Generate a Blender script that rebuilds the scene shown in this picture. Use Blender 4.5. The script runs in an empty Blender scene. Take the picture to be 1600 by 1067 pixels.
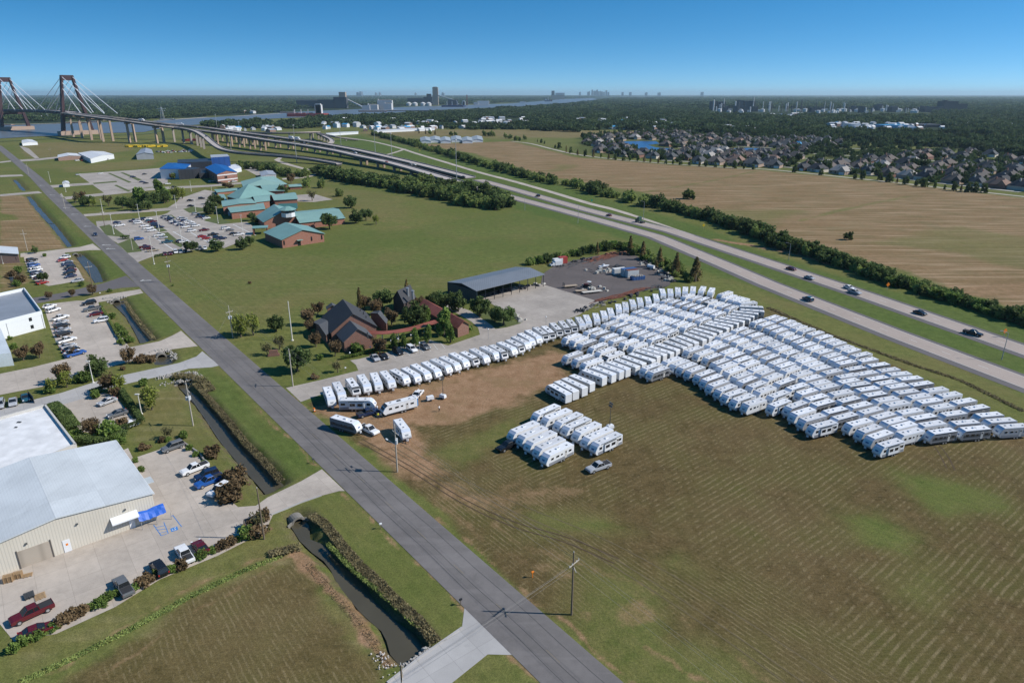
import bpy, bmesh, math, random
import numpy as np
from mathutils import Vector, Matrix
random.seed(7); RNG=np.random.default_rng(7)
S=bpy.context.scene; COL=S.collection; R=math.radians; PI=math.pi
# ------------------------------------------------------------ camera, sky, sun, exposure
CAMH=75.0; FPX=1067.0; PCX=800.0; PCY=533.5
PITCH=math.atan((533.5-147.0)/FPX); cP,sP=math.cos(PITCH),math.sin(PITCH)
cam=bpy.data.objects.new('camera',bpy.data.cameras.new('camera')); COL.objects.link(cam); S.camera=cam
cam.location=(0,0,CAMH); cam.rotation_euler=(PI/2-PITCH,0,0)
cam.data.sensor_width=36; cam.data.lens=24.0075; cam.data.clip_end=200000; cam.data.clip_start=.5
SUN_EL=R(40); SUN_AZ=R(93)      # clockwise from +Y: the sun stands to the right
W=bpy.data.worlds.new('World'); S.world=W; W.use_nodes=True
wn=W.node_tree.nodes; wl=W.node_tree.links
sky=wn.new('ShaderNodeTexSky'); sky.sky_type='NISHITA'; sky.sun_disc=False
sky.sun_elevation=SUN_EL; sky.sun_rotation=SUN_AZ; sky.altitude=0; sky.air_density=1.0; sky.dust_density=.15; sky.ozone_density=3.0
tc=wn.new('ShaderNodeTexCoord'); va=wn.new('ShaderNodeVectorMath'); va.operation='MULTIPLY_ADD'; va.inputs[1].default_value=(1,1,2.7); va.inputs[2].default_value=(0,0,.10)
vn_=wn.new('ShaderNodeVectorMath'); vn_.operation='NORMALIZE'; wl.new(tc.outputs['Generated'],va.inputs[0]); wl.new(va.outputs[0],vn_.inputs[0]); wl.new(vn_.outputs[0],sky.inputs['Vector'])
hs=wn.new('ShaderNodeHueSaturation'); hs.inputs['Hue'].default_value=.492; hs.inputs['Saturation'].default_value=1.37; hs.inputs['Value'].default_value=1.0; wl.new(sky.outputs[0],hs.inputs['Color'])
bg=wn['Background']; wl.new(hs.outputs[0],bg.inputs[0]); bg.inputs[1].default_value=.128
sd=bpy.data.lights.new('sun','SUN'); sd.energy=4.7; sd.angle=R(.53); sd.color=(1,.95,.88)
sun=bpy.data.objects.new('sun',sd); COL.objects.link(sun)
dv=Vector((math.sin(SUN_AZ)*math.cos(SUN_EL),math.cos(SUN_AZ)*math.cos(SUN_EL),math.sin(SUN_EL)))
sun.rotation_euler=dv.to_track_quat('Z','Y').to_euler()
S.view_settings.view_transform='Standard'; S.view_settings.look='None'; S.view_settings.exposure=0.2
S.render.engine='CYCLES'
S.cycles.volume_bounces=0; S.cycles.max_bounces=5; S.cycles.diffuse_bounces=2; S.cycles.glossy_bounces=2
S.cycles.transmission_bounces=3; S.cycles.transparent_max_bounces=8; S.cycles.volume_max_steps=16
S.cycles.caustics_reflective=False; S.cycles.caustics_refractive=False

# ------------------------------------------------------------ helpers
def at(px,py,h=0.0):
    """ground point (at height h) that the photograph's pixel looks at"""
    u=(px-PCX)/FPX; v=(PCY-py)/FPX
    d=(u,cP+v*sP,-sP+v*cP); t=(h-CAMH)/d[2]
    return Vector((d[0]*t,d[1]*t,h))
def P(lst,h=0.0): return [at(p[0],p[1],h) for p in lst]
def Z(ox,oy,s,lst): return [(ox+p[0]/s,oy+p[1]/s)+tuple(p[2:]) for p in lst]
ONES=['','first','second','third','fourth','fifth','sixth','seventh','eighth','ninth','tenth','eleventh','twelfth','thirteenth','fourteenth','fifteenth','sixteenth','seventeenth','eighteenth','nineteenth']
TENS=['','','twenty','thirty','forty','fifty','sixty','seventy','eighty','ninety']; TENTH=['','','twentieth','thirtieth','fortieth','fiftieth','sixtieth','seventieth','eightieth','ninetieth']
def nth(i):
    if i<20: return ONES[i]
    if i>=200: return 'two hundred and '+nth(i-200) if i>200 else 'two hundredth'
    if i>=100: return 'hundred and '+nth(i-100) if i>100 else 'hundredth'
    return TENTH[i//10] if i%10==0 else TENS[i//10]+'-'+ONES[i%10]
class MB:
    def __init__(s): s.v=[]; s.f=[]; s.m=[]
    def add(s,v,f,m=0):
        o=len(s.v); s.v+=[tuple(x) for x in v]; s.f+=[tuple(i+o for i in q) for q in f]; s.m+=[m]*len(f); return s
    def box(s,cx,cy,cz,sx,sy,sz,m=0,rz=0,tx=1,ty=1):
        c,q=math.cos(rz),math.sin(rz); V=[]
        for z,kx,ky in ((-.5,1,1),(.5,tx,ty)):
            for a,b in ((-.5,-.5),(.5,-.5),(.5,.5),(-.5,.5)):
                x=a*sx*kx; y=b*sy*ky; V.append((cx+x*c-y*q,cy+x*q+y*c,cz+z*sz))
        return s.add(V,[(3,2,1,0),(4,5,6,7),(0,1,5,4),(1,2,6,5),(2,3,7,6),(3,0,4,7)],m)
    def prism(s,pl,z0,z1,m=0,mt=None):
        n=len(pl); A=sum(pl[i][0]*pl[(i+1)%n][1]-pl[(i+1)%n][0]*pl[i][1] for i in range(n))
        if A<0: pl=pl[::-1]
        V=[(p[0],p[1],z0) for p in pl]+[(p[0],p[1],z1) for p in pl]
        s.add(V,[tuple(range(n-1,-1,-1))]+[(i,(i+1)%n,n+(i+1)%n,n+i) for i in range(n)],m)
        return s.add([(p[0],p[1],z1) for p in pl],[tuple(range(n))],m if mt is None else mt)
    def sheet(s,pl,z,m=0):
        n=len(pl); A=sum(pl[i][0]*pl[(i+1)%n][1]-pl[(i+1)%n][0]*pl[i][1] for i in range(n))
        if A<0: pl=pl[::-1]
        return s.add([(p[0],p[1],z) for p in pl],[tuple(range(n))],m)
    def side(s,prof,y0,y1,m=0):     # profile in x,z extruded along y
        n=len(prof); A=sum(prof[i][0]*prof[(i+1)%n][1]-prof[(i+1)%n][0]*prof[i][1] for i in range(n))
        if A<0: prof=prof[::-1]
        V=[(p[0],y0,p[1]) for p in prof]+[(p[0],y1,p[1]) for p in prof]
        return s.add(V,[tuple(range(n)),tuple(range(2*n-1,n-1,-1))]+[(i,n+i,n+(i+1)%n,(i+1)%n) for i in range(n)],m)
    def tube(s,a,b,r,r2=None,n=8,m=0,cap=True):
        a=Vector(a); b=Vector(b); r2=r if r2 is None else r2; d=(b-a).normalized()
        u=d.orthogonal().normalized(); w=d.cross(u); V=[]
        for c,q in ((a,r),(b,r2)):
            for i in range(n):
                t=2*PI*i/n; V.append(c+u*(math.cos(t)*q)+w*(math.sin(t)*q))
        F=[(i,(i+1)%n,n+(i+1)%n,n+i) for i in range(n)]
        if cap: F+=[tuple(range(n-1,-1,-1)),tuple(range(n,2*n))]
        return s.add(V,F,m)
    def wheel(s,x,y,z,r,w,m=0): return s.tube((x,y-w/2,z),(x,y+w/2,z),r,n=12,m=m)
    def strip(s,pts,w,z=None,m=0,off=0,th=0):
        L=[];Rr=[]; pts=[Vector(p) for p in pts]
        for i,p in enumerate(pts):
            a=pts[max(i-1,0)]; b=pts[min(i+1,len(pts)-1)]; d=(b-a); d.z=0; d.normalize(); n=Vector((-d.y,d.x,0))
            ww=w[i] if isinstance(w,(list,tuple)) else w
            zz=p.z if z is None else z
            q=p+n*off; q.z=zz
            L.append(q+n*ww/2); Rr.append(q-n*ww/2)
        V=L+Rr; k=len(pts)
        s.add(V,[(k+i,k+i+1,i+1,i) for i in range(k-1)],m)
        if th:
            V2=[v-Vector((0,0,th)) for v in V]
            s.add(V+V2,[(i,i+1,2*k+i+1,2*k+i) for i in range(k-1)]+[(3*k+i,3*k+i+1,k+i+1,k+i) for i in range(k-1)]+[(2*k+i,2*k+i+1,3*k+i+1,3*k+i) for i in range(k-1)]+[(0,2*k,3*k,k),(k-1,2*k-1,4*k-1,3*k-1)],m)
        return s
    def mesh(s,name,mats,smooth=False):
        me=bpy.data.meshes.new(name); me.from_pydata(s.v,[],s.f)
        for m in mats: me.materials.append(m)
        if len(mats)>1: me.polygons.foreach_set('material_index',s.m)
        if smooth: me.polygons.foreach_set('use_smooth',[True]*len(s.f))
        me.update(); return me
def put(name,me,parent=None,loc=None,rz=0):
    o=bpy.data.objects.new(name,me); COL.objects.link(o)
    if parent: o.parent=parent
    if loc is not None: o.location=loc
    o.rotation_euler.z=rz; return o
def obj(name,mb,mats,parent=None,loc=None,rz=0,smooth=False,bevel=0):
    if not isinstance(mats,(list,tuple)): mats=[mats]
    o=put(name,mb.mesh(name,mats,smooth),parent,loc,rz)
    if bevel:
        b=o.modifiers.new('b','BEVEL'); b.width=bevel; b.segments=2; b.limit_method='ANGLE'
    return o
def tag(o,label,cat,group=None,kind=None):
    if label: o['label']=label
    if cat: o['category']=cat
    if group: o['group']=group
    if kind: o['kind']=kind
    return o
def thing(name,label,cat,loc=(0,0,0),rz=0,group=None):
    o=bpy.data.objects.new(name,None); COL.objects.link(o); o.location=loc; o.rotation_euler.z=rz; o.empty_display_size=.3
    return tag(o,label,cat,group)
def dup(root,loc,rz,label,group=None,sc=None,recol=None):
    r=root.copy(); COL.objects.link(r); r.location=loc; r.rotation_euler=(0,0,rz); r['label']=label
    if group: r['group']=group
    if sc: r.scale=sc if isinstance(sc,(tuple,list)) else (sc,sc,sc)
    for ch in root.children:
        c=ch.copy(); COL.objects.link(c); c.parent=r
        if recol and ch.name.split('.')[0]==recol[0]:
            for sl in c.material_slots:
                if sl.material==recol[1]: sl.link='OBJECT'; sl.material=recol[2]
        for g in ch.children:
            d=g.copy(); COL.objects.link(d); d.parent=c
    return r
protos=[]
def proto(o): o.location=(0,-3000,-50); protos.append(o); return o
def drop_protos():
    for o in protos:
        for c in list(o.children_recursive): bpy.data.objects.remove(c)
        bpy.data.objects.remove(o)
# ---- materials
class NT:
    def __init__(s,name):
        s.mat=bpy.data.materials.new(name); s.mat.use_nodes=True; s.t=s.mat.node_tree; s.n=s.t.nodes; s.l=s.t.links
        s.b=s.n['Principled BSDF']; s._p=None
    def new(s,t,ins={},**kw):
        n=s.n.new(t)
        for k,v in kw.items(): setattr(n,k,v)
        for k,v in ins.items():
            i=n.inputs[k]
            if hasattr(v,'is_output'): s.l.new(v,i)
            else: i.default_value=v
        return n
    def pos(s):
        if s._p is None: s._p=s.new('ShaderNodeNewGeometry').outputs['Position']
        return s._p
    def objc(s): return s.new('ShaderNodeTexCoord').outputs['Object']
    def noise(s,vec,sc,det=3,rough=.55,dist=0): return s.new('ShaderNodeTexNoise',{'Vector':vec,'Scale':sc,'Detail':det,'Roughness':rough,'Distortion':dist}).outputs['Fac']
    def m(s,op,a,b=0.0,c=None,clamp=False):
        n=s.n.new('ShaderNodeMath'); n.operation=op; n.use_clamp=clamp
        for i,v in enumerate((a,b,c)):
            if v is None: continue
            if hasattr(v,'is_output'): s.l.new(v,n.inputs[i])
            else: n.inputs[i].default_value=v
        return n.outputs[0]
    def mix(s,f,a,b,mode='MIX'):
        n=s.n.new('ShaderNodeMix'); n.data_type='RGBA'; n.blend_type=mode
        for i,v in ((0,f),(6,a),(7,b)):
            if hasattr(v,'is_output'): s.l.new(v,n.inputs[i])
            else: n.inputs[i].default_value=(tuple(v)+(1,)) if isinstance(v,tuple) and len(v)==3 else v
        return n.outputs[2]
    def ramp(s,f,a,b): return s.new('ShaderNodeMapRange',{'Value':f,'From Min':a,'From Max':b}).outputs[0]
    def attr(s,n): return s.new('ShaderNodeAttribute',attribute_name=n).outputs['Fac']
    def rot(s,vec,ang,sc=(1,1,1)): return s.new('ShaderNodeMapping',{'Vector':vec,'Rotation':(0,0,ang),'Scale':sc}).outputs[0]
    def fin(s,col,rough=.8,bump=None,bs=.3,bd=.1,metal=0,spec=.3):
        if hasattr(col,'is_output'): s.l.new(col,s.b.inputs['Base Color'])
        else: s.b.inputs['Base Color'].default_value=tuple(col)+(1,)
        if hasattr(rough,'is_output'): s.l.new(rough,s.b.inputs['Roughness'])
        else: s.b.inputs['Roughness'].default_value=rough
        s.b.inputs['Metallic'].default_value=metal; s.b.inputs['Specular IOR Level'].default_value=spec
        if bump is not None:
            s.l.new(s.new('ShaderNodeBump',{'Height':bump,'Strength':bs,'Distance':bd}).outputs[0],s.b.inputs['Normal'])
        return s.mat
def M(name,c,rough=.6,metal=0,var=.15,sc=1.5,rv=0,spec=.4):
    t=NT(name); n=t.noise(t.objc(),sc,4); f=t.m('MULTIPLY_ADD',n,2*var,1-var)
    if rv:
        r=t.new('ShaderNodeObjectInfo').outputs['Random']; f=t.m('MULTIPLY',f,t.m('MULTIPLY_ADD',r,2*rv,1-rv))
    col=t.mix(1.0,c,t.new('ShaderNodeCombineColor',{0:f,1:f,2:f}).outputs[0],'MULTIPLY')
    return t.fin(col,rough,metal=metal,spec=spec)
def leafmat(name,c1,c2,rv=.25,sc=.55):
    t=NT(name); o=t.objc(); n=t.noise(o,sc,3); n2=t.noise(o,4.5,2)
    r=t.new('ShaderNodeObjectInfo').outputs['Random']
    f=t.m('ADD',t.m('MULTIPLY',n,.65),t.m('MULTIPLY',n2,.45)); f=t.ramp(f,.33,.75)
    col=t.mix(f,c1,c2); k=t.m('MULTIPLY_ADD',r,2*rv,1-rv)
    col=t.mix(1.0,col,t.new('ShaderNodeCombineColor',{0:k,1:k,2:t.m('MULTIPLY',k,.95)}).outputs[0],'MULTIPLY')
    t.fin(col,.75,spec=.15); tr=t.new('ShaderNodeBsdfTranslucent',{'Color':col}); mx=t.new('ShaderNodeMixShader',{0:.35}); t.l.new(t.b.outputs[0],mx.inputs[1]); t.l.new(tr.outputs[0],mx.inputs[2]); t.l.new(mx.outputs[0],t.n['Material Output'].inputs['Surface'])
    return t.mat
def pave(name,c,ang=0,slab=0,var=.22,lane=None,seam=.75,crack=.5):
    t=NT(name); p=t.pos(); n1=t.noise(p,.07,4); n2=t.noise(p,.6,5,.65); n3=t.noise(p,5,3)
    f=t.m('ADD',t.m('MULTIPLY',n1,.5),t.m('ADD',t.m('MULTIPLY',n2,.35),t.m('MULTIPLY',n3,.15)))
    f=t.m('MULTIPLY_ADD',t.ramp(f,.3,.7),2*var,1-var)
    col=t.mix(1.0,c,t.new('ShaderNodeCombineColor',{0:f,1:f,2:f}).outputs[0],'MULTIPLY')
    st=t.ramp(t.noise(p,.22,5,.7,.6),.58,.72); col=t.mix(t.m('MULTIPLY',st,.3),col,tuple(x*.5 for x in c))
    if slab:
        q=t.rot(p,-ang)
        b=t.new('ShaderNodeTexBrick',{'Vector':q,'Color1':(1,1,1,1),'Color2':(.9,.9,.9,1),'Mortar':(seam,seam,seam,1),'Scale':1.0,'Mortar Size':.04,'Brick Width':slab,'Row Height':slab})
        b.offset=0; col=t.mix(1.0,col,b.outputs[0],'MULTIPLY')
    if lane:
        w=t.new('ShaderNodeTexWave',{'Vector':t.rot(p,-ang+PI/2),'Scale':.314/lane*.5,'Distortion':.6,'Detail':2.0},bands_direction='X').outputs['Fac']; col=t.mix(t.m('MULTIPLY',t.ramp(w,.35,.9),.22),col,tuple(x*.62 for x in c)); pt=t.ramp(t.noise(t.rot(p,-ang,(.12,1,1)),.25,3),.55,.6); col=t.mix(t.m('MULTIPLY',pt,.2),col,tuple(x*1.5 for x in c))
    if crack:
        vo=t.new('ShaderNodeTexVoronoi',{'Vector':t.new('ShaderNodeVectorMath',{0:p,1:t.new('ShaderNodeTexNoise',{'Vector':p,'Scale':.4}).outputs['Color']},operation='ADD').outputs[0],'Scale':.13},feature='DISTANCE_TO_EDGE').outputs['Distance']
        k=t.m('MULTIPLY',t.m('LESS_THAN',vo,.006),crack); col=t.mix(k,col,tuple(x*.4 for x in c))
    return t.fin(col,.85,n2,.15,.02,spec=.2)
WHITE=M('white_gelcoat',(.68,.69,.70),.35,var=.03,rv=.04)
# ------------------------------------------------------------ ground
def vnoise(x,y,sc,seed=0):
    x=x*sc; y=y*sc; xi=np.floor(x).astype(np.int64); yi=np.floor(y).astype(np.int64); fx=x-xi; fy=y-yi
    def h(a,b):
        k=(a*374761393+b*668265263+seed*1442695041)&0xffffffff; k=((k^(k>>13))*1274126177)&0xffffffff
        return ((k^(k>>16))&0xffff)/65535.0
    u=fx*fx*(3-2*fx); v=fy*fy*(3-2*fy)
    return (h(xi,yi)*(1-u)+h(xi+1,yi)*u)*(1-v)+(h(xi,yi+1)*(1-u)+h(xi+1,yi+1)*u)*v
def fbm(x,y,sc,seed=0): return (vnoise(x,y,sc,seed)*.5+vnoise(x,y,sc*2.1,seed+1)*.3+vnoise(x,y,sc*4.3,seed+2)*.2)
def sdist(x,y,poly):
    """signed distance to a polygon, negative inside"""
    p=[(q[0],q[1]) for q in poly]; n=len(p); d=np.full(x.shape,1e18); ins=np.zeros(x.shape,bool)
    for i in range(n):
        ax,ay=p[i]; bx,by=p[(i+1)%n]; ex,ey=bx-ax,by-ay; wx,wy=x-ax,y-ay
        t=np.clip((wx*ex+wy*ey)/(ex*ex+ey*ey+1e-12),0,1); d=np.minimum(d,(wx-ex*t)**2+(wy-ey*t)**2)
        c=((ay>y)!=(by>y))&(x<(bx-ax)*(y-ay)/((by-ay) if by!=ay else 1e-12)+ax); ins^=c
    return np.where(ins,-1,1)*np.sqrt(d)
def ldist(x,y,line):
    d=np.full(x.shape,1e18)
    for i in range(len(line)-1):
        ax,ay=line[i][0],line[i][1]; bx,by=line[i+1][0],line[i+1][1]; ex,ey=bx-ax,by-ay
        t=np.clip(((x-ax)*ex+(y-ay)*ey)/(ex*ex+ey*ey+1e-12),0,1); d=np.minimum(d,(x-ax-ex*t)**2+(y-ay-ey*t)**2)
    return np.sqrt(d)
def smooth(pts,k=4):
    pts=[Vector(p) for p in pts]; out=[]
    for i in range(len(pts)-1):
        a=pts[max(i-1,0)];b=pts[i];c=pts[i+1];d=pts[min(i+2,len(pts)-1)]
        for j in range(k):
            t=j/k; out.append(.5*((2*b)+(c-a)*t+(2*a-5*b+4*c-d)*t*t+(3*b-a-3*c+d)*t**3))
    out.append(pts[-1]); return out
WL=-1.1   # water level in the drainage canals
PONDS=[
 P([(452,818),(456,810),(468,808),(478,812),(486,826),(488,846),(505,853),(515,862),(525,877),(540,892),(560,910),(580,935),(595,947),(612,965),(635,980),(650,995),(660,1008),(655,1024),(640,1033),(627,1036),(618,1030),(606,1016),(600,995),(592,980),(575,965),(560,950),(547,932),(535,912),(522,895),(510,880),(492,867),(472,848),(462,832)],WL),
 P([(274,596),(292,596),(297,612),(325,632),(350,660),(375,692),(400,715),(420,735),(443,758),(415,772),(400,754),(375,727),(342,684),(325,659),(305,632),(282,608)],WL),
 P([(175,474),(192,471),(202,488),(217,508),(240,533),(220,538),(208,514),(196,494)],WL),
 P([(240,562),(248,556),(263,555),(268,566),(262,571),(246,571)],WL),
 P([(116,398),(128,398),(150,418),(161,442),(150,444),(137,425)],WL),
 P([(14,432),(25,428),(29,445),(20,449)],WL),
 P([(76,350),(85,350),(97,366),(113,386),(107,388),(92,368)],WL),
 P([(20,281),(25,281),(36,293),(41,299),(36,300),(27,290)],WL),
 P([(41,307),(47,307),(62,326),(84,350),(76,350),(55,326)],WL)]
LAKES=[P([(970,222),(990,221),(1025,221),(1030,225),(1012,227),(1025,231),(1050,232.5),(1042,239),(1020,240),(995,232),(985,226)]),
 P([(1130,232.5),(1165,231.5),(1190,232),(1196,238),(1175,239.5),(1150,237)])]
def ground():
    ds=[40.0]
    while ds[-1]<1750: ds.append(ds[-1]*1.0056)
    while ds[-1]<50000: ds.append(ds[-1]*1.12)
    ds=[-50000,-3000,-400,-60,0,20,32]+ds; ds=np.array(ds)
    u=np.concatenate([[-60,-12,-4,-2.4,-1.6,-1.2,-1.05],np.linspace(-.95,.95,340),[1.05,1.2,1.6,2.4,4,12,60]])
    Y,U=np.meshgrid(ds,u,indexing='ij'); X=U*np.maximum(Y,45.0)
    X[:,0]=-56000; X[:,-1]=56000; 
    X=np.clip(X,-56000,56000); z=np.zeros_like(X)
    wx=X+3*(fbm(X,Y,.12,5)-.5); wy=Y+3*(fbm(X,Y,.12,9)-.5)
    near=(Y<1200)&(Y>20)
    bank=np.zeros_like(X)
    for p in PONDS:
        xs=[q.x for q in p]; ys=[q.y for q in p]; k=(X>min(xs)-12)&(X<max(xs)+12)&(Y>min(ys)-12)&(Y<max(ys)+12)
        d=sdist(X[k],Y[k],p)+ .5*(vnoise(X[k],Y[k],.6,3)-.5)
        t=np.clip((2.3-d)/3.1,0,1); t=t*t*(3-2*t); z[k]=np.minimum(z[k],-1.7*t); bank[k]=np.maximum(bank[k],np.clip((3.2-d)/2.5,0,1))
    z+=np.where(near&(np.abs(X)<600),.12*(fbm(X,Y,.25,11)-.5)*np.clip(bank,0,1),0)
    A={k:np.zeros_like(X) for k in ('dry','dirt','hay','head','wood','bank','lush')}; A['bank']=bank
    def reg(name,poly,val,fe,h=0,line=None,mode='max',nf=.6):
        pl=P(poly); xs=[q.x for q in pl]; ys=[q.y for q in pl]; g=fe*3+5
        k=(X>min(xs)-g)&(X<max(xs)+g)&(Y>min(ys)-g)&(Y<max(ys)+g)
        if line: d=ldist(wx[k],wy[k],pl)-line
        else: d=sdist(wx[k],wy[k],pl)
        d=d+fe*nf*2*(fbm(X[k],Y[k],.5/max(fe,1),21)-.5)
        t=np.clip(.5-d/fe,0,1); t=t*t*(3-2*t)*val
        a=A[name]
        if mode=='max': a[k]=np.maximum(a[k],t)
        elif mode=='sub': a[k]=a[k]*(1-t)
        else: a[k]=a[k]+t
    # the storage field
    HF=[(470,628),(560,612),(680,585),(800,558),(870,530),(960,500),(1110,462),(1210,484),(1300,530),(1480,610),(1600,665),(1900,800),(2100,1500),(1500,1500),(1000,1085),(880,985),(760,872),(690,805),(600,725),(520,665)]
    reg('hay',HF,1,4)
    reg('dirt',[(478,640),(540,612),(640,605),(720,588),(800,563),(862,540),(905,560),(885,600),(850,615),(820,640),(760,648),(700,668),(640,668),(600,690),(560,700),(520,668)],.9,13)
    reg('dirt',[(600,700),(660,705),(700,745),(760,765),(840,752),(905,752),(960,720),(1010,715),(960,762),(880,778),(800,790),(720,790),(640,750)],.6,14); reg('dirt',[(490,636),(520,625),(640,640),(660,690),(700,740),(640,745),(560,690)],.75,10)
    reg('dirt',[(690,590),(780,572),(860,548),(880,575),(800,610),(720,635),(690,640)],.75,6)
    reg('dirt',[(1000,690),(1080,660),(1140,665),(1060,710)],.3,10)
    for q in ([(600,700),(700,760),(820,850),(900,880),(1010,915),(1100,985),(1250,1100)],[(560,690),(660,760),(760,850),(900,905)]): reg('dirt',q,.4,2.0,line=1.0)
    reg('dirt',[(1010,1010),(1060,1030),(1120,1075),(1200,1150)],.6,1.5,line=.8)
    reg('dirt',[(958,965),(975,935),(1000,930),(1030,955),(1032,972),(1000,985),(985,995),(962,985)],.5,5)
    reg('dirt',[(895,960),(905,952),(920,958),(922,975),(910,980)],.4,1.5)
    reg('hay',[(820,640),(790,650),(700,690),(660,710),(720,730),(780,700),(800,700)],.5,7,mode='sub')
    for q in ([(820,800),(900,790),(960,800),(1000,830),(940,850),(860,840)],[(1320,810),(1370,805),(1430,840),(1420,875),(1350,850)],[(1385,890),(1460,880),(1500,925),(1450,950),(1390,930)],[(1400,740),(1500,750),(1560,790),(1480,800)],[(1000,870),(1060,860),(1080,890),(1030,900)]):
        reg('hay',q,.7,11,mode='sub')
    reg('hay',[(905,880),(990,880),(1060,935),(1080,980),(1170,1030),(1250,1120),(1020,1120),(950,1035),(905,975)],.55,12,mode='sub')
    reg('head',[(470,628),(700,800),(1000,1090),(1500,1500),(1900,1500),(1420,1067),(1230,925),(1050,830),(860,760),(700,690),(560,640)],1,5)
    # far brown fields
    reg('dry',[(655,226),(800,221),(900,246),(1050,258),(1200,267),(1400,287),(1600,310),(1800,335),(1900,620),(1600,490),(1400,420),(1150,345),(1000,300),(850,275),(740,240)],1,6)
    reg('dirt',[(1120,375),(1240,395),(1360,430),(1500,470),(1700,540)],.8,3,line=3)
    reg('dirt',[(1560,440),(1600,440),(1700,470),(1600,472),(1500,462),(1420,445)],.5,8)
    for q in ([(1010,300),(1100,285),(1180,268)],[(1250,345),(1330,325),(1420,307)]): reg('dry',q,.5,5,line=2,mode='sub'); 
    for q in ([(850,245),(1000,250),(1100,275),(1000,278),(880,262)],[(980,318),(1100,300),(1170,305),(1090,325)],[(1200,400),(1330,420),(1480,450),(1600,480),(1600,450),(1400,400),(1250,370)],[(1210,350),(1300,335),(1310,350),(1240,362)]): reg('dirt',q,.4,18)
    for q in ([(860,268),(900,262),(905,256),(870,257)],[(1380,380),(1500,395),(1600,420),(1650,380),(1500,355)],[(1100,325),(1250,330),(1200,360),(1120,350)]): reg('dry',q,.4,20,mode='sub')
    reg('dry',[(860,203),(1000,206),(1020,213),(880,216),(700,212),(600,214),(560,208),(700,203)],.7,20)
    reg('dry',[(0,305),(40,306),(75,350),(104,388),(60,392),(0,395)],1.0,3)
    reg('dry',[(0,334),(22,336),(30,343),(0,345)],.8,3,mode='sub')
    reg('dry',[(30,225),(110,222),(200,225),(210,235),(120,246),(40,246)],.6,15)
    reg('dry',[(90,262),(200,252),(250,250),(235,262),(110,270)],.5,12)
    reg('dry',[(560,205),(700,207),(860,212),(800,218),(690,214),(600,220)],.5,12)
    reg('dry',[(470,290),(560,296),(640,312),(640,348),(560,345),(500,300)],.35,14)
    reg('dirt',[(535,330),(600,346),(640,357)],.45,3,line=1.5)
    reg('dirt',[(430,378),(520,361),(640,353),(760,336),(830,330)],.35,2.5,line=1.2)
    reg('dirt',[(530,385),(600,405),(660,430)],.3,4,line=1.5)
    reg('dry',[(240,410),(400,395),(440,385),(700,440),(560,450),(400,490),(300,450)],.22,14)
    reg('dry',[(480,440),(640,420),(700,440),(560,470),(400,500),(360,480)],.3,12)
    # lower left lots
    reg('dry',[(100,1067),(200,1010),(300,945),(420,880),(470,862),(520,930),(570,990),(590,1040),(640,1130),(60,1130)],.55,5); reg('hay',[(100,1067),(200,1010),(300,945),(420,880),(470,866),(520,930),(570,1000),(600,1060),(560,1130),(60,1130)],.85,6); reg('head',[(100,1067),(200,1010),(300,945),(420,880),(470,866),(520,930),(570,1000),(600,1060),(560,1130),(60,1130)],1,6)
    reg('dry',[(0,1067),(0,1000),(90,990),(200,940),(420,850),(450,850),(300,930),(150,1015)],.35,4)
    reg('dry',[(215,600),(290,610),(330,690),(380,750),(360,790),(330,700),(260,690),(200,700),(200,650)],.45,6)
    reg('dry',[(0,520),(70,512),(98,565),(0,585)],.3,4)
    reg('dry',[(0,410),(35,412),(48,440),(30,452),(0,455)],.8,3)
    reg('dry',[(108,400),(122,402),(150,440),(130,440)],.8,2)
    reg('dry',[(152,480),(172,478),(215,545),(185,545)],.5,3)
    reg('dirt',[(60,1067),(160,1005),(300,915),(420,868),(460,855)],.5,1.6,line=.7)
    reg('dirt',[(120,1080),(200,1030),(320,950),(440,876),(470,868)],.45,1.5,line=.5)
    reg('dirt',[(470,868),(500,900),(545,950),(580,1000),(605,1040)],.75,2,line=1.3)
    reg('dirt',[(200,640),(222,646),(228,664),(205,666)],.6,3)
    reg('dirt',[(95,600),(130,575),(180,558),(240,545),(225,560),(150,590)],.4,4)
    reg('dirt',[(497,590),(530,585),(535,600),(505,605)],.4,3)
    reg('dirt',[(500,560),(530,558),(545,575),(530,590),(500,592)],.3,4)
    # road shoulders
    for q in ([(990,1067),(912,1003),(806,908),(687,812),(565,722),(455,618)],[(842,1067),(720,946),(585,817),(494,728),(395,632)]): reg('dirt',q,.62,1.3,line=.45)
    reg('lush',[(240,415),(400,398),(520,372),(640,355),(820,335),(930,378),(830,412),(700,440),(560,452),(430,470),(350,500)],.28,14); reg('lush',[(480,236),(560,250),(700,285),(800,325),(950,365),(1080,418),(1250,475),(1400,530),(1600,612),(1900,730),(1900,600),(1600,510),(1400,455),(1200,395),(1100,355),(950,312),(800,268),(650,232),(560,212),(500,225)],.85,8)
    for q in ([(320,565),(400,640),(500,735),(440,758),(400,715),(330,615),(300,590)],[(190,470),(222,455),(280,515),(245,530)],[(60,305),(100,350),(145,382),(112,388),(90,352),(50,308)],[(120,393),(160,395),(197,430),(160,442)]): reg('lush',q,.6,3)
    # wooded land
    reg('wood',[(0,149.2),(1600,149.2),(1900,149.2),(1900,262),(1600,248),(1480,232),(1300,221),(1200,214),(1060,206),(950,203),(800,200),(640,197),(560,196),(450,200),(400,196),(500,184),(640,175),(800,167),(850,160),(800,161),(660,166),(400,180),(200,189),(0,196),(-200,200),(-200,149.2)],1,30)
    reg('wood',[(905,212),(1060,212),(1200,220),(1600,255),(1600,302),(1400,278),(1200,262),(1000,248),(900,240)],.35,20)
    n=X.size; nr,nc=X.shape
    me=bpy.data.meshes.new('ground'); co=np.stack([X,Y,z],-1).reshape(-1,3).astype(np.float32)
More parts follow.
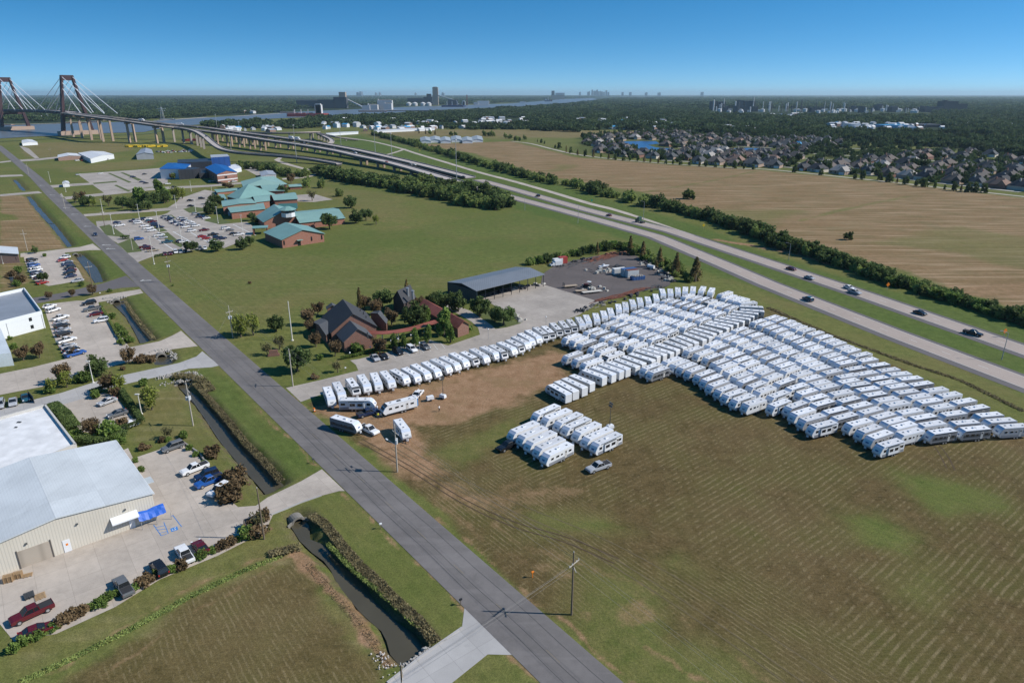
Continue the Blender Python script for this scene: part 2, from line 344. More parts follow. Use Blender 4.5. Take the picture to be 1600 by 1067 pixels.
    i=np.arange(n).reshape(nr,nc); q=np.stack([i[:-1,:-1],i[:-1,1:],i[1:,1:],i[1:,:-1]],-1).reshape(-1,4)
    me.vertices.add(n); me.vertices.foreach_set('co',co.ravel()); me.loops.add(q.size); me.loops.foreach_set('vertex_index',q.ravel().astype(np.int32))
    me.polygons.add(len(q)); me.polygons.foreach_set('loop_start',np.arange(0,q.size,4,dtype=np.int32)); me.polygons.foreach_set('loop_total',np.full(len(q),4,dtype=np.int32))
    me.polygons.foreach_set('use_smooth',np.ones(len(q),bool)); me.update(calc_edges=True)
    for k,a in A.items():
        at_=me.attributes.new(k,'FLOAT','POINT'); at_.data.foreach_set('value',a.ravel().astype(np.float32))
    t=NT('ground_cover'); p=t.pos()
    n0=t.noise(p,.012,4); n1=t.noise(p,.06,5,.6); n2=t.noise(p,.35,5,.65); n3=t.noise(p,1.6,5,.7); n4=t.noise(p,7,3,.6)
    d1=t.m('SUBTRACT',n1,.5); d2=t.m('SUBTRACT',n2,.5); d0=t.m('SUBTRACT',n0,.5)
    v=t.ramp(t.m('ADD',t.m('MULTIPLY',n2,.6),t.m('MULTIPLY',n3,.4)),.32,.68)
    green=t.mix(v,(.062,.082,.018),(.185,.188,.060)); green=t.mix(t.m('MULTIPLY',t.ramp(n1,.42,.72),.8),green,(.135,.128,.042)); green=t.mix(t.m('MULTIPLY',t.ramp(t.noise(p,.025,5,.7),.5,.66),.45),green,(.165,.13,.055)); green=t.mix(t.m('MULTIPLY',t.ramp(n0,.55,.42),.4),green,(.075,.105,.022))
    green=t.mix(t.m('MULTIPLY',t.attr('lush'),.8),green,t.mix(v,(.035,.068,.012),(.095,.150,.035)))
    tan=t.mix(v,(.145,.095,.042),(.225,.155,.078)); tan=t.mix(t.m('MULTIPLY',t.ramp(n1,.46,.66),.6),tan,(.12,.105,.042)); tan=t.mix(t.m('MULTIPLY',t.ramp(t.noise(t.rot(p,-.38,(.2,1,1)),.09,5,.7),.45,.7),.55),tan,(.26,.17,.095))
    tan=t.mix(t.m('MULTIPLY',t.ramp(t.noise(t.rot(p,-.38,(.06,1,1)),.35,3),.5,.66),.75),tan,(.36,.265,.165))
    dry=t.m('ADD',t.attr('dry'),t.m('ADD',t.m('MULTIPLY',d1,.7),t.m('MULTIPLY',d2,.3)),clamp=True)
    dry=t.m('MULTIPLY',dry,t.m('ADD',.25,t.m('MULTIPLY',t.attr('dry'),.9)),clamp=True)
    col=t.mix(dry,green,tan)
    # faint mowing lanes on the lawns and the left field
    mw=t.new('ShaderNodeTexWave',{'Vector':t.rot(p,R(-38)),'Scale':.16,'Distortion':2.0,'Detail':2.0,'Detail Scale':1.0}).outputs['Fac']
    col=t.mix(t.m('MULTIPLY',t.ramp(mw,.4,1),.22),col,t.mix(1.0,col,(1.35,1.3,1.2),'MULTIPLY'))
    # cut hay field with straw rows; headland rows follow the road
    hayb=t.mix(v,(.048,.036,.012),(.145,.102,.044)); hayb=t.mix(t.m('MULTIPLY',t.ramp(t.noise(p,.03,5,.7),.48,.62),.5),hayb,(.17,.115,.062)); hayb=t.mix(t.ramp(n1,.42,.7),hayb,(.085,.08,.022))
    def rows(ang,sc,dist):
        q=t.rot(p,ang); w=t.new('ShaderNodeTexWave',{'Vector':q,'Scale':sc,'Distortion':dist,'Detail':3.0,'Detail Scale':.6},bands_direction='X').outputs['Fac']
        brk=t.noise(t.rot(p,ang,(1,.12,1)),.9,4,.7)
        a=t.ramp(w,.62,.95); return t.m('MULTIPLY',a,t.ramp(t.m('ADD',brk,t.m('MULTIPLY',d1,.5)),.42,.62),clamp=True)
    fine=t.ramp(t.noise(t.rot(p,R(-60),(.15,1,1)),3.0,4,.75),.45,.75)
    r1=rows(HAYANG,.235,2.2); r2=rows(ROADANG,.36,3.4)
    rr=t.mix(t.attr('head'),r1,r2); hay=t.mix(t.m('MULTIPLY',rr,.48),hayb,(.27,.21,.12)); hay=t.mix(t.m('MULTIPLY',fine,.38),hay,(.19,.15,.075))
    col=t.mix(t.m('MULTIPLY',t.attr('hay'),t.ramp(t.m('ADD',t.attr('hay'),t.m('MULTIPLY',d2,.6)),.3,.7)),col,hay)
    dirt=t.mix(v,(.19,.105,.052),(.35,.225,.135)); dirt=t.mix(t.m('MULTIPLY',t.ramp(t.noise(p,.09,5,.7),.5,.62),.55),dirt,(.20,.135,.065)); dd=t.attr('dirt')
    dk=t.m('MULTIPLY',t.ramp(t.m('ADD',dd,t.m('ADD',t.m('MULTIPLY',d2,.9),t.m('MULTIPLY',d1,.6))),.28,.7),t.m('MINIMUM',t.m('MULTIPLY',dd,1.6),1.0),clamp=True)
    col=t.mix(dk,col,dirt)
    bk=t.mix(v,(.05,.045,.022),(.13,.105,.06)); col=t.mix(t.m('MULTIPLY',t.attr('bank'),t.ramp(n2,.35,.6)),col,bk)
    wd=t.mix(t.ramp(t.noise(p,.004,5,.65),.35,.65),(.016,.026,.010),(.040,.055,.020)); col=t.mix(t.attr('wood'),col,wd)
    # tufts: a fine speckle
    sp=t.m('MULTIPLY_ADD',t.ramp(n4,.3,.7),.7,.62); col=t.mix(1.0,col,t.new('ShaderNodeCombineColor',{0:sp,1:sp,2:sp}).outputs[0],'MULTIPLY')
    sp2=t.m('MULTIPLY_ADD',t.ramp(t.noise(p,2.6,5,.8),.36,.64),.5,.76); col=t.mix(1.0,col,t.new('ShaderNodeCombineColor',{0:sp2,1:sp2,2:sp2}).outputs[0],'MULTIPLY')
    mt=t.fin(col,.95,t.m('ADD',n3,t.m('MULTIPLY',n4,.5)),.45,.08,spec=.1); me.materials.append(mt)
    o=put('ground',me); tag(o,'flat ground of mown grass, hay stubble and bare dirt reaching the horizon','ground',kind='structure')
_a=at(1210,860);_b=at(1267,820); HAYANG=-math.atan2(_b.y-_a.y,_b.x-_a.x)+PI/2
_a=at(975,1067);_b=at(345,525); RD=(_b-_a).normalized(); ROADANG=-math.atan2(RD.y,RD.x)+PI/2
ground()
# water
tw=NT('canal_water'); pw=tw.pos(); WATER=tw.fin(tw.mix(tw.noise(pw,.12,3),(.055,.047,.028),(.09,.078,.05)),.25,tw.noise(pw,2.5,3),.06,.05,spec=.5)
tw=NT('lake_water'); pw=tw.pos(); LAKE=tw.fin((.03,.10,.24),.3,tw.noise(pw,.6,3),.3,.3,spec=.5)
tw=NT('river_water'); pw=tw.pos(); RIVER=tw.fin(tw.mix(tw.noise(pw,.01,4),(.10,.11,.12),(.16,.165,.165)),.35,tw.noise(pw,.15,3),.2,.5,spec=.4)
CANLAB=['muddy canal water with a round pool beside the nearest grass lot','dark canal water between the white power pole and the road','narrow canal water beside the hedge of the pickup parking lot','small pool between two stone culverts','narrow blue canal water by the upper parking lot','small pond behind the tan building','canal water beside the tan stubble field','far stretch of the roadside canal','long roadside canal beside the striped field']
for i,p in enumerate(PONDS):
    c=sum(p,Vector())/len(p); q=[(c+(v-c)*1.0+(v-c).normalized()*.9) for v in p]
    tag(obj('canal_water',MB().sheet(q,WL),WATER),CANLAB[i],'water',kind='structure')
for i,p in enumerate(LAKES): tag(obj('pond_water',MB().sheet(p,.25),LAKE),['curved blue pond among the houses','second blue pond at the right of the houses'][i],'pond',kind='structure')
RIV=[(-260,222),(0,217),(60,213.5),(112,212.5),(150,209),(225,207),(262,199),(300,196),(340,193),(400,187),(470,184),(540,181),(600,178),(650,174),(720,170.5),(800,167.5),(850,163.5),(900,160),(935,156),(926,153.8),(880,155.3),(850,158),(800,162),(720,165),(650,167),(560,171),(470,175),(400,179.5),(330,184),(245,189.5),(160,192),(60,195),(0,197),(-260,200)]
tag(obj('river',MB().sheet(P(RIV),.5),RIVER),'wide grey blue river crossing behind the bridge','river',kind='structure')
tag(obj('levee',MB().strip(smooth(P([(-200,226),(0,221.5),(60,218),(112,216),(150,212.5),(225,210),(262,203),(330,197),(400,191),(470,188)])),16,.6),M('levee_grass',(.09,.12,.035),.9,var=.3,sc=.03)),'green grass levee along the near river bank','levee',kind='structure')
tag(obj('river_bank',MB().strip(smooth(P([(-200,199),(0,195.5),(60,194.3),(105,193),(160,191.5)])),22,.9).strip(smooth(P([(245,189),(290,186.3),(325,184)])),26,.9).strip(smooth(P([(365,182.5),(410,179.8),(440,178)])),22,.9),M('bank_sand',(.42,.38,.33),.9)),'pale sand bank along the far river shore','river bank',kind='structure')
# ------------------------------------------------------------ pavements
ROADC=math.atan2(RD.y,RD.x)
ASPH=pave('road_asphalt',(.158,.146,.140),ROADC,var=.26,crack=0,lane=2.2); CONC=pave('drive_concrete',(.43,.375,.32),ROADC,4.5,crack=0,var=.28); CONC2=pave('lot_concrete',(.36,.32,.28),ROADC,5,var=.3,crack=0)
CONCL=pave('new_concrete',(.40,.385,.37),ROADC,4,var=.14,crack=0); DARK=pave('yard_asphalt',(.115,.098,.092),var=.25); HWY=pave('highway_concrete',(.36,.30,.26),0,0,var=.12,crack=.15); SHO=pave('shoulder_asphalt',(.125,.115,.115),var=.15,crack=0)
PAINTW=M('road_paint_white',(.6,.6,.58),.7,var=.3,sc=3); PAINTY=M('road_paint_yellow',(.20,.165,.115),.7,var=.3,sc=3); GRASS=M('lawn_grass',(.085,.105,.03),.95,var=.35,sc=.5); BLUEP=M('blue_paint',(.05,.2,.5),.7)
_r0=at(5,228);_r1=at(975,1067); 
roadR=[Vector((_r1.x+(_r1-at(345,525)).normalized().x*s,_r1.y+(_r1-at(345,525)).normalized().y*s,0)) for s in (90,)]+[at(975,1067),at(800,912),at(560,725),at(400,570),at(282,467),at(155,362),at(100,310),at(50,267),at(5,228)]
roadL=[roadR[0]+Vector((-.79,-.61,0))*8.9]+[at(850,1067),at(725,945),at(500,728),at(316,547),at(220,452),at(145,380),at(125,360),at(65,300),at(15,250),at(0,228)]
# straight road fitted through both edges
rc=[(a) for a in roadR]; p0=roadR[0]; p1=at(5,228); dR=(at(100,310)-at(975,1067)).normalized(); nR=Vector((-dR.y,dR.x,0))
o0=at(975,1067)+nR*4.45; RDL=[o0-dR*90,o0,o0+dR*150,o0+dR*300,o0+dR*600]+[at(60,277)+nR*2.2,at(3,229)+nR*4,at(-60,190+20)]
k=MB().strip(RDL,8.9,.05); tag(obj('road',k,ASPH),'grey asphalt two-lane road running from the foreground to the bridge','road',kind='structure')
def onroad(s,off): return o0+dR*s+nR*off
k=MB()
for i in range(60): 
    a=-4+i*12.0
    if i%1==0: k.strip([onroad(a,.0),onroad(a+3,0)],.11,.058)
kt=MB()
for o_,a,b in ((1.9,-20,330),(-.4,60,240),(-2.4,-10,180),(2.6,150,420),(.25,0,130)):
    kt.strip([onroad(a+i*7,o_+.12*math.sin(i*1.7+o_)) for i in range(int((b-a)/7))],.07,.056)
tag(obj('tar_seam',kt,M('tar_seam',(.04,.038,.038),.6)),'dark tar seams running along the road','road marking',kind='structure')
tag(obj('lane_marking',k,PAINTY),'worn yellow dashes along the middle of the road','road marking',kind='structure')
k=MB()
for px,py in ((228,438.5),(166,383),(173,389),(137,354),(117,335),(104,325),(82,305),(66,290)):
    c=at(px,py); u=dR; k.strip([c-Vector((2.2,.3,0)),c+Vector((2.2,.3,0))],.5,.058); k.strip([c-Vector((1.6,-1,0)),c-Vector((1.6,1,0))],.5,.062)
tag(obj('arrow_marking',k,PAINTW),'white turn arrows painted on the far part of the road','road marking',kind='structure')
def sheetp(name,pts,z,mat,label,cat='pavement',k=None):
    m=MB().sheet(P(pts),z); return tag(obj(name,m,mat),label,cat,kind='structure')
sheetp('driveway',[(726,947),(802,1018),(804,1023),(762,1022),(707,1066),(650,1120),(530,1120),(605,1066),(722,979)],.034,CONCL,'pale grey concrete driveway at the bottom of the picture')
sheetp('driveway',[(503,733),(539,767),(530,767),(500,775),(470,785),(440,798),(427,803),(415,830),(340,868),(250,905),(180,948),(88,990),(22,1002),(0,975),(-80,1000),(-80,820),(200,700),(208,716),(286,690),(300,700),(340,750),(352,775),(372,792),(400,790),(418,777),(470,752)],.034,CONC,'concrete parking apron and driveway around the metal warehouse')
sheetp('driveway',[(316,549),(343,571),(330,574),(295,576),(250,588),(201,599),(150,611),(139,620),(92,634),(60,640),(0,660),(-60,670),(-60,655),(0,640),(58,623),(95,614),(160,593),(240,576),(280,567),(307,557)],.034,CONCL,'concrete side street beside the stone culvert')
sheetp('parking_lot',[(92,634),(139,620),(158,613),(180,618),(214,662),(192,672),(152,676),(127,675)],.042,CONC,'small concrete parking lot behind the clipped hedge','parking lot')
sheetp('driveway',[(283,517),(309,541),(290,543),(268,546),(220,560),(180,571),(135,584),(100,595),(72,603),(0,617),(-60,630),(-60,598),(0,584),(50,574),(98,562),(150,552),(182,547),(250,533),(268,525)],.034,CONC,'concrete driveway into the pickup parking lot')
sheetp('parking_lot',[(67,476),(120,470),(152,470),(160,485),(187,522),(205,546),(180,560),(150,568),(105,568),(82,522)],.044,CONC,'large concrete parking lot with a row of pickups','parking lot')
sheetp('street',[(197,431),(218,448),(190,450),(160,455),(130,461),(65,473),(20,480),(20,470),(62,464),(100,457),(160,443)],.034,SHO,'narrow asphalt side street')
sheetp('driveway',[(219,452),(224,458),(205,462),(180,468),(150,473),(120,474),(140,466),(175,459)],.038,CONC,'thin concrete driveway over the canal')
sheetp('driveway',[(145,381),(158,391),(140,391),(102,395),(60,400),(32,402),(32,396),(60,394),(100,389),(125,386)],.034,CONC,'concrete driveway to the upper parking lot')
sheetp('parking_lot',[(37,402),(70,396),(100,393),(106,405),(122,420),(131,437),(100,443),(76,447),(50,437),(40,412)],.042,CONC,'concrete parking lot with two rows of cars beside the canal','parking lot')
for q in ([(0,304),(60,299),(66,302),(0,307)],[(0,274),(34,273),(37,275.5),(0,277)],[(0,253),(16,251),(18,253),(0,255)],[(96,302),(100,308),(85,312)],[(76,290),(120,287),(160,285),(160,288),(100,292),(80,294)],[(30,250),(60,248),(110,243),(110,245.5),(60,251),(30,253)],[(30,228),(45,232),(62,248),(56,249),(38,236)]): sheetp('side_road',q,.036,CONC2,'thin pale side road crossing the far grass lots','side road')
# school side
sheetp('parking_lot',[(150,346),(194,344),(254,336),(262,333),(270,327),(282,310),(320,297),(338,300),(334,330),(300,334),(321,344),(342,351),(386,347),(398,356),(392,370),(375,378),(350,388),(329,385),(296,392),(262,397),(241,400),(222,407),(213,411),(198,396),(182,379),(160,367),(152,357)],.034,CONC2,'wide school parking lot full of cars','parking lot')
for q in ([(155,354),(171,351),(196,368.5),(186,370),(166,368)],[(184,381),(207,372),(222,393),(199,395.5)],[(318,345),(342,339),(361,348),(342,350.5)],[(286,327),(300,323),(330,327),(320,331),(296,333)],[(243,366),(262,363),(288,384),(282,387)],[(222,341),(228,340),(262,361),(250,363)],[(258,336),(268,336),(276,341),(268,342)]):
    sheetp('grass_island',q,.047,GRASS,'green grass island in the school parking lot','grass island')
k=MB()
for q in ([(270,362),(312,386)],[(296,362),(330,382)],[(240,370),(275,393)],[(364,351),(400,368)],[(200,362),(240,359),(270,357)],[(272,363),(284,361)]): k.strip(P(q),.5,.05)
tag(obj('lane_marking',k,PAINTW),'white lines across the school parking lot','road marking',kind='structure')
sheetp('parking_lot',[(120,272),(217,265.5),(262,262),(262,285),(242,292),(200,297),(163,302),(146,290)],.034,CONC2,'pale empty parking lot beside the blue-roofed building','parking lot')
for q in ([(100,308),(160,302),(242,293),(330,289),(400,283),(400,285.5),(330,292),(242,297),(160,306),(103,312)],[(130,335),(190,330.5),(262,325),(276,316),(284,306),(290,308),(280,320),(268,329),(190,334),(133,338.5)]): sheetp('school_drive',q,.04,CONC2,'curved concrete school drive','drive')
for q in ([(168,271),(172,270.6),(206,285),(201,286)],[(145,286),(182,283),(183,285),(147,288)],[(178,290),(182,289),(205,299),(200,300)],[(188,270),(192,269.5),(222,281),(216,283)]): sheetp('grass_island',q,.045,GRASS,'thin planted strip in the empty parking lot','grass island')
sheetp('service_road',[(375,258),(400,262),(412,272),(402,275),(385,266),(360,262)],.034,CONC2,'service road behind the school','road')
sheetp('service_road',[(440,279),(470,276),(497,271),(497,269),(470,264),(440,256),(428,250),(436,246),(441,247),(437,251),(455,257),(480,264),(505,270),(505,273),(470,279),(442,281)],.034,CONC,'thin service road bending under the viaduct','road')
sheetp('playground_pad',[(452,306),(490,303),(520,312),(490,316),(456,315)],.034,CONC2,'grey concrete play court behind the school','court')
# front building side
sheetp('parking_lot',[(447,606),(500,594),(560,579),(556,570),(547,563),(560,561),(610,549),(635,537),(672,531),(700,540),(750,523),(747,512),(737,503),(715,490),(690,478),(672,474),(700,472),(735,486),(768,508),(775,514),(800,507),(812,500),(760,470),(745,462),(800,448),(847,443),(938,471),(905,492),(870,505),(840,518),(800,537),(740,553),(690,565),(640,580),(560,600),(500,617),(470,628)],.034,CONC2,'concrete drive and loading lot between the trailers and the brick office','parking lot')
sheetp('grass_island',[(742,487),(760,480),(800,500),(815,505),(790,512),(774,514),(768,508)],.044,GRASS,'grass island between the two drives','grass island')
sheetp('yard',[(845,443.5),(848,428),(870,413),(930,400),(985,396),(1020,412),(1052,432),(1046,446),(1000,456),(938,472)],.042,DARK,'dark asphalt storage yard behind the trailers','yard')
k=MB()
for i in range(9): k.strip([at(600+i*11,553-i*2.2),at(607+i*11,562-i*2.2)],.12,.05)
tag(obj('parking_line',k,PAINTW),'white bay lines in front of the brick office','road marking',kind='structure')
# blue accessible bay painted on the apron
k=MB(); z=.05
for a,b in (((240,820),(252,837)),((252,837),(263,833)),((256,816),(263,833)),((243,824),(258,821)),((246,828),(260,826)),((249,833),(261,830)),((270,805),(284,823)),((270,805),(267,807))): k.strip([at(*a),at(*b)],.13,z)
k.sheet(P([(266,826),(277,822),(278.5,827.5),(268,831)]),z)
tag(obj('bay_marking',k,BLUEP),'blue painted accessible parking bay','road marking',kind='structure')
k=MB(); c=at(272.5,826.5)
def icon(x,y): return c+Vector((x*.9,y*.9,0))
for i in range(9):
    a0=R(-200+i*27);a1=R(-200+(i+1)*27); k.strip([icon(.33*math.cos(a0),-.15+.33*math.sin(a0)),icon(.33*math.cos(a1),-.15+.33*math.sin(a1))],.1,z+.006)
k.strip([icon(-.05,.45),icon(-.02,.05),icon(.25,.03),icon(.38,-.35)],.11,z+.01); k.box(c.x-.05,c.y+.5,z+.006,.17,.17,.004)
tag(obj('wheelchair_symbol',k,PAINTW),'white wheelchair symbol on the blue bay','road marking',kind='structure')
# highway
NEARC=smooth(P([(735,290),(800,308.5),(870,327),(940,346),(1025,370)]))+P([(1130,414),(1200,444.5),(1400,523.5),(1600,599)])
NEARC+= [NEARC[-1]+(NEARC[-1]-NEARC[-2]).normalized()*t for t in (60,140)]
FARC=smooth(P([(747,281),(800,295.5),(880,318),(937,333.5),(1050,361.5)]))+P([(1200,411),(1350,461),(1600,548)])
FARC+=[FARC[-1]+(FARC[-1]-FARC[-2]).normalized()*t for t in (60,160)]
def hwy(c,lab,side):
    tag(obj('highway_shoulder',MB().strip(c,13.2,.04),SHO),'dark asphalt shoulders of the '+lab,'road',kind='structure')
    tag(obj('highway',MB().strip(c,8.2,.075,off=side),HWY),lab,'highway',kind='structure')
    k=MB().strip(c,.16,.082,off=side+3.95).strip(c,.16,.082,off=side-3.95)
    L=0
    for i in range(len(c)-1):
        a,b=c[i],c[i+1]; d=(b-a); l=d.length; d.normalize(); n=Vector((-d.y,d.x,0)); s=(-L)%12
        while s+3<l: k.strip([a+d*s+n*side,a+d*(s+3)+n*side],.14,.082); s+=12
        L+=l
    tag(obj('lane_line',k,PAINTW),'white lane lines on the '+lab,'road marking',kind='structure')
hwy(NEARC,'nearer concrete carriageway of the highway',.6); hwy(FARC,'farther concrete carriageway of the highway',.4)
tag(obj('slip_road',MB().strip(smooth(P([(537,215),(580,221),(625,232),(650,240),(700,255),(750,270),(800,283),(860,300),(920,318),(960,328),(1030,350),(1085,368)])),[6]*36+[5,5,4,4,3,2,1,1,.5],.05),CONC),'pale slip road joining the highway','road',kind='structure')
tag(obj('slip_road',MB().strip(smooth(P([(600,243),(612,240),(625,236),(632,233)])),5,.055),CONC),'short curved link road in the grass below the slip road','road',kind='structure')
tag(obj('field_road',MB().strip(smooth(P([(800,221),(830,225),(862,233),(900,241.5),(960,249),(1050,256.5),(1150,263),(1200,265),(1275,272.5),(1375,283),(1475,294),(1600,307.5),(1700,319)])),5,.05),CONC),'pale road between the brown field and the houses','road',kind='structure')
MUD=M('mud_track',(.075,.05,.028),.95,var=.4,sc=.8); STRAWT=M('pressed_straw',(.125,.098,.052),.95,var=.4,sc=.8)
kt=MB()
for l in ([(1452,690),(1462,700),(1471,715),(1479,731)],[(1462,690),(1474,703),(1484,718),(1492,735)],[(560,690),(640,735),(720,785),(800,822),(880,846),(960,880)],[(566,686),(646,731),(726,780),(806,816),(886,839),(968,873)]): kt.strip(smooth(P(l)),.24,.03)
tag(obj('tyre_track',kt,MUD),'dark muddy tyre tracks curving over the hay stubble','tyre tracks',kind='structure')
kt=MB()
for j in (0,1,3): kt.strip(smooth(P([(610+j*5,700-j*2),(700+j*7,757-j*3),(800+j*9,806-j*4),(900+j*11,852-j*5),(1000+j*13,910-j*6),(1120+j*15,990-j*7),(1260+j*18,1090-j*8)])),.18,.026+j*.0005)
tag(obj('tyre_track',kt,STRAWT),'pale pressed straw lines sweeping along the field edge','tyre tracks',kind='structure')
#sheetp('ditch_line',[(1200,479),(1300,522),(1420,566),(1500,592),(1600,640),(1600,645),(1500,598),(1420,571),(1300,526),(1200,483)],.02,M('dark_soil',(.05,.042,.022),.95,var=.5,sc=.4),'dark drainage furrow in the highway verge','ditch')
# ------------------------------------------------------------ travel trailers
GLASS=M('tinted_glass',(.015,.017,.02),.15,var=.1,spec=.6); TYRE=M('tyre_rubber',(.02,.02,.02),.8); STEEL=M('galvanised_steel',(.45,.46,.47),.4,metal=.6)
GREYB=M('grey_trim',(.23,.24,.26),.5); DGREY=M('dark_trim',(.06,.065,.07),.5); SHADEW=M('shade_tint_white_cap',(.50,.56,.66),.3,var=.04,rv=.05); CREAM=M('cream_panel',(.50,.49,.47),.5,var=.05); SIDESH=M('shade_tint_side_panel',(.36,.37,.39),.45,var=.05,rv=.15); SIDESHD=M('dark_shade_side_panel',(.20,.205,.22),.45,var=.05); BLACK=M('black_plastic',(.02,.02,.022),.35)  # shade is painted into the cap blue and the side panel greys
ROOFW=M('white_roof_membrane',(.62,.63,.65),.75,var=.12,sc=.8,rv=.14); BLUEG=M('blue_graphic',(.09,.14,.26),.5)
def trailer_proto(kind):
    L=7.6; w=1.22; t=thing('travel_trailer','-','trailer')
    hr=L/2
    if kind=='box': prof=[(-hr,.6),(-hr,3.12),(-hr+.25,3.22),(hr-.3,3.22),(hr,2.9),(hr,1.0),(hr-.5,.6)]
    else: prof=[(-hr,.6),(-hr,3.1),(-hr+.2,3.22),(hr-.75,3.22),(hr-.15,2.72),(hr+.38,1.75),(hr+.42,1.35),(hr+.05,.75),(hr-.4,.6)]
    b=MB().side(prof,-w,w); fi=b.f; mats=[WHITE,SHADEW,DGREY,CREAM,SIDESH if kind!='stripe' else SIDESHD]
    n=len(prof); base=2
    side=3 if kind=='box' else 4 if kind in('stripe','grey') else 0  # grey and stripe sides coloured darker, as if shaded by neighbouring trailers
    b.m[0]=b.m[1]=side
    for i in range(n):
        if kind!='box' and i in (4,5,6): b.m[base+i]=1  # front cap white tinted blue, its shade painted in
        if kind=='black' and i in (4,5): b.m[base+i]=2
    obj('body',b,mats,t,bevel=.06)
    rf=MB().box(-.2,0,3.235,L-1.1,w*2-.22,.03).box(-.2,0,3.25,.06,w*2-.3,.03).box(-2.4,0,3.25,.05,w*2-.3,.03).box(2.0,0,3.25,.05,w*2-.3,.03)
    obj('roof',rf,ROOFW,t)
    obj('air_conditioner',MB().box(.1,0,3.36,.95,.65,.25,tx=.8,ty=.8).box(-.15,0,3.46,.3,.45,.05),WHITE if kind!='black' else DGREY,t)
    for x,y in ((2.0,-.15),(-2.3,.35)): obj('roof_vent',MB().box(x,y,3.3,.4,.4,.12,tx=.85,ty=.85).box(x,y,3.37,.34,.34,.03,m=1),[STEEL,DGREY],t)
    sk=MB()
    if kind in ('skirt','slide','box','grey'):
        for s in (-1,1): sk.box(-.1,s*(w+.012),1.0,L-.5,.03,.7)
    elif kind=='stripe':
        for s in (-1,1): sk.box(-.1,s*(w+.012),1.75,L-.6,.03,.75); sk.box(.2,s*(w+.012),.85,L-1.2,.03,.3)
    else:
        for s in (-1,1): sk.box(-.1,s*(w+.012),.75,L-.5,.03,.22)
    obj('skirt',sk,DGREY if kind in('stripe','black') else GREYB,t)
    wz=2.15 if kind!='stripe' else 1.95
    for s in (-1,1):
        if kind=='slide':
            sl=MB().box(.1,s*(w+.14),1.9,3.4,.34,1.9).box(.1,s*(w+.15),2.87,3.5,.38,.05,m=1); so=obj('slide_out',sl,[WHITE,DGREY],t)
            for x in (-.75,.95): obj('window',MB().box(x,s*(w+.32),2.1,1.15,.03,.75).box(x,s*(w+.312),2.1,1.3,.02,.9,m=1),[GLASS,WHITE],so)
            xs=(2.75,-2.9)
        else: xs=(2.5,1.0,-.2,-2.6) if kind!='box' else (2.6,-2.4)
        for i,x in enumerate(xs):
            ww=(.7,.85,.5,.8)[i%4]; hh=(.55,.5,.4,.5)[i%4]
            obj('window',MB().box(x,s*(w+.02),wz,ww,.03,hh).box(x,s*(w+.012),wz,ww+.12,.02,hh+.12,m=1),[GLASS,DGREY if kind in('stripe','slide') else WHITE],t)
        if s==1 or kind=='box': obj('door',MB().box(-1.4 if kind!='slide' else -2.2,s*(w+.018),1.75,.62,.03,1.85).box((-1.4 if kind!='slide' else -2.2),s*(w+.03),2.3,.3,.03,.4,m=1),[CREAM,GLASS],t)
    if kind in('slide','stripe'):
        for s in(-1,1): obj('awning_rail',MB().box(-.3,s*(w+.05),3.12,L-1.6,.1,.1),DGREY,t)
    if kind=='black': obj('front_window',MB().add([(hr-.02,-.95,2.62),(hr+.32,-.8,1.95),(hr+.32,.8,1.95),(hr-.02,.95,2.62)],[(0,1,2,3)]),GLASS,t)
    elif kind!='box': obj('front_badge',MB().add([(hr+.18,-.5,2.2),(hr+.36,-.35,1.9),(hr+.36,.35,1.9),(hr+.18,.5,2.2)],[(0,1,2,3)]),BLUEG if kind!='plain' else GREYB,t)
    for s in (-1,1):
        for x in (-.95,-.15): obj('wheel',MB().wheel(x,s*(w-.16),.36,.36,.24).wheel(x,s*(w-.03),.36,.19,.02,m=1),[TYRE,STEEL],t)
    obj('tongue',MB().tube((hr-.3,.6,.6),(hr+1.25,0,.55),.06).tube((hr-.3,-.6,.6),(hr+1.25,0,.55),.06).tube((hr+1.1,0,0),(hr+1.1,0,.6),.04),DGREY,t)
    obj('propane_tank',MB().tube((hr+.62,.17,.62),(hr+.62,.17,1.1),.15).tube((hr+.62,-.17,.62),(hr+.62,-.17,1.1),.15),WHITE,t)
    return proto(t)
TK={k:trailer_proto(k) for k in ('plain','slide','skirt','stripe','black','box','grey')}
KD={'plain':'plain white trailer','slide':'white trailer with wide framed windows','skirt':'white trailer with grey lower band','stripe':'white trailer with dark side stripe','black':'white trailer with dark front window','box':'square-ended white trailer','grey':'white trailer with shade-painted sides'}
TRCOUNT=0
def trailer(kind,c,h,label,group,L=7.6,w=1.0):
    global TRCOUNT; TRCOUNT+=1
    return dup(TK[kind],(c.x,c.y,0),h,label,group,sc=(L/7.6,w*.87,.94))
# curved row by the drive: rear and front roof ends
NR=Z(490,540,8,[(160,500,215,630),(275,440,345,570),(440,395,520,500),(580,345,665,475),(740,315,810,460),(860,300,970,425),(985,285,1140,370),(1130,265,1280,350),(1245,220,1410,320),(1380,190,1540,290)])
def Z2(ox,oy,s,l): return [(ox+a/s,oy+b/s,ox+c/s,oy+d/s) for a,b,c,d in l]
NR=Z2(490,540,8,[(160,500,215,630),(275,440,345,570),(440,395,520,500),(580,345,665,475),(740,315,810,460),(860,300,970,425),(985,285,1140,370),(1130,265,1280,350),(1245,220,1410,320),(1380,190,1540,290)])
NR+=Z2(660,480,8,[(130,635,310,720),(245,605,420,690),(365,560,530,650),(500,545,650,620),(615,505,790,600),(750,480,910,555),(860,460,1010,545),(960,425,1130,500),(1065,395,1220,470),(1140,355,1300,430),(1220,315,1360,390),(1310,275,1450,360),(1410,240,1530,325)])
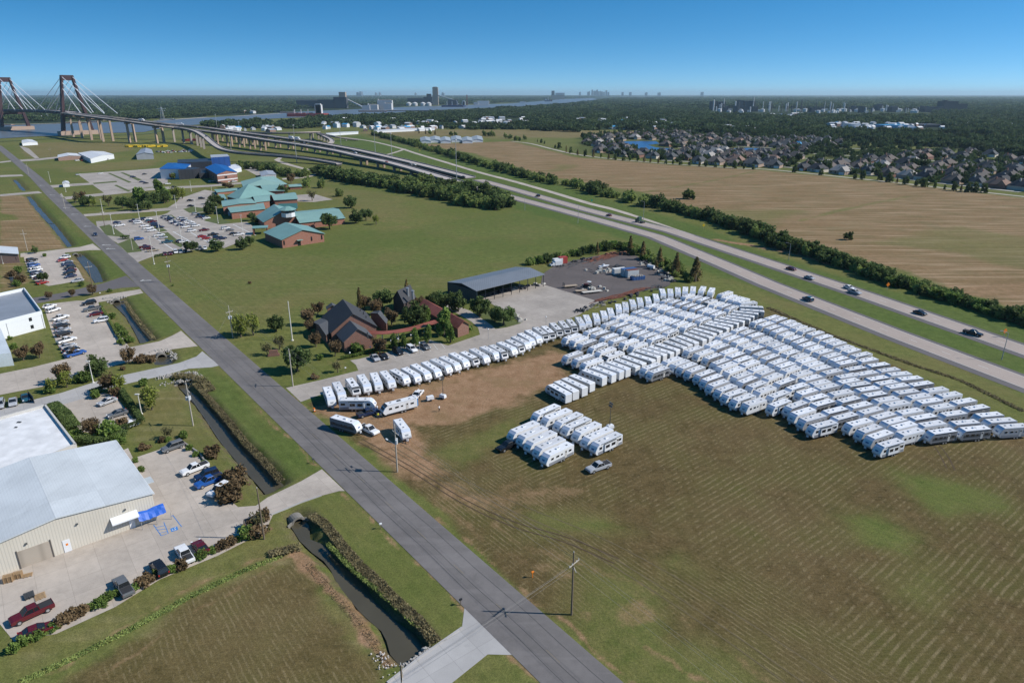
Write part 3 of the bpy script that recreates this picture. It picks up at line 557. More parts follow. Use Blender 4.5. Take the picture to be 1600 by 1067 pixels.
NR+=Z2(840,440,8,[(75,545,175,625),(180,505,270,590),(290,480,370,570),(390,460,460,545),(500,430,560,520),(600,405,640,490),(720,385,745,460),(815,355,840,420),(900,320,925,395),(1005,270,1020,345),(1090,245,1105,320),(1175,215,1200,280),(1270,190,1290,260),(1370,180,1390,240),(1470,145,1490,210),(1550,75,1575,150)])
NR+=Z2(1020,440,8,[(215,75,225,150),(310,60,318,130),(410,50,405,125),(508,50,500,115),(640,45,600,115),(750,65,715,130)])
nk=['plain','plain','black','plain','plain','plain','slide','skirt','plain','skirt','skirt','plain','skirt','black','plain','skirt','black','plain','black','plain','skirt','plain','black','black','black','black','black','plain','plain']
for i,(a,b,c_,d) in enumerate(NR):
    r=at(a,b,3.25); f=at(c_,d,3.25); dv_=f-r; h=math.atan2(dv_.y,dv_.x); m=(r+f)/2+dv_.normalized()*.35
    kd=nk[i] if i<len(nk) else 'plain'
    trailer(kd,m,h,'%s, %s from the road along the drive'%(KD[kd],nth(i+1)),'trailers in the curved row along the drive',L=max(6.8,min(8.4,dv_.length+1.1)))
def blk(pts,hd,lab,grp,kinds,L=7.3):
    for i,(px,py) in enumerate(pts):
        c=at(px,py,3.25); h=hd(px,py) if callable(hd) else hd
        kd=kinds[i%len(kinds)] if not isinstance(kinds,dict) else kinds.get(i,'plain')
        trailer(kd,c,h+random.uniform(-.03,.03),'%s, %s %s'%(KD[kd],nth(i+1),lab),grp,L=L*random.uniform(.96,1.05))
def hdg(a,b): p=at(*a,3.25);q=at(*b,3.25); d=q-p; return math.atan2(d.y,d.x)
# reference headings in the big field: rear point, front point of roofs
HREF=[((905.5,520),(883,528)),((940,581),(913,590)),((1083,547),(1069,552)),((1010,540),(990,547)),((1192,570),(1168,579)),((1235,622),(1203,634)),((1310,655),(1273,665)),((1245,520),(1222,528)),((1297,653),(1275,659)),((1413,687),(1375,697)),((1385,596),(1360,600)),((1470,600),(1445,604)),((1510,620),(1485,625)),((1590,662),(1557,664)),((1530,663),(1500,666)),((1447,581),(1420,583)),((1085,520),(1063,530)),((1150,455),(1125,464)),((1330,522),(1300,530)),((1390,660),(1340,676)),((1085,458),(1066,465))]
def hfield(px,py):
    sx=sy=0
    for a,b in HREF:
        mx,my=(a[0]+b[0])/2,(a[1]+b[1])/2; w=1/((px-mx)**2+(2*(py-my))**2+200)**1.5; h=hdg(a,b); sx+=w*math.cos(h); sy+=w*math.sin(h)
    return math.atan2(sy,sx)
A_=lambda l:Z(840,440,8,l)
B_=lambda l:Z(1020,440,8,l)
LB=[A_([(440,895),(570,935),(680,985)]),
 A_([(430,670),(520,705),(620,745),(755,790),(850,845),(950,895)]),
 A_([(690,595),(785,630),(895,670),(1000,710),(1145,735),(1255,778)]),
 A_([(905,505),(1030,530),(1115,562),(1200,600),(1290,630),(1385,658),(1480,692)]),
 A_([(1030,420),(1130,445),(1230,467),(1320,490),(1400,520),(1490,550),(1570,580),(1660,612)]),
 A_([(1265,362),(1345,385),(1430,412),(1515,440),(1590,468),(1690,490),(1780,512),(1880,540)]),
 A_([(1430,290),(1530,300),(1620,328),(1705,358),(1790,388),(1870,405),(1975,430),(2070,460)]),
 B_([(180,222),(270,240),(375,262),(465,288),(560,312),(650,340),(740,365),(815,390)]),
 B_([(440,165),(530,190),(630,210),(720,237),(800,268),(895,290),(985,315)])]
DIAG=['outermost','second','third','fourth','fifth','sixth','seventh','eighth','ninth']
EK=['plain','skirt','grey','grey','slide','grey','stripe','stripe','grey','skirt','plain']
q=0
for j,r in enumerate(LB):
    kk={i:random.choice(EK) for i in range(len(r))}; kk[len(r)-1]='slide' if j in(3,4,5,6,7,8) else 'plain'
    if j in(1,): kk[3]='slide';kk[5]='black'
    if j==8: kk[3]='black'
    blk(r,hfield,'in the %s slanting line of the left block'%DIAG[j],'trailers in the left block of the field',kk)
C_=lambda l:Z(840,560,8,l)
STRIP=C_([(265,365),(355,330),(455,290),(550,243)])+C_([(695,170),(810,135),(905,98),(1000,70),(1110,42)])+A_([(1195,965),(1298,928),(1368,884),(1450,860)])+B_([(95,838),(180,803),(280,772),(350,735),(430,708),(520,675),(590,643),(640,608),(720,578),(795,542),(840,515),(915,488),(985,462),(1065,438),(1120,408),(1160,375),(1240,348),(1230,302)])
SREF=[((858,600),(890,617)),((912,575),(942,586)),((965,562),(993,572)),((1003,547),(1030,555)),((1062,527),(1088,537)),((1093,511),(1122,519)),((1120,500),(1148,505)),((1141,486),(1168,490)),((1163,483),(1186,485)),((1160,477),(1188,478))]
def sfield(px,py):
    sx=sy=0
    for a,b in SREF:
        mx,my=(a[0]+b[0])/2,(a[1]+b[1])/2; w=1/((px-mx)**2+(py-my)**2+30)**1.5; h=hdg(b,a); sx+=w*math.cos(h); sy+=w*math.sin(h)
    return math.atan2(sy,sx)
blk(STRIP,sfield,'from the near end of the curved middle strip','trailers in the curved middle strip',{i:('box' if i not in(0,4,5,6,7) else ('slide' if i==0 else 'plain')) for i in range(60)},L=8.2)
blk(B_([(905,135),(955,180),(1040,203),(1110,222),(1180,252)]),lambda x,y:hdg((1168,467),(1150,473)) if x<1160 else hdg((1185,471),(1155,474)),'in the short row behind the middle strip','trailers in the short row by the highway',['skirt','plain','skirt','skirt','plain'],L=8)
E_=lambda l:Z(1180,480,9.975,l); F_=lambda l:Z(1180,570,9.975,l); G_=lambda l:Z(1320,540,11.43,l); H_=lambda l:Z(1320,620,11.43,l); I_=lambda l:Z(1450,590,10.667,l); D_=lambda l:Z(1020,540,8,l)
RB=[E_([(260,145),(370,177),(500,220),(590,260),(685,300),(800,343),(940,392),(1060,450),(1170,508),(1275,550),(1390,612),(1500,660)])+G_([(290,142),(400,235),(590,322),(770,412),(960,482),(1150,562),(1350,660)])+I_([(120,178),(350,262),(590,372),(800,478),(1010,595),(1200,690),(1420,785)]),
 E_([(50,205),(165,250),(275,300),(375,345),(480,405),(600,463),(700,512),(805,565),(925,620),(1060,675),(1190,735),(1300,790),(1410,842)])+G_([(180,385),(375,470),(575,560),(735,640),(925,700),(1095,800),(1310,880),(1500,965)])+I_([(210,458),(415,575),(610,722),(775,825)]),
 B_([(1085,585),(1180,622),(1280,655),(1370,705),(1450,750)])+E_([(210,530),(320,575),(425,625),(550,690),(690,745),(790,812),(900,870),(1020,930),(1190,985)])+G_([(30,520),(60,610),(230,668),(400,750),(530,845),(730,935),(920,1010)])+H_([(1150,235),(1390,335)])+I_([(60,745),(230,870)]),
 B_([(885,658),(985,692),(1090,728),(1175,782),(1275,822)])+E_([(100,700),(230,760),(345,832),(465,883),(550,945),(720,1012)])+F_([(870,185),(1000,258),(1115,322)])+F_([(1330,412),(1450,520)])+H_([(260,125),(450,222),(680,312),(880,402),(1045,487),(1165,600)]),
 B_([(755,760),(845,800),(945,855),(1035,903),(1120,955),(1210,1005)])+D_([(1310,270),(1400,315),(1495,372)])+F_([(455,240),(650,320),(800,400),(945,487),(1050,572),(1240,688),(1390,780)])+H_([(250,430),(440,545),(625,650),(810,800)]),
 B_([(510,830),(635,872),(745,922),(845,985)])+D_([(920,232),(1010,292),(1110,358),(1180,412),(1300,470),(1400,532)])+F_([(360,440)]),
 C_([(1420,85),(1510,130)])+D_([(240,165),(340,200),(430,237),(530,280),(650,330),(740,388),(815,455),(915,515),(1020,575),(1130,635),(1270,688)])+F_([(380,575),(640,602),(745,705),(895,800),(1060,905),(1500,882)])]
RB[6]=RB[6][:-1]
nmv=['in the line nearest the highway','in the second line from the highway','in the third line from the highway','in the fourth line from the highway','in the fifth line from the highway','in the sixth line from the highway','in the right block front line by the hay']
for j,r in enumerate(RB):
    kk={i:random.choice(EK) for i in range(len(r))}
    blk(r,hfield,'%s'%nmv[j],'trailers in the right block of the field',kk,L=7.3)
J_=lambda l:Z(780,620,8,l)
jh=hdg((835,658.75),(803.75,671.9))
blk(J_([(310,360),(420,422),(525,487),(632,562),(732,635)]),jh,'in the small group beside the black pickup','trailers in the small near-left group',['plain','plain','plain','plain','skirt'],L=8.0)
blk(J_([(590,145),(722,200),(868,250),(970,310),(1100,372),(1230,442),(1345,505)]),jh,'in the small group beside the light mast','trailers in the small group beside the light mast',['slide','plain','slide','slide','plain','plain','slide'],L=8.2)
def single(a,b,kd,lab,L):
    r=at(*a,3.25); f=at(*b,3.25); d=f-r; m=(r+f)/2; trailer(kd,m,math.atan2(d.y,d.x),lab,None,L=L)
single((538,622),(576,622),'slide','lone white trailer with framed windows standing crosswise near the road',8.6)
single((523,649),(555,658),'stripe','white trailer with dark striped side hitched to a white pickup',7.8)
single((621,653),(634,670),'plain','plain white trailer standing alone beside the utility pole',6.8)
single((643,620),(604,630),'black','white trailer with black front and slide-out beside the blue toilet',8.8)
print('trailers',TRCOUNT)

# ------------------------------------------------------------ vehicles
PREF=M('car_paint',(.5,.5,.5),.25); HEADL=M('headlight_lens',(.7,.72,.75),.15); TAILL=M('tail_light_lens',(.35,.02,.02),.3); INTER=M('bed_liner',(.03,.03,.032),.8); CHROME=M('bumper',(.12,.12,.13),.4)
def paint(n,c): return M('paint_'+n,c,.22,var=.04,spec=.6)
PC={'white':paint('white',(.72,.72,.72)),'silver':paint('silver',(.38,.39,.41)),'grey':paint('grey',(.13,.135,.14)),'black':paint('black',(.012,.012,.014)),'navy':paint('navy',(.012,.025,.07)),'blue':paint('blue',(.02,.09,.32)),'red':paint('red',(.28,.015,.012)),'maroon':paint('maroon',(.10,.008,.012)),'tan':paint('tan',(.36,.30,.22)),'teal':paint('teal',(.02,.08,.12))}
def car_proto(kind):
    t=thing(kind,'-','car'); w=.92
    if kind=='pickup_truck':
        L=5.8; prof=[(-2.9,.5),(-2.92,.95),(-2.85,1.12),(1.25,1.12),(2.45,1.06),(2.85,.92),(2.92,.55),(2.8,.38),(-2.8,.38)]; gh=[(-.95,1.12),(-.8,1.72),(.55,1.76),(1.3,1.12)]; top=(-.72,.5,1.77); wh=(-1.85,1.85,.40)
    elif kind=='sport_utility':
        L=4.9; prof=[(-2.4,.5),(-2.45,1.05),(1.05,1.1),(2.1,1.02),(2.4,.85),(2.45,.5),(2.3,.35),(-2.35,.35)]; gh=[(-2.35,1.06),(-2.15,1.66),(.35,1.72),(1.1,1.1)]; top=(-2.1,.3,1.73); wh=(-1.5,1.5,.37)
    elif kind=='minivan':
        L=5.0; prof=[(-2.5,.45),(-2.52,1.1),(1.4,1.08),(2.2,.9),(2.5,.7),(2.45,.35),(-2.4,.35)]; gh=[(-2.45,1.1),(-2.3,1.72),(.7,1.75),(1.6,1.05)]; top=(-2.2,.6,1.76); wh=(-1.6,1.6,.34)
    else:
        L=4.7; prof=[(-2.3,.45),(-2.35,.85),(-2.2,.98),(-1.5,1.0),(.95,.98),(2.0,.86),(2.3,.68),(2.33,.42),(2.2,.28),(-2.2,.28)]; gh=[(-1.75,.98),(-1.05,1.40),(.15,1.44),(1.05,.97)]; top=(-1.0,.1,1.45); wh=(-1.4,1.42,.33)
    b=obj('body',MB().side(prof,-w,w),PREF,t,bevel=.12)
    g=MB(); k=.80
    V=[(x,-w+.06,z) if z<1.2 else (x,-w*k,z) for x,z in gh]+[(x,w-.06,z) if z<1.2 else (x,w*k,z) for x,z in gh]
    g.add(V,[(0,1,2,3),(7,6,5,4),(0,4,5,1),(1,5,6,2),(2,6,7,3)]); obj('windows' if 0 else 'cabin_glass',g,GLASS,t)
    obj('roof',MB().box((top[0]+top[1])/2,0,top[2]+.01,top[1]-top[0],w*2*k-.02,.05,tx=.96,ty=.95),PREF,t)
    for s in (-1,1):
        for x,_ in ((gh[1][0],0),(gh[2][0],0),((gh[1][0]+gh[2][0])/2,0)): pass
        p=MB(); 
        for a,c in ((gh[0],gh[1]),(gh[3],gh[2])): p.tube((a[0],s*(w-.06),a[1]),(c[0],s*w*k,c[1]),.045,n=4)
        xm=(gh[1][0]+gh[2][0])/2-.1; p.tube((xm,s*(w-.05),1.0),(xm,s*(w*k+.01),gh[1][1]),.045,n=4); obj('pillar',p,PREF,t)
        obj('headlight',MB().box(prof[-4][0]-.12 if 0 else L/2-.18,s*.68,.78,.3,.34,.16),HEADL,t)
        obj('tail_light',MB().box(-L/2+.08,s*.78,.88,.16,.2,.3),TAILL,t)
        for x in wh[:2]: obj('wheel',MB().wheel(x,s*(w-.1),wh[2],wh[2],.24).wheel(x,s*(w+.01),wh[2],wh[2]*.58,.03,m=1),[TYRE,STEEL],t)
    if kind=='pickup_truck':
        obj('truck_bed',MB().box(-1.9,0,1.125,1.75,1.55,.03),INTER,t); obj('tailgate',MB().box(-2.83,0,1.0,.08,1.7,.4),PREF,t)
    return proto(t)
CK={k:car_proto(k) for k in('sedan','sport_utility','pickup_truck','minivan')}
CL={'sedan':'sedan','sport_utility':'SUV','pickup_truck':'pickup truck','minivan':'minivan'}
def car(kind,col,c,h,label,group=None):
    r=CK[kind].copy(); COL.objects.link(r); r.location=(c.x,c.y,c.z); r.rotation_euler=(0,0,h); r['label']=label; r['category']={'sport_utility':'SUV','pickup_truck':'pickup truck'}.get(kind,'car')
    if group: r['group']=group
    for ch in CK[kind].children:
        d=ch.copy(); COL.objects.link(d); d.parent=r
        for sl in d.material_slots:
            if sl.material==PREF: sl.link='OBJECT'; sl.material=PC[col]
    return r
def car2(kind,col,a,b,label,group=None,z=0.05,hh=.7):
    """a: rear pixel, b: front pixel, both at mid-body height"""
    p=at(*a,z+hh); q=at(*b,z+hh); d=q-p; m=(p+q)/2; m.z=z; return car(kind,col,m,math.atan2(d.y,d.x),label,group)
def lot(pts,h,where,group,z=.045,hh=.7):
    for i,p in enumerate(pts):
        kd,co=p[2],p[3]; c=at(p[0],p[1],z+hh); c.z=z
        car(kd,co,c,(h(p[0],p[1]) if callable(h) else h)+random.uniform(-.04,.04),'%s %s, %s %s'%(co if co not in('teal',) else 'dark teal',CL[kd],nth(i+1),where),group)
Sd,Su,Pk,Mv='sedan','sport_utility','pickup_truck','minivan'
for a in [(Pk,'maroon',(79,943),(19,970),'maroon pickup with open bed parked nearest the timber pallets'),
 (Sd,'maroon',(33,994),(82,975),'dark red sedan beside the low hedge, next to the maroon pickup'),
 (Pk,'grey',(201,928),(184,903),'dark grey pickup backed against the hedge with a white box in its bed'),
 (Su,'black',(257,898),(240,876),'black car between the grey pickup and the white pickup by the hedge'),
 (Pk,'white',(297,878),(279,852),'white pickup with dark bed backed against the hedge'),
 (Sd,'maroon',(321,864),(305,844),'dark maroon car right of the white pickup by the hedge'),
 (Su,'grey',(285,692),(254,703),'dark grey SUV alone at the top of the warehouse apron'),
 (Pk,'white',(323,724),(284,739),'white long-bed pickup facing the warehouse'),
 (Su,'navy',(337,737),(308,746),'dark blue SUV between the white pickup and the blue pickup'),
 (Pk,'blue',(346,743),(307,759),'bright blue pickup facing the warehouse'),
 (Su,'white',(357,756),(327,774),'white SUV beside the reddish bush on the apron'),
 (Su,'black',(388,815),(398,836),'black SUV half hidden by the bush near the brown pole'),
 (Sd,'silver',(182,621),(152,632),'silver blue sedan at the top of the small hedged lot'),
 (Sd,'grey',(198,641),(168,650),'dark grey sedan in the middle of the small hedged lot'),
 (Sd,'white',(215,658),(186,668),'white sedan behind the bush at the bottom of the small hedged lot'),
 (Sd,'silver',(20,618),(20,637),'silver sedan between two parked cars behind the flat white roof'),
 (Sd,'teal',(36,613),(43,629),'dark teal sedan nearest the gate behind the flat white roof'),
 (Su,'silver',(2,623),(-2,640),'silver SUV at the end of the row behind the flat white roof'),
 (Pk,'white',(562,664),(592,678),'white pickup towing the dark striped trailer'),
 (Pk,'navy',(558,649),(592,640),'dark blue pickup between the lone trailers and the standing worker'),
 (Pk,'black',(806,691),(782,701),'black pickup parked beside the small trailer group'),
 (Pk,'silver',(953,723),(917,735),'silver pickup driving on the hay stubble'),
 (Sd,'white',(648,620),(658,609),'white car behind the blue toilet'),
 (Sd,'silver',(580,553),(592,564),'silver sedan first in the bays of the brick office'),
 (Sd,'black',(593,551),(606,561),'black sedan next to the silver sedan at the brick office'),
 (Su,'black',(612,543),(632,555),'black SUV in the bays of the brick office'),
 (Su,'white',(634,539),(653,551),'white SUV in the bays of the brick office'),
 (Sd,'grey',(655,536),(673,546),'grey sedan last in the bays of the brick office'),
 (Sd,'navy',(147,363),(151,369),'dark blue sedan driving on the main road')]:
    car2(*a)
# pickup lot
hl=hdg((78,478),(98,474)); 
def lotC(x,y): return hdg((88,488),(103,483))
lot([(77,478,Sd,'white'),(83,484,Su,'white'),(94,496,Pk,'white'),(95,503,Sd,'silver'),(97,509,Su,'black'),(98,515,Sd,'silver'),(100,521,Su,'black'),(104,531,Pk,'white'),(106,540,Sd,'silver'),(111,545,Sd,'black'),(113,550,Sd,'white'),(118,552,Pk,'blue')],lambda x,y:hdg((x-10,y+3),(x+10,y-2.6)),'in the left row of the pickup lot','vehicles in the left row of the pickup lot')
lot([(139,473,Su,'black'),(144,482,Pk,'grey'),(149,490,Sd,'maroon'),(158,500,Su,'white')],lambda x,y:hdg((x+10,y-2),(x-10,y+1.6)),'in the right row of the pickup lot','vehicles in the right row of the pickup lot')
lot([(50,406,Su,'black'),(51,410,Sd,'silver'),(53,414,Su,'blue'),(54,418,Sd,'white'),(55,422,Pk,'white'),(57,426,Su,'navy'),(59,430,Pk,'white'),(62,433,Sd,'black'),(66,441,Sd,'red')],lambda x,y:hdg((x-9,y+1.8),(x+9,y-1.8)),'in the left row of the canal lot','vehicles in the left row of the canal lot')
lot([(101,402,Su,'white'),(97,406,Sd,'red'),(105,409,Sd,'silver'),(105,413,Su,'navy'),(109,418,Su,'black'),(110,422,Sd,'maroon'),(108,426,Su,'black'),(110,431,Sd,'navy'),(121,438,Sd,'silver')],lambda x,y:hdg((x+9,y-1.6),(x-9,y+1.6)),'in the right row of the canal lot','vehicles in the right row of the canal lot')
# school lot
cols=['white','navy','silver','black','teal','white','grey','maroon','white','navy','silver','white']
def sl(lst,where,grp,hp=((0,0),(8,-1.3))):
    out=[]
    for i,p in enumerate(Z(180,320,7.27,lst)):
        out.append((p[0],p[1],p[3] if len(p)>3 else random.choice([Sd,Sd,Su,Pk]),p[2] if len(p)>2 else random.choice(cols)))
    lot(out,lambda x,y:hdg((x,y),(x+8,y-.9)),where,grp)
sl([(20,200,'navy'),(50,232,'white',Pk)],'at the street edge of the school lot','cars at the street edge of the school lot')
sl([(212,180,'navy'),(245,185,'white'),(262,205,'white'),(330,237,'white'),(375,262,'white'),(412,290,'white')],'in the first row of the school lot','cars in the first row of the school lot')
sl([(335,160,'navy'),(372,160,'white'),(385,178,'teal'),(422,190,'maroon'),(445,208,'navy'),(452,230,'navy'),(510,250,'navy')],'in the second row of the school lot','cars in the second row of the school lot')
sl([(560,135,'grey'),(592,140,'silver'),(612,155,'navy'),(628,170,'black'),(655,186,'white'),(682,202,'navy'),(712,215,'white'),(740,226,'navy'),(795,247,'white')],'in the third row of the school lot','cars in the third row of the school lot')
sl([(742,150,'white'),(775,158,'silver'),(785,176,'navy'),(822,186,'white'),(842,202,'white'),(872,216,'silver'),(915,236,'white')],'in the fourth row of the school lot','cars in the fourth row of the school lot')
sl([(915,105,'silver'),(965,132,'navy'),(1015,136,'navy'),(1035,150,'white')],'by the grass island near the school door','cars by the school door')
sl([(870,293,'white',Su),(1010,285,'maroon',Pk),(985,356,'red',Sd),(1035,376,'red',Sd),(1112,336,'black',Pk),(1160,372,'navy',Su),(1205,380,'navy',Pk),(1105,408,'white',Sd),(1255,265,'white',Su),(1305,285,'grey',Sd),(1345,325,'black',Sd),(1405,336,'white',Pk)],'in the scattered group near the school entrance','cars near the school entrance')
sl([(500,343,'white'),(540,370,'silver'),(590,420,'teal'),(738,410,'black'),(775,416,'white'),(340,475,'maroon',Pk),(375,492,'maroon',Su),(430,514,'tan',Pk),(270,385,'blue')],'in the nearly empty part of the school lot','cars in the emptier part of the school lot')
def lot_row(lst,where,grp): lot([(p[0],p[1],p[3],p[2]) for p in Z(180,320,7.27,lst)],lambda x,y:hdg((x,y),(x+1.5,y+5)),where,grp)
lot_row([(565,555,'maroon',Sd),(628,550,'maroon',Sd),(688,534,'white',Su),(745,530,'silver',Sd),(797,525,'black',Sd),(965,497,'grey',Su),(1020,490,'white',Sd)],'in the row along the school lot hedge','cars in the row along the school lot hedge')
lot([(217,171.5+100,Sd,'black')] and [(226,272,Sd,'black'),(157,271,Sd,'white'),(122,273,Sd,'silver'),(208,276.5,Su,'navy'),(222,284,Sd,'navy'),(228,286,Sd,'black'),(262,287,Sd,'white'),(272,292,Sd,'black'),(297,313,Sd,'black'),(315,310,Su,'black'),(298,321.5,Sd,'black'),(330,283,Sd,'white'),(355,284,Sd,'white'),(366,283.5,Su,'white'),(345,286,Su,'black')],lambda x,y:hdg((x,y),(x+8,y-.6)),'around the blue-roofed building lot','cars around the blue-roofed building')
for i,a in enumerate([(Su,'black',(844,307),(837,305),'black SUV alone on the farther carriageway above the hedge',.08),
 (Sd,'maroon',(955,337),(948,335),'small dark car ahead of the semi truck'),
 (Sd,'maroon',(1230,418),(1243,421),'dark red sedan on the farther carriageway'),
 (Sd,'silver',(1258,431.5),(1272,435.5),'silver sedan behind the dark red sedan'),
 (Sd,'white',(1320,446.5),(1334,451),'white sedan beside the silver pickup'),
 (Pk,'silver',(1326,453),(1345,459),'silver pickup beside the white sedan'),
 (Sd,'black',(1430,486),(1446,490.5),'black sedan on the farther carriageway'),
 (Pk,'black',(1509,517),(1532,523),'black pickup on the farther carriageway near the light pole'),
 (Su,'teal',(1269,469.5),(1256,464.5),'dark SUV alone on the nearer carriageway'),
 (Su,'black',(783,302),(778,300),'dark SUV near the start of the farther carriageway')]): car2(*a[:5],group='vehicles driving on the highway',z=.08)
def rig(name,label,a,b,z,build,cat,group=None):
    p=at(*a,z+1); q=at(*b,z+1); d=q-p; m=(p+q)/2; t=thing(name,label,cat,(m.x,m.y,z),math.atan2(d.y,d.x),group); build(t); return t
def semi(t,green=(.05,.1,.08)):
    g=M('truck_green',green,.3)
    obj('cab',MB().side([(-.6,.9),(-.6,3.4),(.2,3.7),(1.2,3.0),(1.5,2.2),(2.9,2.0),(3.1,1.0),(3.0,.6),(-.6,.6)],-1.2,1.2),g,t,bevel=.08)
    obj('windscreen',MB().add([(1.23,-1,2.95),(1.52,-1,2.25),(1.52,1,2.25),(1.23,1,2.95)],[(0,1,2,3)]),GLASS,t)
    obj('frame',MB().box(-2.2,0,.85,3.6,1.0,.3),DGREY,t)
    for x in (2.1,-2.0,-3.2):
        for s in (-1,1): obj('wheel',MB().wheel(x,s*1.05,.5,.5,.35),TYRE,t)
rig('semi_truck','dark green semi tractor without a trailer on the farther carriageway',(1007,347),(992,343.5),.08,semi,'truck','vehicles driving on the highway')
# ------------------------------------------------------------ small things of the storage field
WOOD=M('pole_wood',(.17,.13,.09),.9,var=.3); WOODL=M('weathered_pole',(.42,.38,.32),.9,var=.25); PLB=M('toilet_blue',(.03,.22,.5),.5); YEL=M('yellow_plastic',(.6,.42,.02),.5); ORG=M('orange_plastic',(.7,.2,.02),.5); CONP=M('pale_pole_concrete',(.62,.60,.55),.8,var=.1)
c=at(649.5,633); t=thing('portable_toilet','blue portable toilet with white roof at the end of the slide-out trailer','portable toilet',(c.x,c.y,0),.4)
obj('cabin',MB().box(0,0,1.1,1.15,1.15,2.1,tx=.95,ty=.95),PLB,t,bevel=.03); obj('roof',MB().box(0,0,2.24,1.25,1.25,.2,tx=.8,ty=.8),WHITE,t); obj('door',MB().box(0,-.58,1.05,.75,.04,1.85),PLB,t); obj('vent_pipe',MB().tube((.4,.4,2.2),(.4,.4,2.6),.05),DGREY,t)
def mast(px,py,h,label,rz):
    c=at(px,py); t=thing('light_tower',label,'light tower',(c.x,c.y,0),rz,'mobile light towers')
    obj('trailer_body',MB().box(0,0,.85,1.8,1.1,.85,tx=.85,ty=.9),WHITE,t,bevel=.06); obj('mast',MB().tube((-.1,0,1),(-.1,0,h*.5),.09).tube((-.1,0,h*.5),(-.1,0,h),.05),DGREY,t)
    for a,b in ((-.35,-.3),(.35,-.3),(-.35,.3),(.35,.3)): obj('lamp_head',MB().box(-.1+b*.3,a,h+b,.2,.5,.42),DGREY,t)
    for s in (-1,1): obj('wheel',MB().wheel(0,s*.6,.3,.3,.18),TYRE,t)
    obj('drawbar',MB().tube((.8,0,.45),(2.0,0,.4),.05),DGREY,t)
mast(953,671,6.5,'white light tower trailer beside the right small trailer group',.5); mast(692,623,6.0,'white light tower trailer on the bare dirt','' or 2.6)
c=at(672,626); t=thing('generator','small white generator trailer on the bare dirt','generator',(c.x,c.y,0),.5); obj('housing',MB().box(0,0,.9,2.0,1.1,1.0,tx=.9,ty=.9),WHITE,t,bevel=.08); obj('exhaust_panel',MB().box(1.0,0,.9,.05,.8,.6),DGREY,t)
for s in (-1,1): obj('wheel',MB().wheel(0,s*.6,.3,.3,.18),TYRE,t)
obj('drawbar',MB().tube((-.9,0,.45),(-2.1,0,.4),.05),DGREY,t)
c=at(491,643); t=thing('traffic_barrel','orange traffic barrel with a small sign by the road entrance','traffic barrel',(c.x,c.y,0)); obj('barrel',MB().tube((0,0,.05),(0,0,1.0),.32,.24,n=14),ORG,t); obj('band',MB().tube((0,0,.45),(0,0,.6),.295,.28,n=14),WHITE,t); obj('base',MB().tube((0,0,0),(0,0,.08),.42,.42,n=14),TYRE,t); obj('handle',MB().box(0,0,1.06,.25,.05,.12),ORG,t)
# people
SKIN=M('skin',(.42,.25,.17),.6); HAIR=M('dark_hair',(.03,.02,.015),.8)
def person(px,py,label,top,trs,h,face,arms):
    c=at(px,py); t=thing('person',label,'person',(c.x,c.y,0),face)
    J={'pel':(0,0,.95,.15),'wst':(0,0,1.1,.125),'che':(.01,0,1.34,.16),'nec':(.01,0,1.5,.055),'hea':(.03,0,1.6,.085),'top':(.02,0,1.72,.08)}
    for s,n in ((1,'l'),(-1,'r')):
        st=.12 if s>0 else -.06
        J['hip'+n]=(0,s*.1,.9,.095); J['kne'+n]=(st*.6,s*.11,.5,.065); J['ank'+n]=(st,s*.12,.09,.045); J['toe'+n]=(st+.16,s*.13,.04,.04)
        J['sho'+n]=(0,s*.2,1.42,.06); a=arms[0 if s>0 else 1]; J['elb'+n]=(a[0]*.5,s*.27,1.15,.045); J['wri'+n]=(a[0],s*.25,a[1],.03)
    E=[('pel','wst'),('wst','che'),('che','nec'),('nec','hea'),('hea','top')]
    for n in 'lr': E+=[('pel','hip'+n),('hip'+n,'kne'+n),('kne'+n,'ank'+n),('ank'+n,'toe'+n),('che','sho'+n),('sho'+n,'elb'+n),('elb'+n,'wri'+n)]
    for n,s in (('l',1),('r',-1)):
        w=J['wri'+n]; J['pal'+n]=(w[0]+.03,w[1],w[2]-.07,.03); E.append(('wri'+n,'pal'+n))
        for f in range(4): J['f%d%s'%(f,n)]=(w[0]+.05+.006*f,w[1]+(f-1.5)*.022,w[2]-.15+.008*abs(f-1.5),.010); E.append(('pal'+n,'f%d%s'%(f,n)))
        J['th'+n]=(w[0]+.08,w[1]-s*.03,w[2]-.09,.011); E.append(('pal'+n,'th'+n))
    ks=list(J); me=bpy.data.meshes.new('body'); me.from_pydata([J[k][:3] for k in ks],[(ks.index(a),ks.index(b)) for a,b in E],[])
    o=put('body',me,t); md=o.modifiers.new('s','SKIN'); 
    for i,k in enumerate(ks): me.skin_vertices[0].data[i].radius=(J[k][3],)*2
    me.skin_vertices[0].data[ks.index('pel')].use_root=True; o.modifiers.new('u','SUBSURF').levels=1
    dg=bpy.context.evaluated_depsgraph_get(); m2=bpy.data.meshes.new_from_object(o.evaluated_get(dg)); m2.name='body'; m2.materials.clear()
    for m_ in (SKIN,top,trs,TYRE): m2.materials.append(m_)
    for p in m2.polygons:
        z=p.center.z; x=p.center; ar=abs(x.y)>.19 and z<1.25
        p.material_index=0 if z>1.49 or (ar and z<1.12) else 1 if z>.95 else 2 if z>.12 else 3
        p.use_smooth=True
    o.modifiers.clear(); o.data=m2
    hb=MB()
    for i in range(5):
        z0=1.66+i*.025; r=.1*math.cos(i*.34); z1=z0+.025; hb.tube((.0,0,z0),(.0,0,z1),r,.1*math.cos((i+1)*.3),n=10)
    obj('hair',hb,HAIR,t,smooth=True)
    obj('face',MB().box(.115,0,1.605,.035,.02,.04).box(.1,.03,1.635,.02,.02,.012,m=1).box(.1,-.03,1.635,.02,.02,.012,m=1).box(.1,0,1.565,.02,.045,.01,m=1),[SKIN,HAIR],t)
    return t
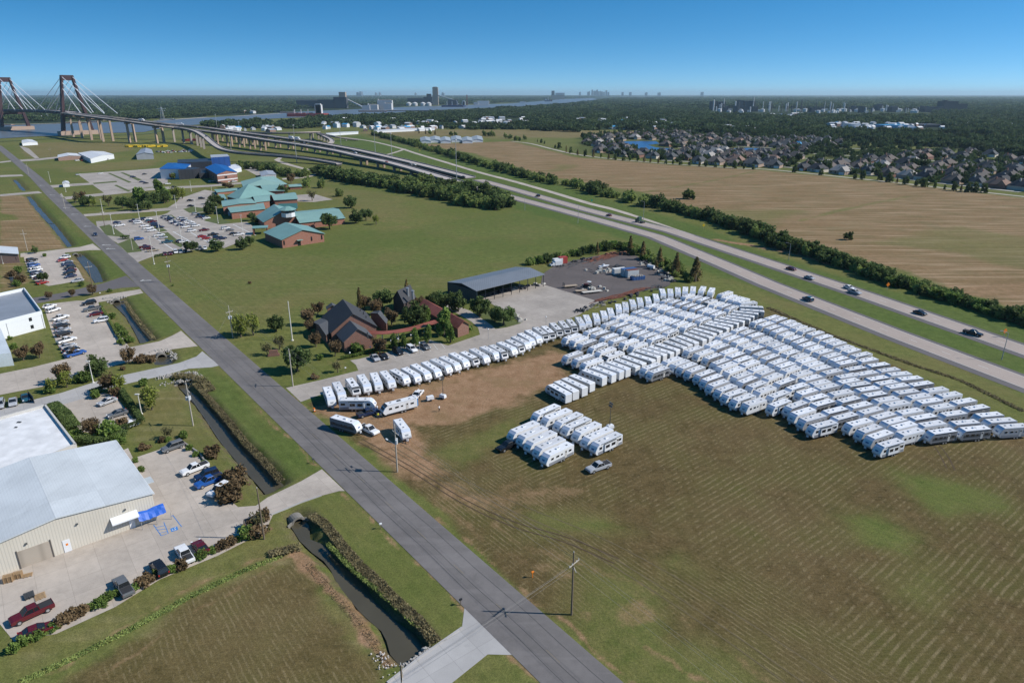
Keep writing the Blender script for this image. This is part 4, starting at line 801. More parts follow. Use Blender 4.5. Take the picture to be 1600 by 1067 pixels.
VEST=M('vest_yellow',(.6,.62,.05),.7); DARKC=M('dark_cloth',(.02,.022,.03),.9); WHC=M('white_cloth',(.7,.7,.7),.9); BLC=M('blue_cloth',(.05,.15,.6),.9); JEAN=M('denim',(.06,.09,.16),.9)
person(591,654,'worker in dark clothes and yellow vest standing beside the blue pickup',VEST,DARKC,1.75,-1.2,((.05,.85),(.1,.9)))
person(686.5,643,'person in white top and dark trousers walking alone on the dirt',WHC,DARKC,1.7,2.8,((.2,.95),(-.12,.88)))
person(795,688,'person in blue shirt standing between the black pickup and the trailers',BLC,JEAN,1.75,.6,((.2,1.0),(.22,1.02)))
person(868,398+41,'worker in dark clothes under the open metal shed',DARKC,JEAN,1.75,.6,((.1,.9),(.1,.9))) if 0 else None
# ------------------------------------------------------------ utility poles
WIRE=M('wire',(.22,.21,.20),.5); TRAN=M('transformer_grey',(.55,.57,.58),.4); BUS=M('insulator_white',(.6,.6,.6),.3)
poles=[]
def upole(px,py,h,label,mat=None,trans=0,arm=0.0,arms=1,lean=0,lamp=False):
    c=at(px,py); t=thing('utility_pole',label,'utility pole',(c.x,c.y,0),arm,'wooden utility poles along the road'); m=mat or WOOD
    obj('pole',MB().tube((0,0,-.3),(0,0,h),.17,.11,n=10),m,t)
    for a in range(arms):
        z=h-1.9-a*.75; cr=obj('crossarm',MB().box(0,.14 if a==0 else .16,z,2.5 if a==0 else 2.1,.1,.13,rz=0 if a==0 else .9),WOODL,t)
        for x in (-1.15,-.5,.5,1.15):
            if a==0: obj('insulator',MB().tube((x,.14,z+.05),(x,.14,z+.3),.06,.04),BUS,cr)
    obj('insulator',MB().tube((0,0,h),(0,0,h+.3),.06,.04),BUS,t)
    for k in range(trans):
        a=k*2.1; obj('transformer',MB().tube((.42*math.cos(a),.42*math.sin(a),h-4.2),(.42*math.cos(a),.42*math.sin(a),h-3.3),.25,n=12),TRAN,t)
    if lamp:
        la=obj('lamp_arm',MB().tube((0,0,h*.58),(-2.4,-.6,h*.62),.05,.04),STEEL,t); obj('lamp_head',MB().box(-2.6,-.65,h*.62,.7,.28,.15),WHITE,la)
    poles.append((c,h,arm)); return t
ra=math.atan2(dR.y,dR.x)+PI/2
upole(893,960,11.4,'dark bare wooden pole with crossed arms at the near field edge',arms=2,arm=ra+.2)
upole(621,737,11.0,'weathered wooden pole with transformers and a lamp beside the lone trailer',WOODL,trans=2,arm=ra+1.57,lamp=True)
upole(458,604,10.8,'pale wooden pole beside the drive entrance to the office',WOODL,arm=ra+1.2)
upole(364,528,10.8,'wooden pole with transformers on the lawn across from the canals',WOODL,trans=3,arm=ra+.3)
upole(267,441,10.8,'wooden pole with transformers near the school lot corner',WOOD,trans=2,arm=ra+.3)
upole(207.5,391,10.8,'thin pole standing on the grass island by the school entrance',WOODL,arm=ra+.3)
upole(164,355,10.8,'dark wooden pole on the grass corner before the school lot',WOOD,arm=ra+.3)
upole(302,665,11.0,'pale wooden pole with transformers leaning over the dark canal',WOODL,trans=3,arm=ra+1.6)
upole(145,449,10.5,'thin dark wooden pole beside the upper canal',WOOD,arm=ra)
upole(413,842,10.5,'plain dark brown pole without arms behind the black SUV',WOOD,arms=0)
_q=at(626,1038,11.0); _q=(PCX+FPX*_q.x/(_q.y*cP+CAMH*sP),PCY+FPX*(CAMH*cP-_q.y*sP)/(_q.y*cP+CAMH*sP)); upole(_q[0],_q[1],11.0,'wooden pole with green crossarm at the culvert driveway',WOOD,arm=ra+1.0)
upole(80,245,10.5,'small pole beside the far stretch of road',WOOD,arm=ra)
for q in [(45,273),(102,327),(43,392)]: upole(q[0],q[1],10.5,{45:'thin pole left of the far road between two grass lots',102:'thin pole on the grass corner by the far side road',43:'thin pole standing at the stubble field corner'}[q[0]],WOODL,arm=ra)
def wire(a,b,za,zb,label,sag=.5,r=.013,off=0):
    n=Vector((math.cos(ra),math.sin(ra),0))*off; k=MB(); N=10; pr=None
    for i in range(N+1):
        t=i/N; p=a*(1-t)+b*t+n; p.z=za*(1-t)+zb*t-4*sag*t*(1-t)
        if pr is not None: k.tube(pr,p,r,n=3,cap=False)
        pr=p
    o=obj('power_line',k,WIRE); tag(o,label,'power line','overhead power lines along the road')
pc=[p[0] for p in poles]; beyond=onroad(-75,-6.5)
SP=['past the bottom of the picture to the crossed-arm pole','from the crossed-arm pole to the transformer pole by the trailers','from the trailer-side pole to the pole at the office drive','from the office drive pole to the lawn pole','from the lawn pole to the school corner pole','from the school corner pole to the island pole']
for i,(a,b) in enumerate(zip([beyond]+pc[:5],pc[:6])):
    for j,(o_,z) in enumerate(((-.9,9.5),(0,11.2),(.9,9.5))): wire(a,b,z,z,'%s overhead wire running %s'%(('outer','top','inner')[j],SP[i]),off=o_)
for j,(o_,z) in enumerate(((-.9,9.4),(0,9.2),(.9,9.4),(0,8.6))): wire(pc[0],pc[10],z,z,['upper','second','third','lowest'][j]+' wire crossing the road from the crossed-arm pole','' or .4,off=o_)
def upw(i,j,l): wire(pc[i],pc[j],9.3,9.3,l)
upw(3,7,'wire crossing the road from the lawn pole to the leaning canal pole'); upw(7,9,'wire from the leaning canal pole to the brown pole')
# ------------------------------------------------------------ buildings
def metal(name,c,per=.6,ang=0,rough=.45,var=.12,dark=.8,pan=0):
    t=NT(name); p=t.pos(); w=t.new('ShaderNodeTexWave',{'Vector':t.rot(p,ang),'Scale':.314/per*2/2},bands_direction='X').outputs['Fac']
    n=t.ramp(t.noise(p,.12,4),.3,.7); f=t.m('MULTIPLY_ADD',n,2*var,1-var); f=t.m('MULTIPLY',f,t.m('MULTIPLY_ADD',t.m('POWER',w,6.0),dark-1,1.0))
    if pan:
        b=t.new('ShaderNodeTexBrick',{'Vector':t.rot(p,ang),'Color1':(1,1,1,1),'Color2':(.86,.88,.9,1),'Mortar':(.8,.8,.8,1),'Scale':1.0,'Mortar Size':.03,'Brick Width':pan,'Row Height':pan*1.6}); b.offset=0; f=t.m('MULTIPLY',f,t.new('ShaderNodeSeparateColor',{0:b.outputs[0]}).outputs[0])
        f=t.m('MULTIPLY',f,t.m('MULTIPLY_ADD',t.ramp(t.noise(t.rot(p,ang,(1,.15,1)),.9,4,.7),.5,.75),-.12,1.0))
    return t.fin(t.mix(1.0,c,t.new('ShaderNodeCombineColor',{0:f,1:f,2:f}).outputs[0],'MULTIPLY'),rough,spec=.3)
def brick(name,c):
    t=NT(name); p=t.pos(); b=t.new('ShaderNodeTexBrick',{'Vector':t.new('ShaderNodeMapping',{'Vector':p,'Rotation':(PI/2,0,0)}).outputs[0],'Color1':tuple(c)+(1,),'Color2':tuple(x*.75 for x in c)+(1,),'Mortar':(.3,.27,.24,1),'Scale':1.0,'Mortar Size':.01,'Brick Width':.4,'Row Height':.16}).outputs[0]
    n=t.noise(p,.5,4); return t.fin(t.mix(t.m('MULTIPLY',n,.35),b,tuple(x*.6 for x in c)),.9,spec=.2)
def Q(l,o=(0,0)): return [at(x,y) for x,y in l]
def rel(name,mb,mats,parent,bevel=0):
    L=parent.matrix_world.translation if 0 else (parent.location if parent.parent is None else parent.location+parent.parent.location)
    mb.v=[(v[0]-L[0],v[1]-L[1],v[2]-L[2]) for v in mb.v]; return obj(name,mb,mats,parent,bevel=bevel)
def ctr(c4): return sum(c4,Vector())/len(c4)
def sq(c4):
    """square up four corners FL,FR,BR,BL into a rectangle"""
    c=ctr(c4); f=((c4[1]-c4[0])+(c4[2]-c4[3])); w=(c4[1]-c4[0]).length/2+(c4[2]-c4[3]).length/2; d=(c4[3]-c4[0]).length/2+(c4[2]-c4[1]).length/2
    s=((c4[3]-c4[0])+(c4[2]-c4[1])); f.z=s.z=0; f.normalize(); n=Vector((-f.y,f.x,0)); 
    if n.dot(s)<0: n=-n
    d*=abs(s.normalized().dot(n)); c.z=0
    return [c-f*w/2-n*d/2,c+f*w/2-n*d/2,c+f*w/2+n*d/2,c-f*w/2+n*d/2]
def gable(par,c4,he,hr,wm,rm,hip=(0,0),oh=.5,square=False,wall=True,th=.18,z0=0,open_=False):
    c4=[Vector((p[0],p[1],0)) for p in c4]
    if square: c4=sq(c4)
    c=ctr(c4); a,b,cc,d=c4; m1=(a+b)/2; m2=(cc+d)/2; ax=(m2-m1).normalized(); ln=(m2-m1).length
    r1=m1+ax*hip[0]*ln; r2=m2-ax*hip[1]*ln; up=lambda p,z:Vector((p.x,p.y,z))
    sx=(b-a).normalized()
    if wall:
        i=[a+sx*oh*.8+ax*oh*.8,b-sx*oh*.8+ax*oh*.8,cc-sx*oh*.8-ax*oh*.8,d+sx*oh*.8-ax*oh*.8]; q1=m1+ax*oh*.8; q2=m2-ax*oh*.8
        V=[up(p,z0) for p in i]+[up(p,he+.05) for p in i]+[up(q1,hr-.12),up(q2,hr-.12)]
        F=[(1,2,6,5),(3,0,4,7)]+([(0,1,5,8,4)] if hip[0]==0 else [(0,1,5,4)])+([(2,3,7,9,6)] if hip[1]==0 else [(2,3,7,6)])
        rel('wall',MB().add(V,F),wm,par)
    E=[up(p,he) for p in c4]+[up(r1,hr),up(r2,hr)]
    T=[v+Vector((0,0,th)) for v in E]; n=6; FF=[(1,2,5,4),(3,0,4,5)]
    FF+=[(0,1,4)] if hip[0] else []; FF+=[(2,3,5)] if hip[1] else []
    k=MB(); V=T+E; F=list(FF)+[tuple(x+6 for x in f[::-1]) for f in FF]
    rim=[(0,3),(3,2) if hip[1] else None,(2,1),(1,0) if hip[0] else None]
    if not hip[0]: rim+=[(0,4),(4,1)]
    if not hip[1]: rim+=[(3,5),(5,2)]
    for r in rim:
        if r: F.append((r[0],r[1],r[1]+6,r[0]+6))
    k.add(V,F); return rel('roof',k,rm,par)
def flatb(par,c4,h,wm,rm,parapet=.0,z0=0,pw=.35):
    pl=[(p[0],p[1]) for p in c4]; k=MB().prism(pl,z0,h,0,1); rel('wall' if z0==0 else 'upper_wall',k,[wm,rm],par)
    if parapet:
        c=ctr(c4); k=MB(); n=len(pl)
        for i in range(n):
            a=Vector((pl[i][0],pl[i][1],h)); b=Vector((pl[(i+1)%n][0],pl[(i+1)%n][1],h)); d=(b-a).normalized(); nn=Vector((-d.y,d.x,0))
            if nn.dot(c-a)<0: nn=-nn
            q=[a-nn*.04,b-nn*.04,b+nn*pw,a+nn*pw]; k.prism([(x.x,x.y) for x in q],h-.4,h+parapet)
        rel('parapet',k,wm,par)
def opening(name,par,a,b,z0,z1,mat,n=None,off=.06,t=.08):
    a=Vector((a[0],a[1],0)); b=Vector((b[0],b[1],0)); d=(b-a).normalized(); nn=Vector((d.y,-d.x,0))
    if n is not None and nn.dot(n)<0: nn=-nn
    q=[a+nn*off,b+nn*off,b-nn*t,a-nn*t]; return rel(name,MB().prism([(x.x,x.y) for x in q],z0,z1),mat,par)
# metal warehouse
WA=at(0,900);WB=at(246,811); fr=(WB-WA).normalized()
RFA=math.atan2(fr.y,fr.x)
WPNL=metal('ribbed_cream_wall',(.58,.54,.46),.45,-RFA,.5,.06,.8); WRF=metal('ribbed_white_roof',(.57,.60,.61),.45,-RFA,.5,.1,.93,pan=7.5)
FR=WB; bk=Vector((-fr.y,fr.x,0))
if bk.dot(Vector((-.6,.8,0)))<0: bk=-bk
dep=27.0; lft=31.0
w0=FR-fr*lft*1.3
c4=[FR-fr*35,FR,FR+bk*dep,FR-fr*35+bk*dep]
t=thing('metal_warehouse','cream ribbed metal warehouse with pale blue roof and blue tarp at its corner','warehouse',tuple(ctr(c4)))
# main wall and asymmetric gable roof: ridge 14.5 m from the right corner
a0=[FR-fr*35,FR,FR+bk*dep,FR-fr*35+bk*dep]; rp=FR-fr*15; rq=rp+bk*dep
V=[tuple(p) for p in a0]+[(a0[0].x,a0[0].y,4.6),(a0[1].x,a0[1].y,5.6),(a0[2].x,a0[2].y,5.6),(a0[3].x,a0[3].y,4.6),(rp.x,rp.y,7.1),(rq.x,rq.y,7.1)]
rel('wall',MB().add(V,[(0,1,5,8,4),(1,2,6,5),(2,3,7,9,6),(3,0,4,7)]),WPNL,t)
o_=.25; e=[a0[0]-bk*o_,a0[1]-bk*o_+fr*o_,a0[2]+bk*o_+fr*o_,a0[3]+bk*o_]
def U(p,z): return Vector((p.x,p.y,z))
rel('roof',MB().add([U(e[0],4.75),U(e[1],5.72),U(e[2],5.72),U(e[3],4.75),U(rp-bk*o_,7.25),U(rq+bk*o_,7.25)],[(0,4,5,3),(4,1,2,5)]).add([U(e[0],4.55),U(rp-bk*o_,7.05),U(rp-bk*o_,7.25),U(e[0],4.75)],[(0,1,2,3)]).add([U(rp-bk*o_,7.05),U(e[1],5.52),U(e[1],5.72),U(rp-bk*o_,7.25)],[(0,1,2,3)]).add([U(e[1],5.52),U(e[2],5.52),U(e[2],5.72),U(e[1],5.72)],[(0,1,2,3)]),WRF,t)
nf=-bk
def wallp(x): return FR-fr*x
DOORM=metal('roll_door',(.38,.33,.27),3,-RFA,.6,.08); REV=M('dark_door_frame',(.10,.09,.08),.8)  # dark brown colour of the strips framing the roller doors
for xa,xb in ((21.3,16.7),(30.5,25.8)):
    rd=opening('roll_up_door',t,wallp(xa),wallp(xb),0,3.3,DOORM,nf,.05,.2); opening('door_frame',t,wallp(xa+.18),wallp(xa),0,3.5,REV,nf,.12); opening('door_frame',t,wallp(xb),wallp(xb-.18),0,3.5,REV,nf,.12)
pd=opening('door',t,wallp(15.0),wallp(13.9),0,2.4,WHITE,nf,.08); opening('warning_sign',pd,wallp(14.6),wallp(14.25),1.3,1.7,ORG,nf,.1)
opening('door',t,wallp(4.6),wallp(3.7),0,2.2,WHITE,nf,.08)
q=[wallp(7.4),wallp(3.0),wallp(3.0)+nf*1.4,wallp(7.4)+nf*1.4]
rel('awning',MB().add([U(q[0],3.5),U(q[1],3.5),U(q[2],2.8),U(q[3],2.8)]+[U(q[0],3.3),U(q[1],3.3),U(q[2],2.6),U(q[3],2.6)],[(0,3,2,1),(4,5,6,7),(2,3,7,6),(1,2,6,5),(3,0,4,7)]),WHITE,t)
for x,z in ((28,3.6),(20,4.2),(12.5,4.6),(5,4.2)): opening('wall_lamp',t,wallp(x),wallp(x-.35),z,z+.2,DGREY,nf,.3)
rel('gutter',MB().strip([U(e[1],5.6),U(e[2],5.6)],.2,None,0,0,.15),WHITE,t)
# side canopies on the right wall
q=FR+bk*9; rel('side_canopy',MB().prism([(p.x,p.y) for p in (q+fr*.1,q+fr*2.4,q+fr*2.4+bk*2.6,q+fr*.1+bk*2.6)],2.9,3.05),M('canopy_grey',(.42,.46,.48),.5),t)
TARP=M('blue_tarp',(.015,.10,.45),.5,var=.3,sc=2); q=[wallp(3.2)+nf*.2,wallp(-1.6)+nf*.1,wallp(-1.6)-nf*2.6,wallp(-.2)-nf*2.6]
k=MB(); N=8
for i in range(N+1):
    for j in range(4):
        u=i/N; v=j/3; p=wallp(3.2)*(1-u)+wallp(-1.4)*u+nf*(.15+v*1.4); k.v.append((p.x,p.y,2.9-1.3*v**1.5+.25*random.random()-.2*math.sin(u*PI)))
for i in range(N):
    for j in range(3): a=i*4+j; k.f.append((a,a+1,a+5,a+4)); k.m.append(0)
tt=thing('tarpaulin','bright blue tarpaulin stretched over the corner of the metal warehouse','tarpaulin',tuple(wallp(0))); rel('sheet',k,TARP,tt); 
for x in (3.0,.5,-2.0):
    p=wallp(x)+nf*1.8; rel('support_post',MB().tube((p.x,p.y,0),(p.x,p.y,1.6),.05),STEEL,tt)
# flat white roofed building behind it
def topq(l,h): return [at(x,y,h) for x,y in l]
WMEM=M('stained_white_membrane',(.66,.66,.66),.8,var=.35,sc=.35)
c4=topq([(-120,790),(119,693),(71,631),(-120,684)],5.8); t=thing('flat_roof_building','long building with stained flat white roof and cream parapet','building',tuple(ctr([Vector((p.x,p.y,0)) for p in c4])))
flatb(t,[Vector((p.x,p.y,0)) for p in c4],5.2,M('cream_render',(.5,.48,.44),.8),WMEM,.6)
rel('roof_drain',MB().box(at(30,660,5.2).x,at(30,660,5.2).y,5.3,.8,.5,.2).box(at(25,668,5.2).x,at(25,668,5.2).y,5.3,.5,.4,.2),DGREY,t)
# white office with hipped parapet
c4=topq([(-110,530),(65,486),(38,450),(-110,482)],6.0); t=thing('white_warehouse','white metal-clad building with sunken grey roof and tall parapet','building',tuple(ctr([Vector((p.x,p.y,0)) for p in c4])))
g=[Vector((p.x,p.y,0)) for p in c4]; flatb(t,g,5.0,M('white_cladding',(.70,.72,.73),.5,var=.04),metal('grey_roof',(.24,.26,.29),1,0),1.1,pw=.25)
for u,z0 in ((.86,1.0),(.86,3.6)): 
    p=g[0].lerp(g[1],u); q_=g[0].lerp(g[1],u+.03); opening('window',t,p,q_,z0,z0+1.2,GLASS,Vector((0,-1,0)),.05)
k=MB(); 
for u in (.65,.99): p=g[0].lerp(g[1],u); k.tube((p.x,p.y-.1,0),(p.x,p.y-.1,5),.07)
rel('downpipe',k,STEEL,t)
c4=topq([(-60,560),(17,551),(1,513),(-60,522)],4.0); t=thing('low_white_building','low pale building at the very edge beside the grass lot','building',tuple(ctr([Vector((p.x,p.y,0)) for p in c4]))); flatb(t,[Vector((p.x,p.y,0)) for p in c4],4.0,M('pale_cladding',(.62,.68,.70),.5),metal('pale_roof',(.55,.6,.63),1.2,0),.0)
BRT=brick('tan_brick',(.30,.19,.15)); c4=[at(-30,414),at(33,411),at(31,400),at(-30,402)]; t=thing('pump_house','small tan brick building with a white roof by the canal lot','building',tuple(ctr(c4))); gable(t,c4,4.2,5.2,BRT,metal('white_roof',(.55,.58,.6),1,0)); opening('window',t,at(24,411),at(27,411),1.4,2.8,GLASS,Vector((0,-1,0)),.1)
# brick office
BR=brick('red_brick',(.26,.125,.09)); SHG=M('dark_shingle',(.045,.047,.052),.9,var=.25,sc=.8); SHG2=M('grey_shingle',(.075,.08,.088),.9,var=.2,sc=.8)
def C4(l,h): return [at(x,y,h) for x,y in l]
RUST=metal('rusty_red_roof',(.27,.085,.06),1.1,.9,.7,.45,.75)
base=at(545,525); t=thing('brick_office','brick office with steep dark shingle gables and red brick front','office building',tuple(base))
gable(t,C4([(516.1,521.5),(589.8,510.9),(571.9,488.2),(503,495)],3.6),3.6,9.0,BR,SHG)
gable(t,C4([(536.1,535.7),(584.3,528),(570.6,513),(525.1,523)],3.4),3.4,7.0,BR,SHG2)
gable(t,C4([(489,504),(509,524),(521,517),(503,497)],3.2),3.2,4.4,BR,SHG2,hip=(0,0))
gable(t,C4([(578,490),(604,507),(606,500),(584,487)],3.2),3.2,5.0,BR,SHG2)
gable(t,C4([(510,484),(530,482),(528,478),(509,480)],3.2),3.2,4.5,BR,SHG2)
ff=C4([(536.1,535.7),(584.3,528)],0); 
wl_,wr_=C4([(538,546.5),(586,537.5)],0) ; nn=Vector((0,-1,0))
for u in (.2,.45,.72,.85): opening('window',t,wl_.lerp(wr_,u),wl_.lerp(wr_,u+.07),.9,2.5,GLASS,nn,.3)
for a in ((568,487.5),(572,494),(563,484),(574,520)): p=at(a[0],a[1],6.3); rel('roof_vent',MB().tube((p.x,p.y,4.5),(p.x,p.y,6.5),.18),DGREY,t)
t=thing('covered_walkway','rusty red metal roofed walkway curving away from the brick office','walkway',tuple(at(630,520)))
wp=smooth(C4([(573,517.5),(597,518.5),(620,516.5),(645,511.5),(665,505.5),(681,501)],3.0)); k=MB().strip(wp,3.2,3.05,0,-.8,.12); rel('roof',k,RUST,t)
for i in range(0,len(wp),4):
    for s in (-1.3,.6):
        j=min(i,len(wp)-2); d=(wp[j+1]-wp[j]).normalized(); p=wp[i]+Vector((-d.y,d.x,0))*s; rel('post',MB().box(p.x,p.y,1.5,.18,.18,3.0),WHITE,t)
t=thing('red_roof_pavilion','long pavilion with rusty red metal gable roof beside the oaks','pavilion',tuple(at(700,500)))
gable(t,C4([(714.5,514.5),(736,507),(672,472),(653,480)],3.2),3.2,5.2,BR,RUST,oh=.8)
t=thing('shingle_house','small house with steep black shingle roof among the oaks','house',tuple(at(632,482)))
gable(t,C4([(612.6,468),(631,475.5),(650,465),(634,458)],4.2),4.2,8.2,M('dark_brick',(.06,.045,.04),.9),SHG)
for a in ((637,455),(645,459)): p=at(a[0],a[1],7.5); rel('chimney',MB().tube((p.x,p.y,5.5),(p.x,p.y,8.4),.5,n=10).tube((p.x,p.y,8.4),(p.x,p.y,8.7),.6,n=10),STEEL,t)
# open metal shed
t=thing('open_shed','long open-fronted metal shed with blue grey roof','shed',tuple(at(775,452)))
SRF=metal('blue_grey_roof',(.17,.185,.205),.8,0,.4,.1); TEALW=metal('dark_teal_wall',(.03,.06,.075),.8,0)
sc4=sq(C4([(742,456),(849,430),(808,417),(701,441)],5.0)); gable(t,[sc4[1],sc4[2],sc4[3],sc4[0]],5.0,6.3,TEALW,SRF,square=False,wall=False,oh=.3)
rel('side_wall',MB().strip([sc4[0]+(sc4[1]-sc4[0]).normalized()*.3,sc4[3]+(sc4[1]-sc4[0]).normalized()*.3],.2,5.0,0,0,5.0),TEALW,t); rel('back_wall',MB().strip([sc4[3]*.99+sc4[0]*.01,sc4[2]*.99+sc4[1]*.01],.2,4.95,0,0,4.95),TEALW,t)
for i in range(9):
    p=sc4[0].lerp(sc4[1],.01+i*.122)+(sc4[3]-sc4[0]).normalized()*.4; rel('post',MB().box(p.x,p.y,2.5,.25,.25,5.0),DGREY,t)
# things stored under the shed and in the yard
RUSTP=M('rusted_steel',(.16,.06,.04),.8,var=.4,sc=2); YCON=M('container_white',(.62,.62,.6),.6); BCON=M('container_blue',(.04,.10,.25),.6); RCON=M('container_red',(.35,.05,.04),.6); GRE=M('dark_green',(.03,.06,.04),.7)
def container(px,py,L,w,h,rz,mat,label,roof=None,cat='container',name='shipping_container'):
    c=at(px,py); t=thing(name,label,cat,(c.x,c.y,0),rz); k=MB().box(0,0,h/2+.12,L,w,h-.1)
    for i in range(int(L/.5)):
        for s in (-1,1): k.box(-L/2+.3+i*.5,s*(w/2+.02),h/2+.1,.2,.05,h-.35)
    obj('body',k,mat,t); obj('roof',MB().box(0,0,h+.13,L+.06,w+.06,.12),roof or mat,t); obj('door',MB().box(L/2+.03,0,h/2+.1,.05,w-.25,h-.3).box(L/2+.07,.0,h/2+.1,.04,.06,h-.35),mat,t); obj('skid',MB().box(0,w*.35,.06,L,.15,.12).box(0,-w*.35,.06,L,.15,.12),DGREY,t)
    return t
yr=hdg((985,432),(1005,436))
ya=math.atan2((at(990,432)-at(975,430)).y,(at(990,432)-at(975,430)).x)
container(967,428.5,6,2.4,2.6,ya+.9,YCON,'white storage container behind the two-tone container in the dark yard')
container(982,431,6.5,3,3.2,ya+.9,M('container_grey',(.45,.48,.48),.6),'grey container with blue roof in the dark yard',BCON)
container(987,433,5.5,2.5,3.2,ya+.9,YCON,'pale container with rusty red roof beside the blue skip',RUSTP)
c=at(996,437); t=thing('waste_skip','open blue waste skip heaped with scrap in the dark yard','skip',(c.x,c.y,0),ya+.9); obj('bin',MB().box(0,0,.8,6,2.3,1.5,tx=1.05,ty=1.02),BCON,t); k=MB()
for i in range(22): k.box(random.uniform(-2.6,2.6),random.uniform(-.9,.9),1.6+random.random()*.4,random.uniform(.3,1),random.uniform(.3,.8),.4,rz=random.random()*3)
obj('scrap_heap',k,M('mixed_scrap',(.35,.32,.28),.8,var=.6,sc=1.2),t)
for i,(x,s) in enumerate(((-2.5,1),(-1.2,1),(.2,1),(1.5,1),(2.6,1))): obj('rib',MB().box(x,-1.2,.8,.12,.12,1.5),BCON,t)
container(871,413,4.5,2.4,2.6,.5,YCON,'white box container at the back left of the dark yard'); container(879,411.5,4,2.4,3,.5,RCON,'red container behind the white box at the yard edge')
c=at(866,416); rt=thing('box_truck','small white box truck parked at the back left of the yard','truck',(c.x,c.y,0),PI+.4); obj('cab',MB().side([(0,.4),(0,1.9),(.9,1.9),(1.5,1.2),(2.0,1.1),(2.05,.4)],-.95,.95),WHITE,rt,bevel=.05); obj('cargo_box',MB().box(-1.8,0,1.5,3.5,2.1,2.1),WHITE,rt); obj('windscreen',MB().add([(.95,-.8,1.85),(1.5,-.8,1.25),(1.5,.8,1.25),(.95,.8,1.85)],[(0,1,2,3)]),GLASS,rt)
for x in(1.2,-2.4):
    for s in(-1,1): obj('wheel',MB().wheel(x,s*.85,.38,.38,.25),TYRE,rt)
def flat_trailer(px,py,L,rz,deck,label,ramps=False):
    c=at(px,py); t=thing('flatbed_trailer',label,'flatbed trailer',(c.x,c.y,0),rz,'flatbed trailers in the yard'); obj('deck',MB().box(0,0,.75,L,2.1,.12),deck,t); obj('frame',MB().box(0,.7,.63,L,.12,.16).box(0,-.7,.63,L,.12,.16).tube((L/2,.7,.6),(L/2+1.5,0,.5),.06).tube((L/2,-.7,.6),(L/2+1.5,0,.5),.06),DGREY,t)
    for x in(-1,-.1):
        for s in(-1,1): obj('wheel',MB().wheel(x,s*1.15,.36,.36,.2),TYRE,t)
    if ramps:
        for s in(-1,1): obj('ramp',MB().box(-L/2,s*.6,1.5,.08,.6,1.5),DGREY,t)
PLK=M('plank_deck',(.34,.27,.2),.9,var=.3); flat_trailer(891,449,6,.35,PLK,'flatbed trailer with pinkish deck and raised ramps',True); flat_trailer(925,458,8.5,.35,M('pale_deck',(.5,.47,.42),.9),'long flatbed trailer with pale plank deck'); flat_trailer(908,456.5,5,.3,PLK,'short flatbed trailer with a small machine beside the tractor')
c=at(918,449); t=thing('tractor','red tractor with white canopy between the flatbed trailers','tractor',(c.x,c.y,0),2.6); obj('bonnet',MB().side([(0,.8),(0,1.5),(1.5,1.4),(1.7,1.2),(1.7,.8)],-.4,.4),RCON,t,bevel=.05); obj('canopy',MB().box(-.6,0,2.5,1.6,1.4,.12),WHITE,t); obj('seat_unit',MB().box(-.7,0,1.1,1.2,1.1,.6).tube((-1.2,.6,1.2),(-1.2,.6,2.5),.05).tube((-1.2,-.6,1.2),(-1.2,-.6,2.5),.05),DGREY,t)
for x,r in((-.7,.75),(1.2,.45)):
    for s in(-1,1): obj('wheel',MB().wheel(x,s*.85,r,r,.35),TYRE,t)
def pile(name,pts,n,ln,mat,label,cat,sp=2.0,h=.5):
    line=P(pts); c=ctr(line); t=[]; k=MB()
    for i in range(n):
        u=random.random()*(len(line)-1); j=int(u); p=line[j].lerp(line[j+1],u-j); d=(line[j+1]-line[j]).normalized(); a=math.atan2(d.y,d.x)+random.uniform(-.25,.25); l=ln*random.uniform(.5,1.1); q=Vector((math.cos(a),math.sin(a),0))*l/2; o=Vector((random.uniform(-sp,sp),random.uniform(-sp,sp),0)); z=.12+h*random.random(); k.tube(p+o-q+Vector((0,0,z)),p+o+q+Vector((0,0,z)),.11,n=4)
    tag(obj(name,k,mat),label,cat,kind='stuff')
pile('steel_beams',[(925,409),(945,402),(965,396)],60,9,RUSTP,'rusty red steel beams heaped at the back of the yard','steel beams',3); pile('steel_beams',[(938,470),(965,464),(990,457),(1010,452)],50,10,RUSTP,'rusty red steel beams laid along the edge behind the trailer row','steel beams',1.6)
pile('scrap',[(922,424),(935,427),(945,424)],24,3,M('grey_scrap',(.2,.2,.2),.8),'loose grey scrap and parts lying in the middle of the yard','scrap',3); pile('scrap',[(955,417),(975,421)],22,4,DGREY,'dark metal frames lying near the white boat','scrap',2)
pile('scrap',[(880,417),(905,411),(930,404)],26,3,DGREY,'dark parts scattered along the back fence of the yard','scrap',2.5); pile('scrap',[(1005,410),(1030,424),(1046,440)],34,3.5,M('scrap_mix',(.28,.27,.25),.8,var=.6),'pale and dark scrap strewn below the yard cypresses','scrap',3); pile('scrap',[(905,488),(925,480),(945,474)],30,2.5,bpy.data.materials['scrap_mix'],'grey scrap by the concrete lot corner behind the trailers','scrap',2); pile('scrap',[(800,492),(812,500)],18,2.5,bpy.data.materials['scrap_mix'],'small heap of parts on the grass island corner','scrap',1.5); pile('scrap',[(1040,446),(1020,452),(1005,455)],18,3,DGREY,'dark lengths of pipe beside the trailer row end','scrap',2); pile('scrap',[(900,452),(930,453)],16,2,DGREY,'loose gear lying around the flatbed trailers','scrap',3)
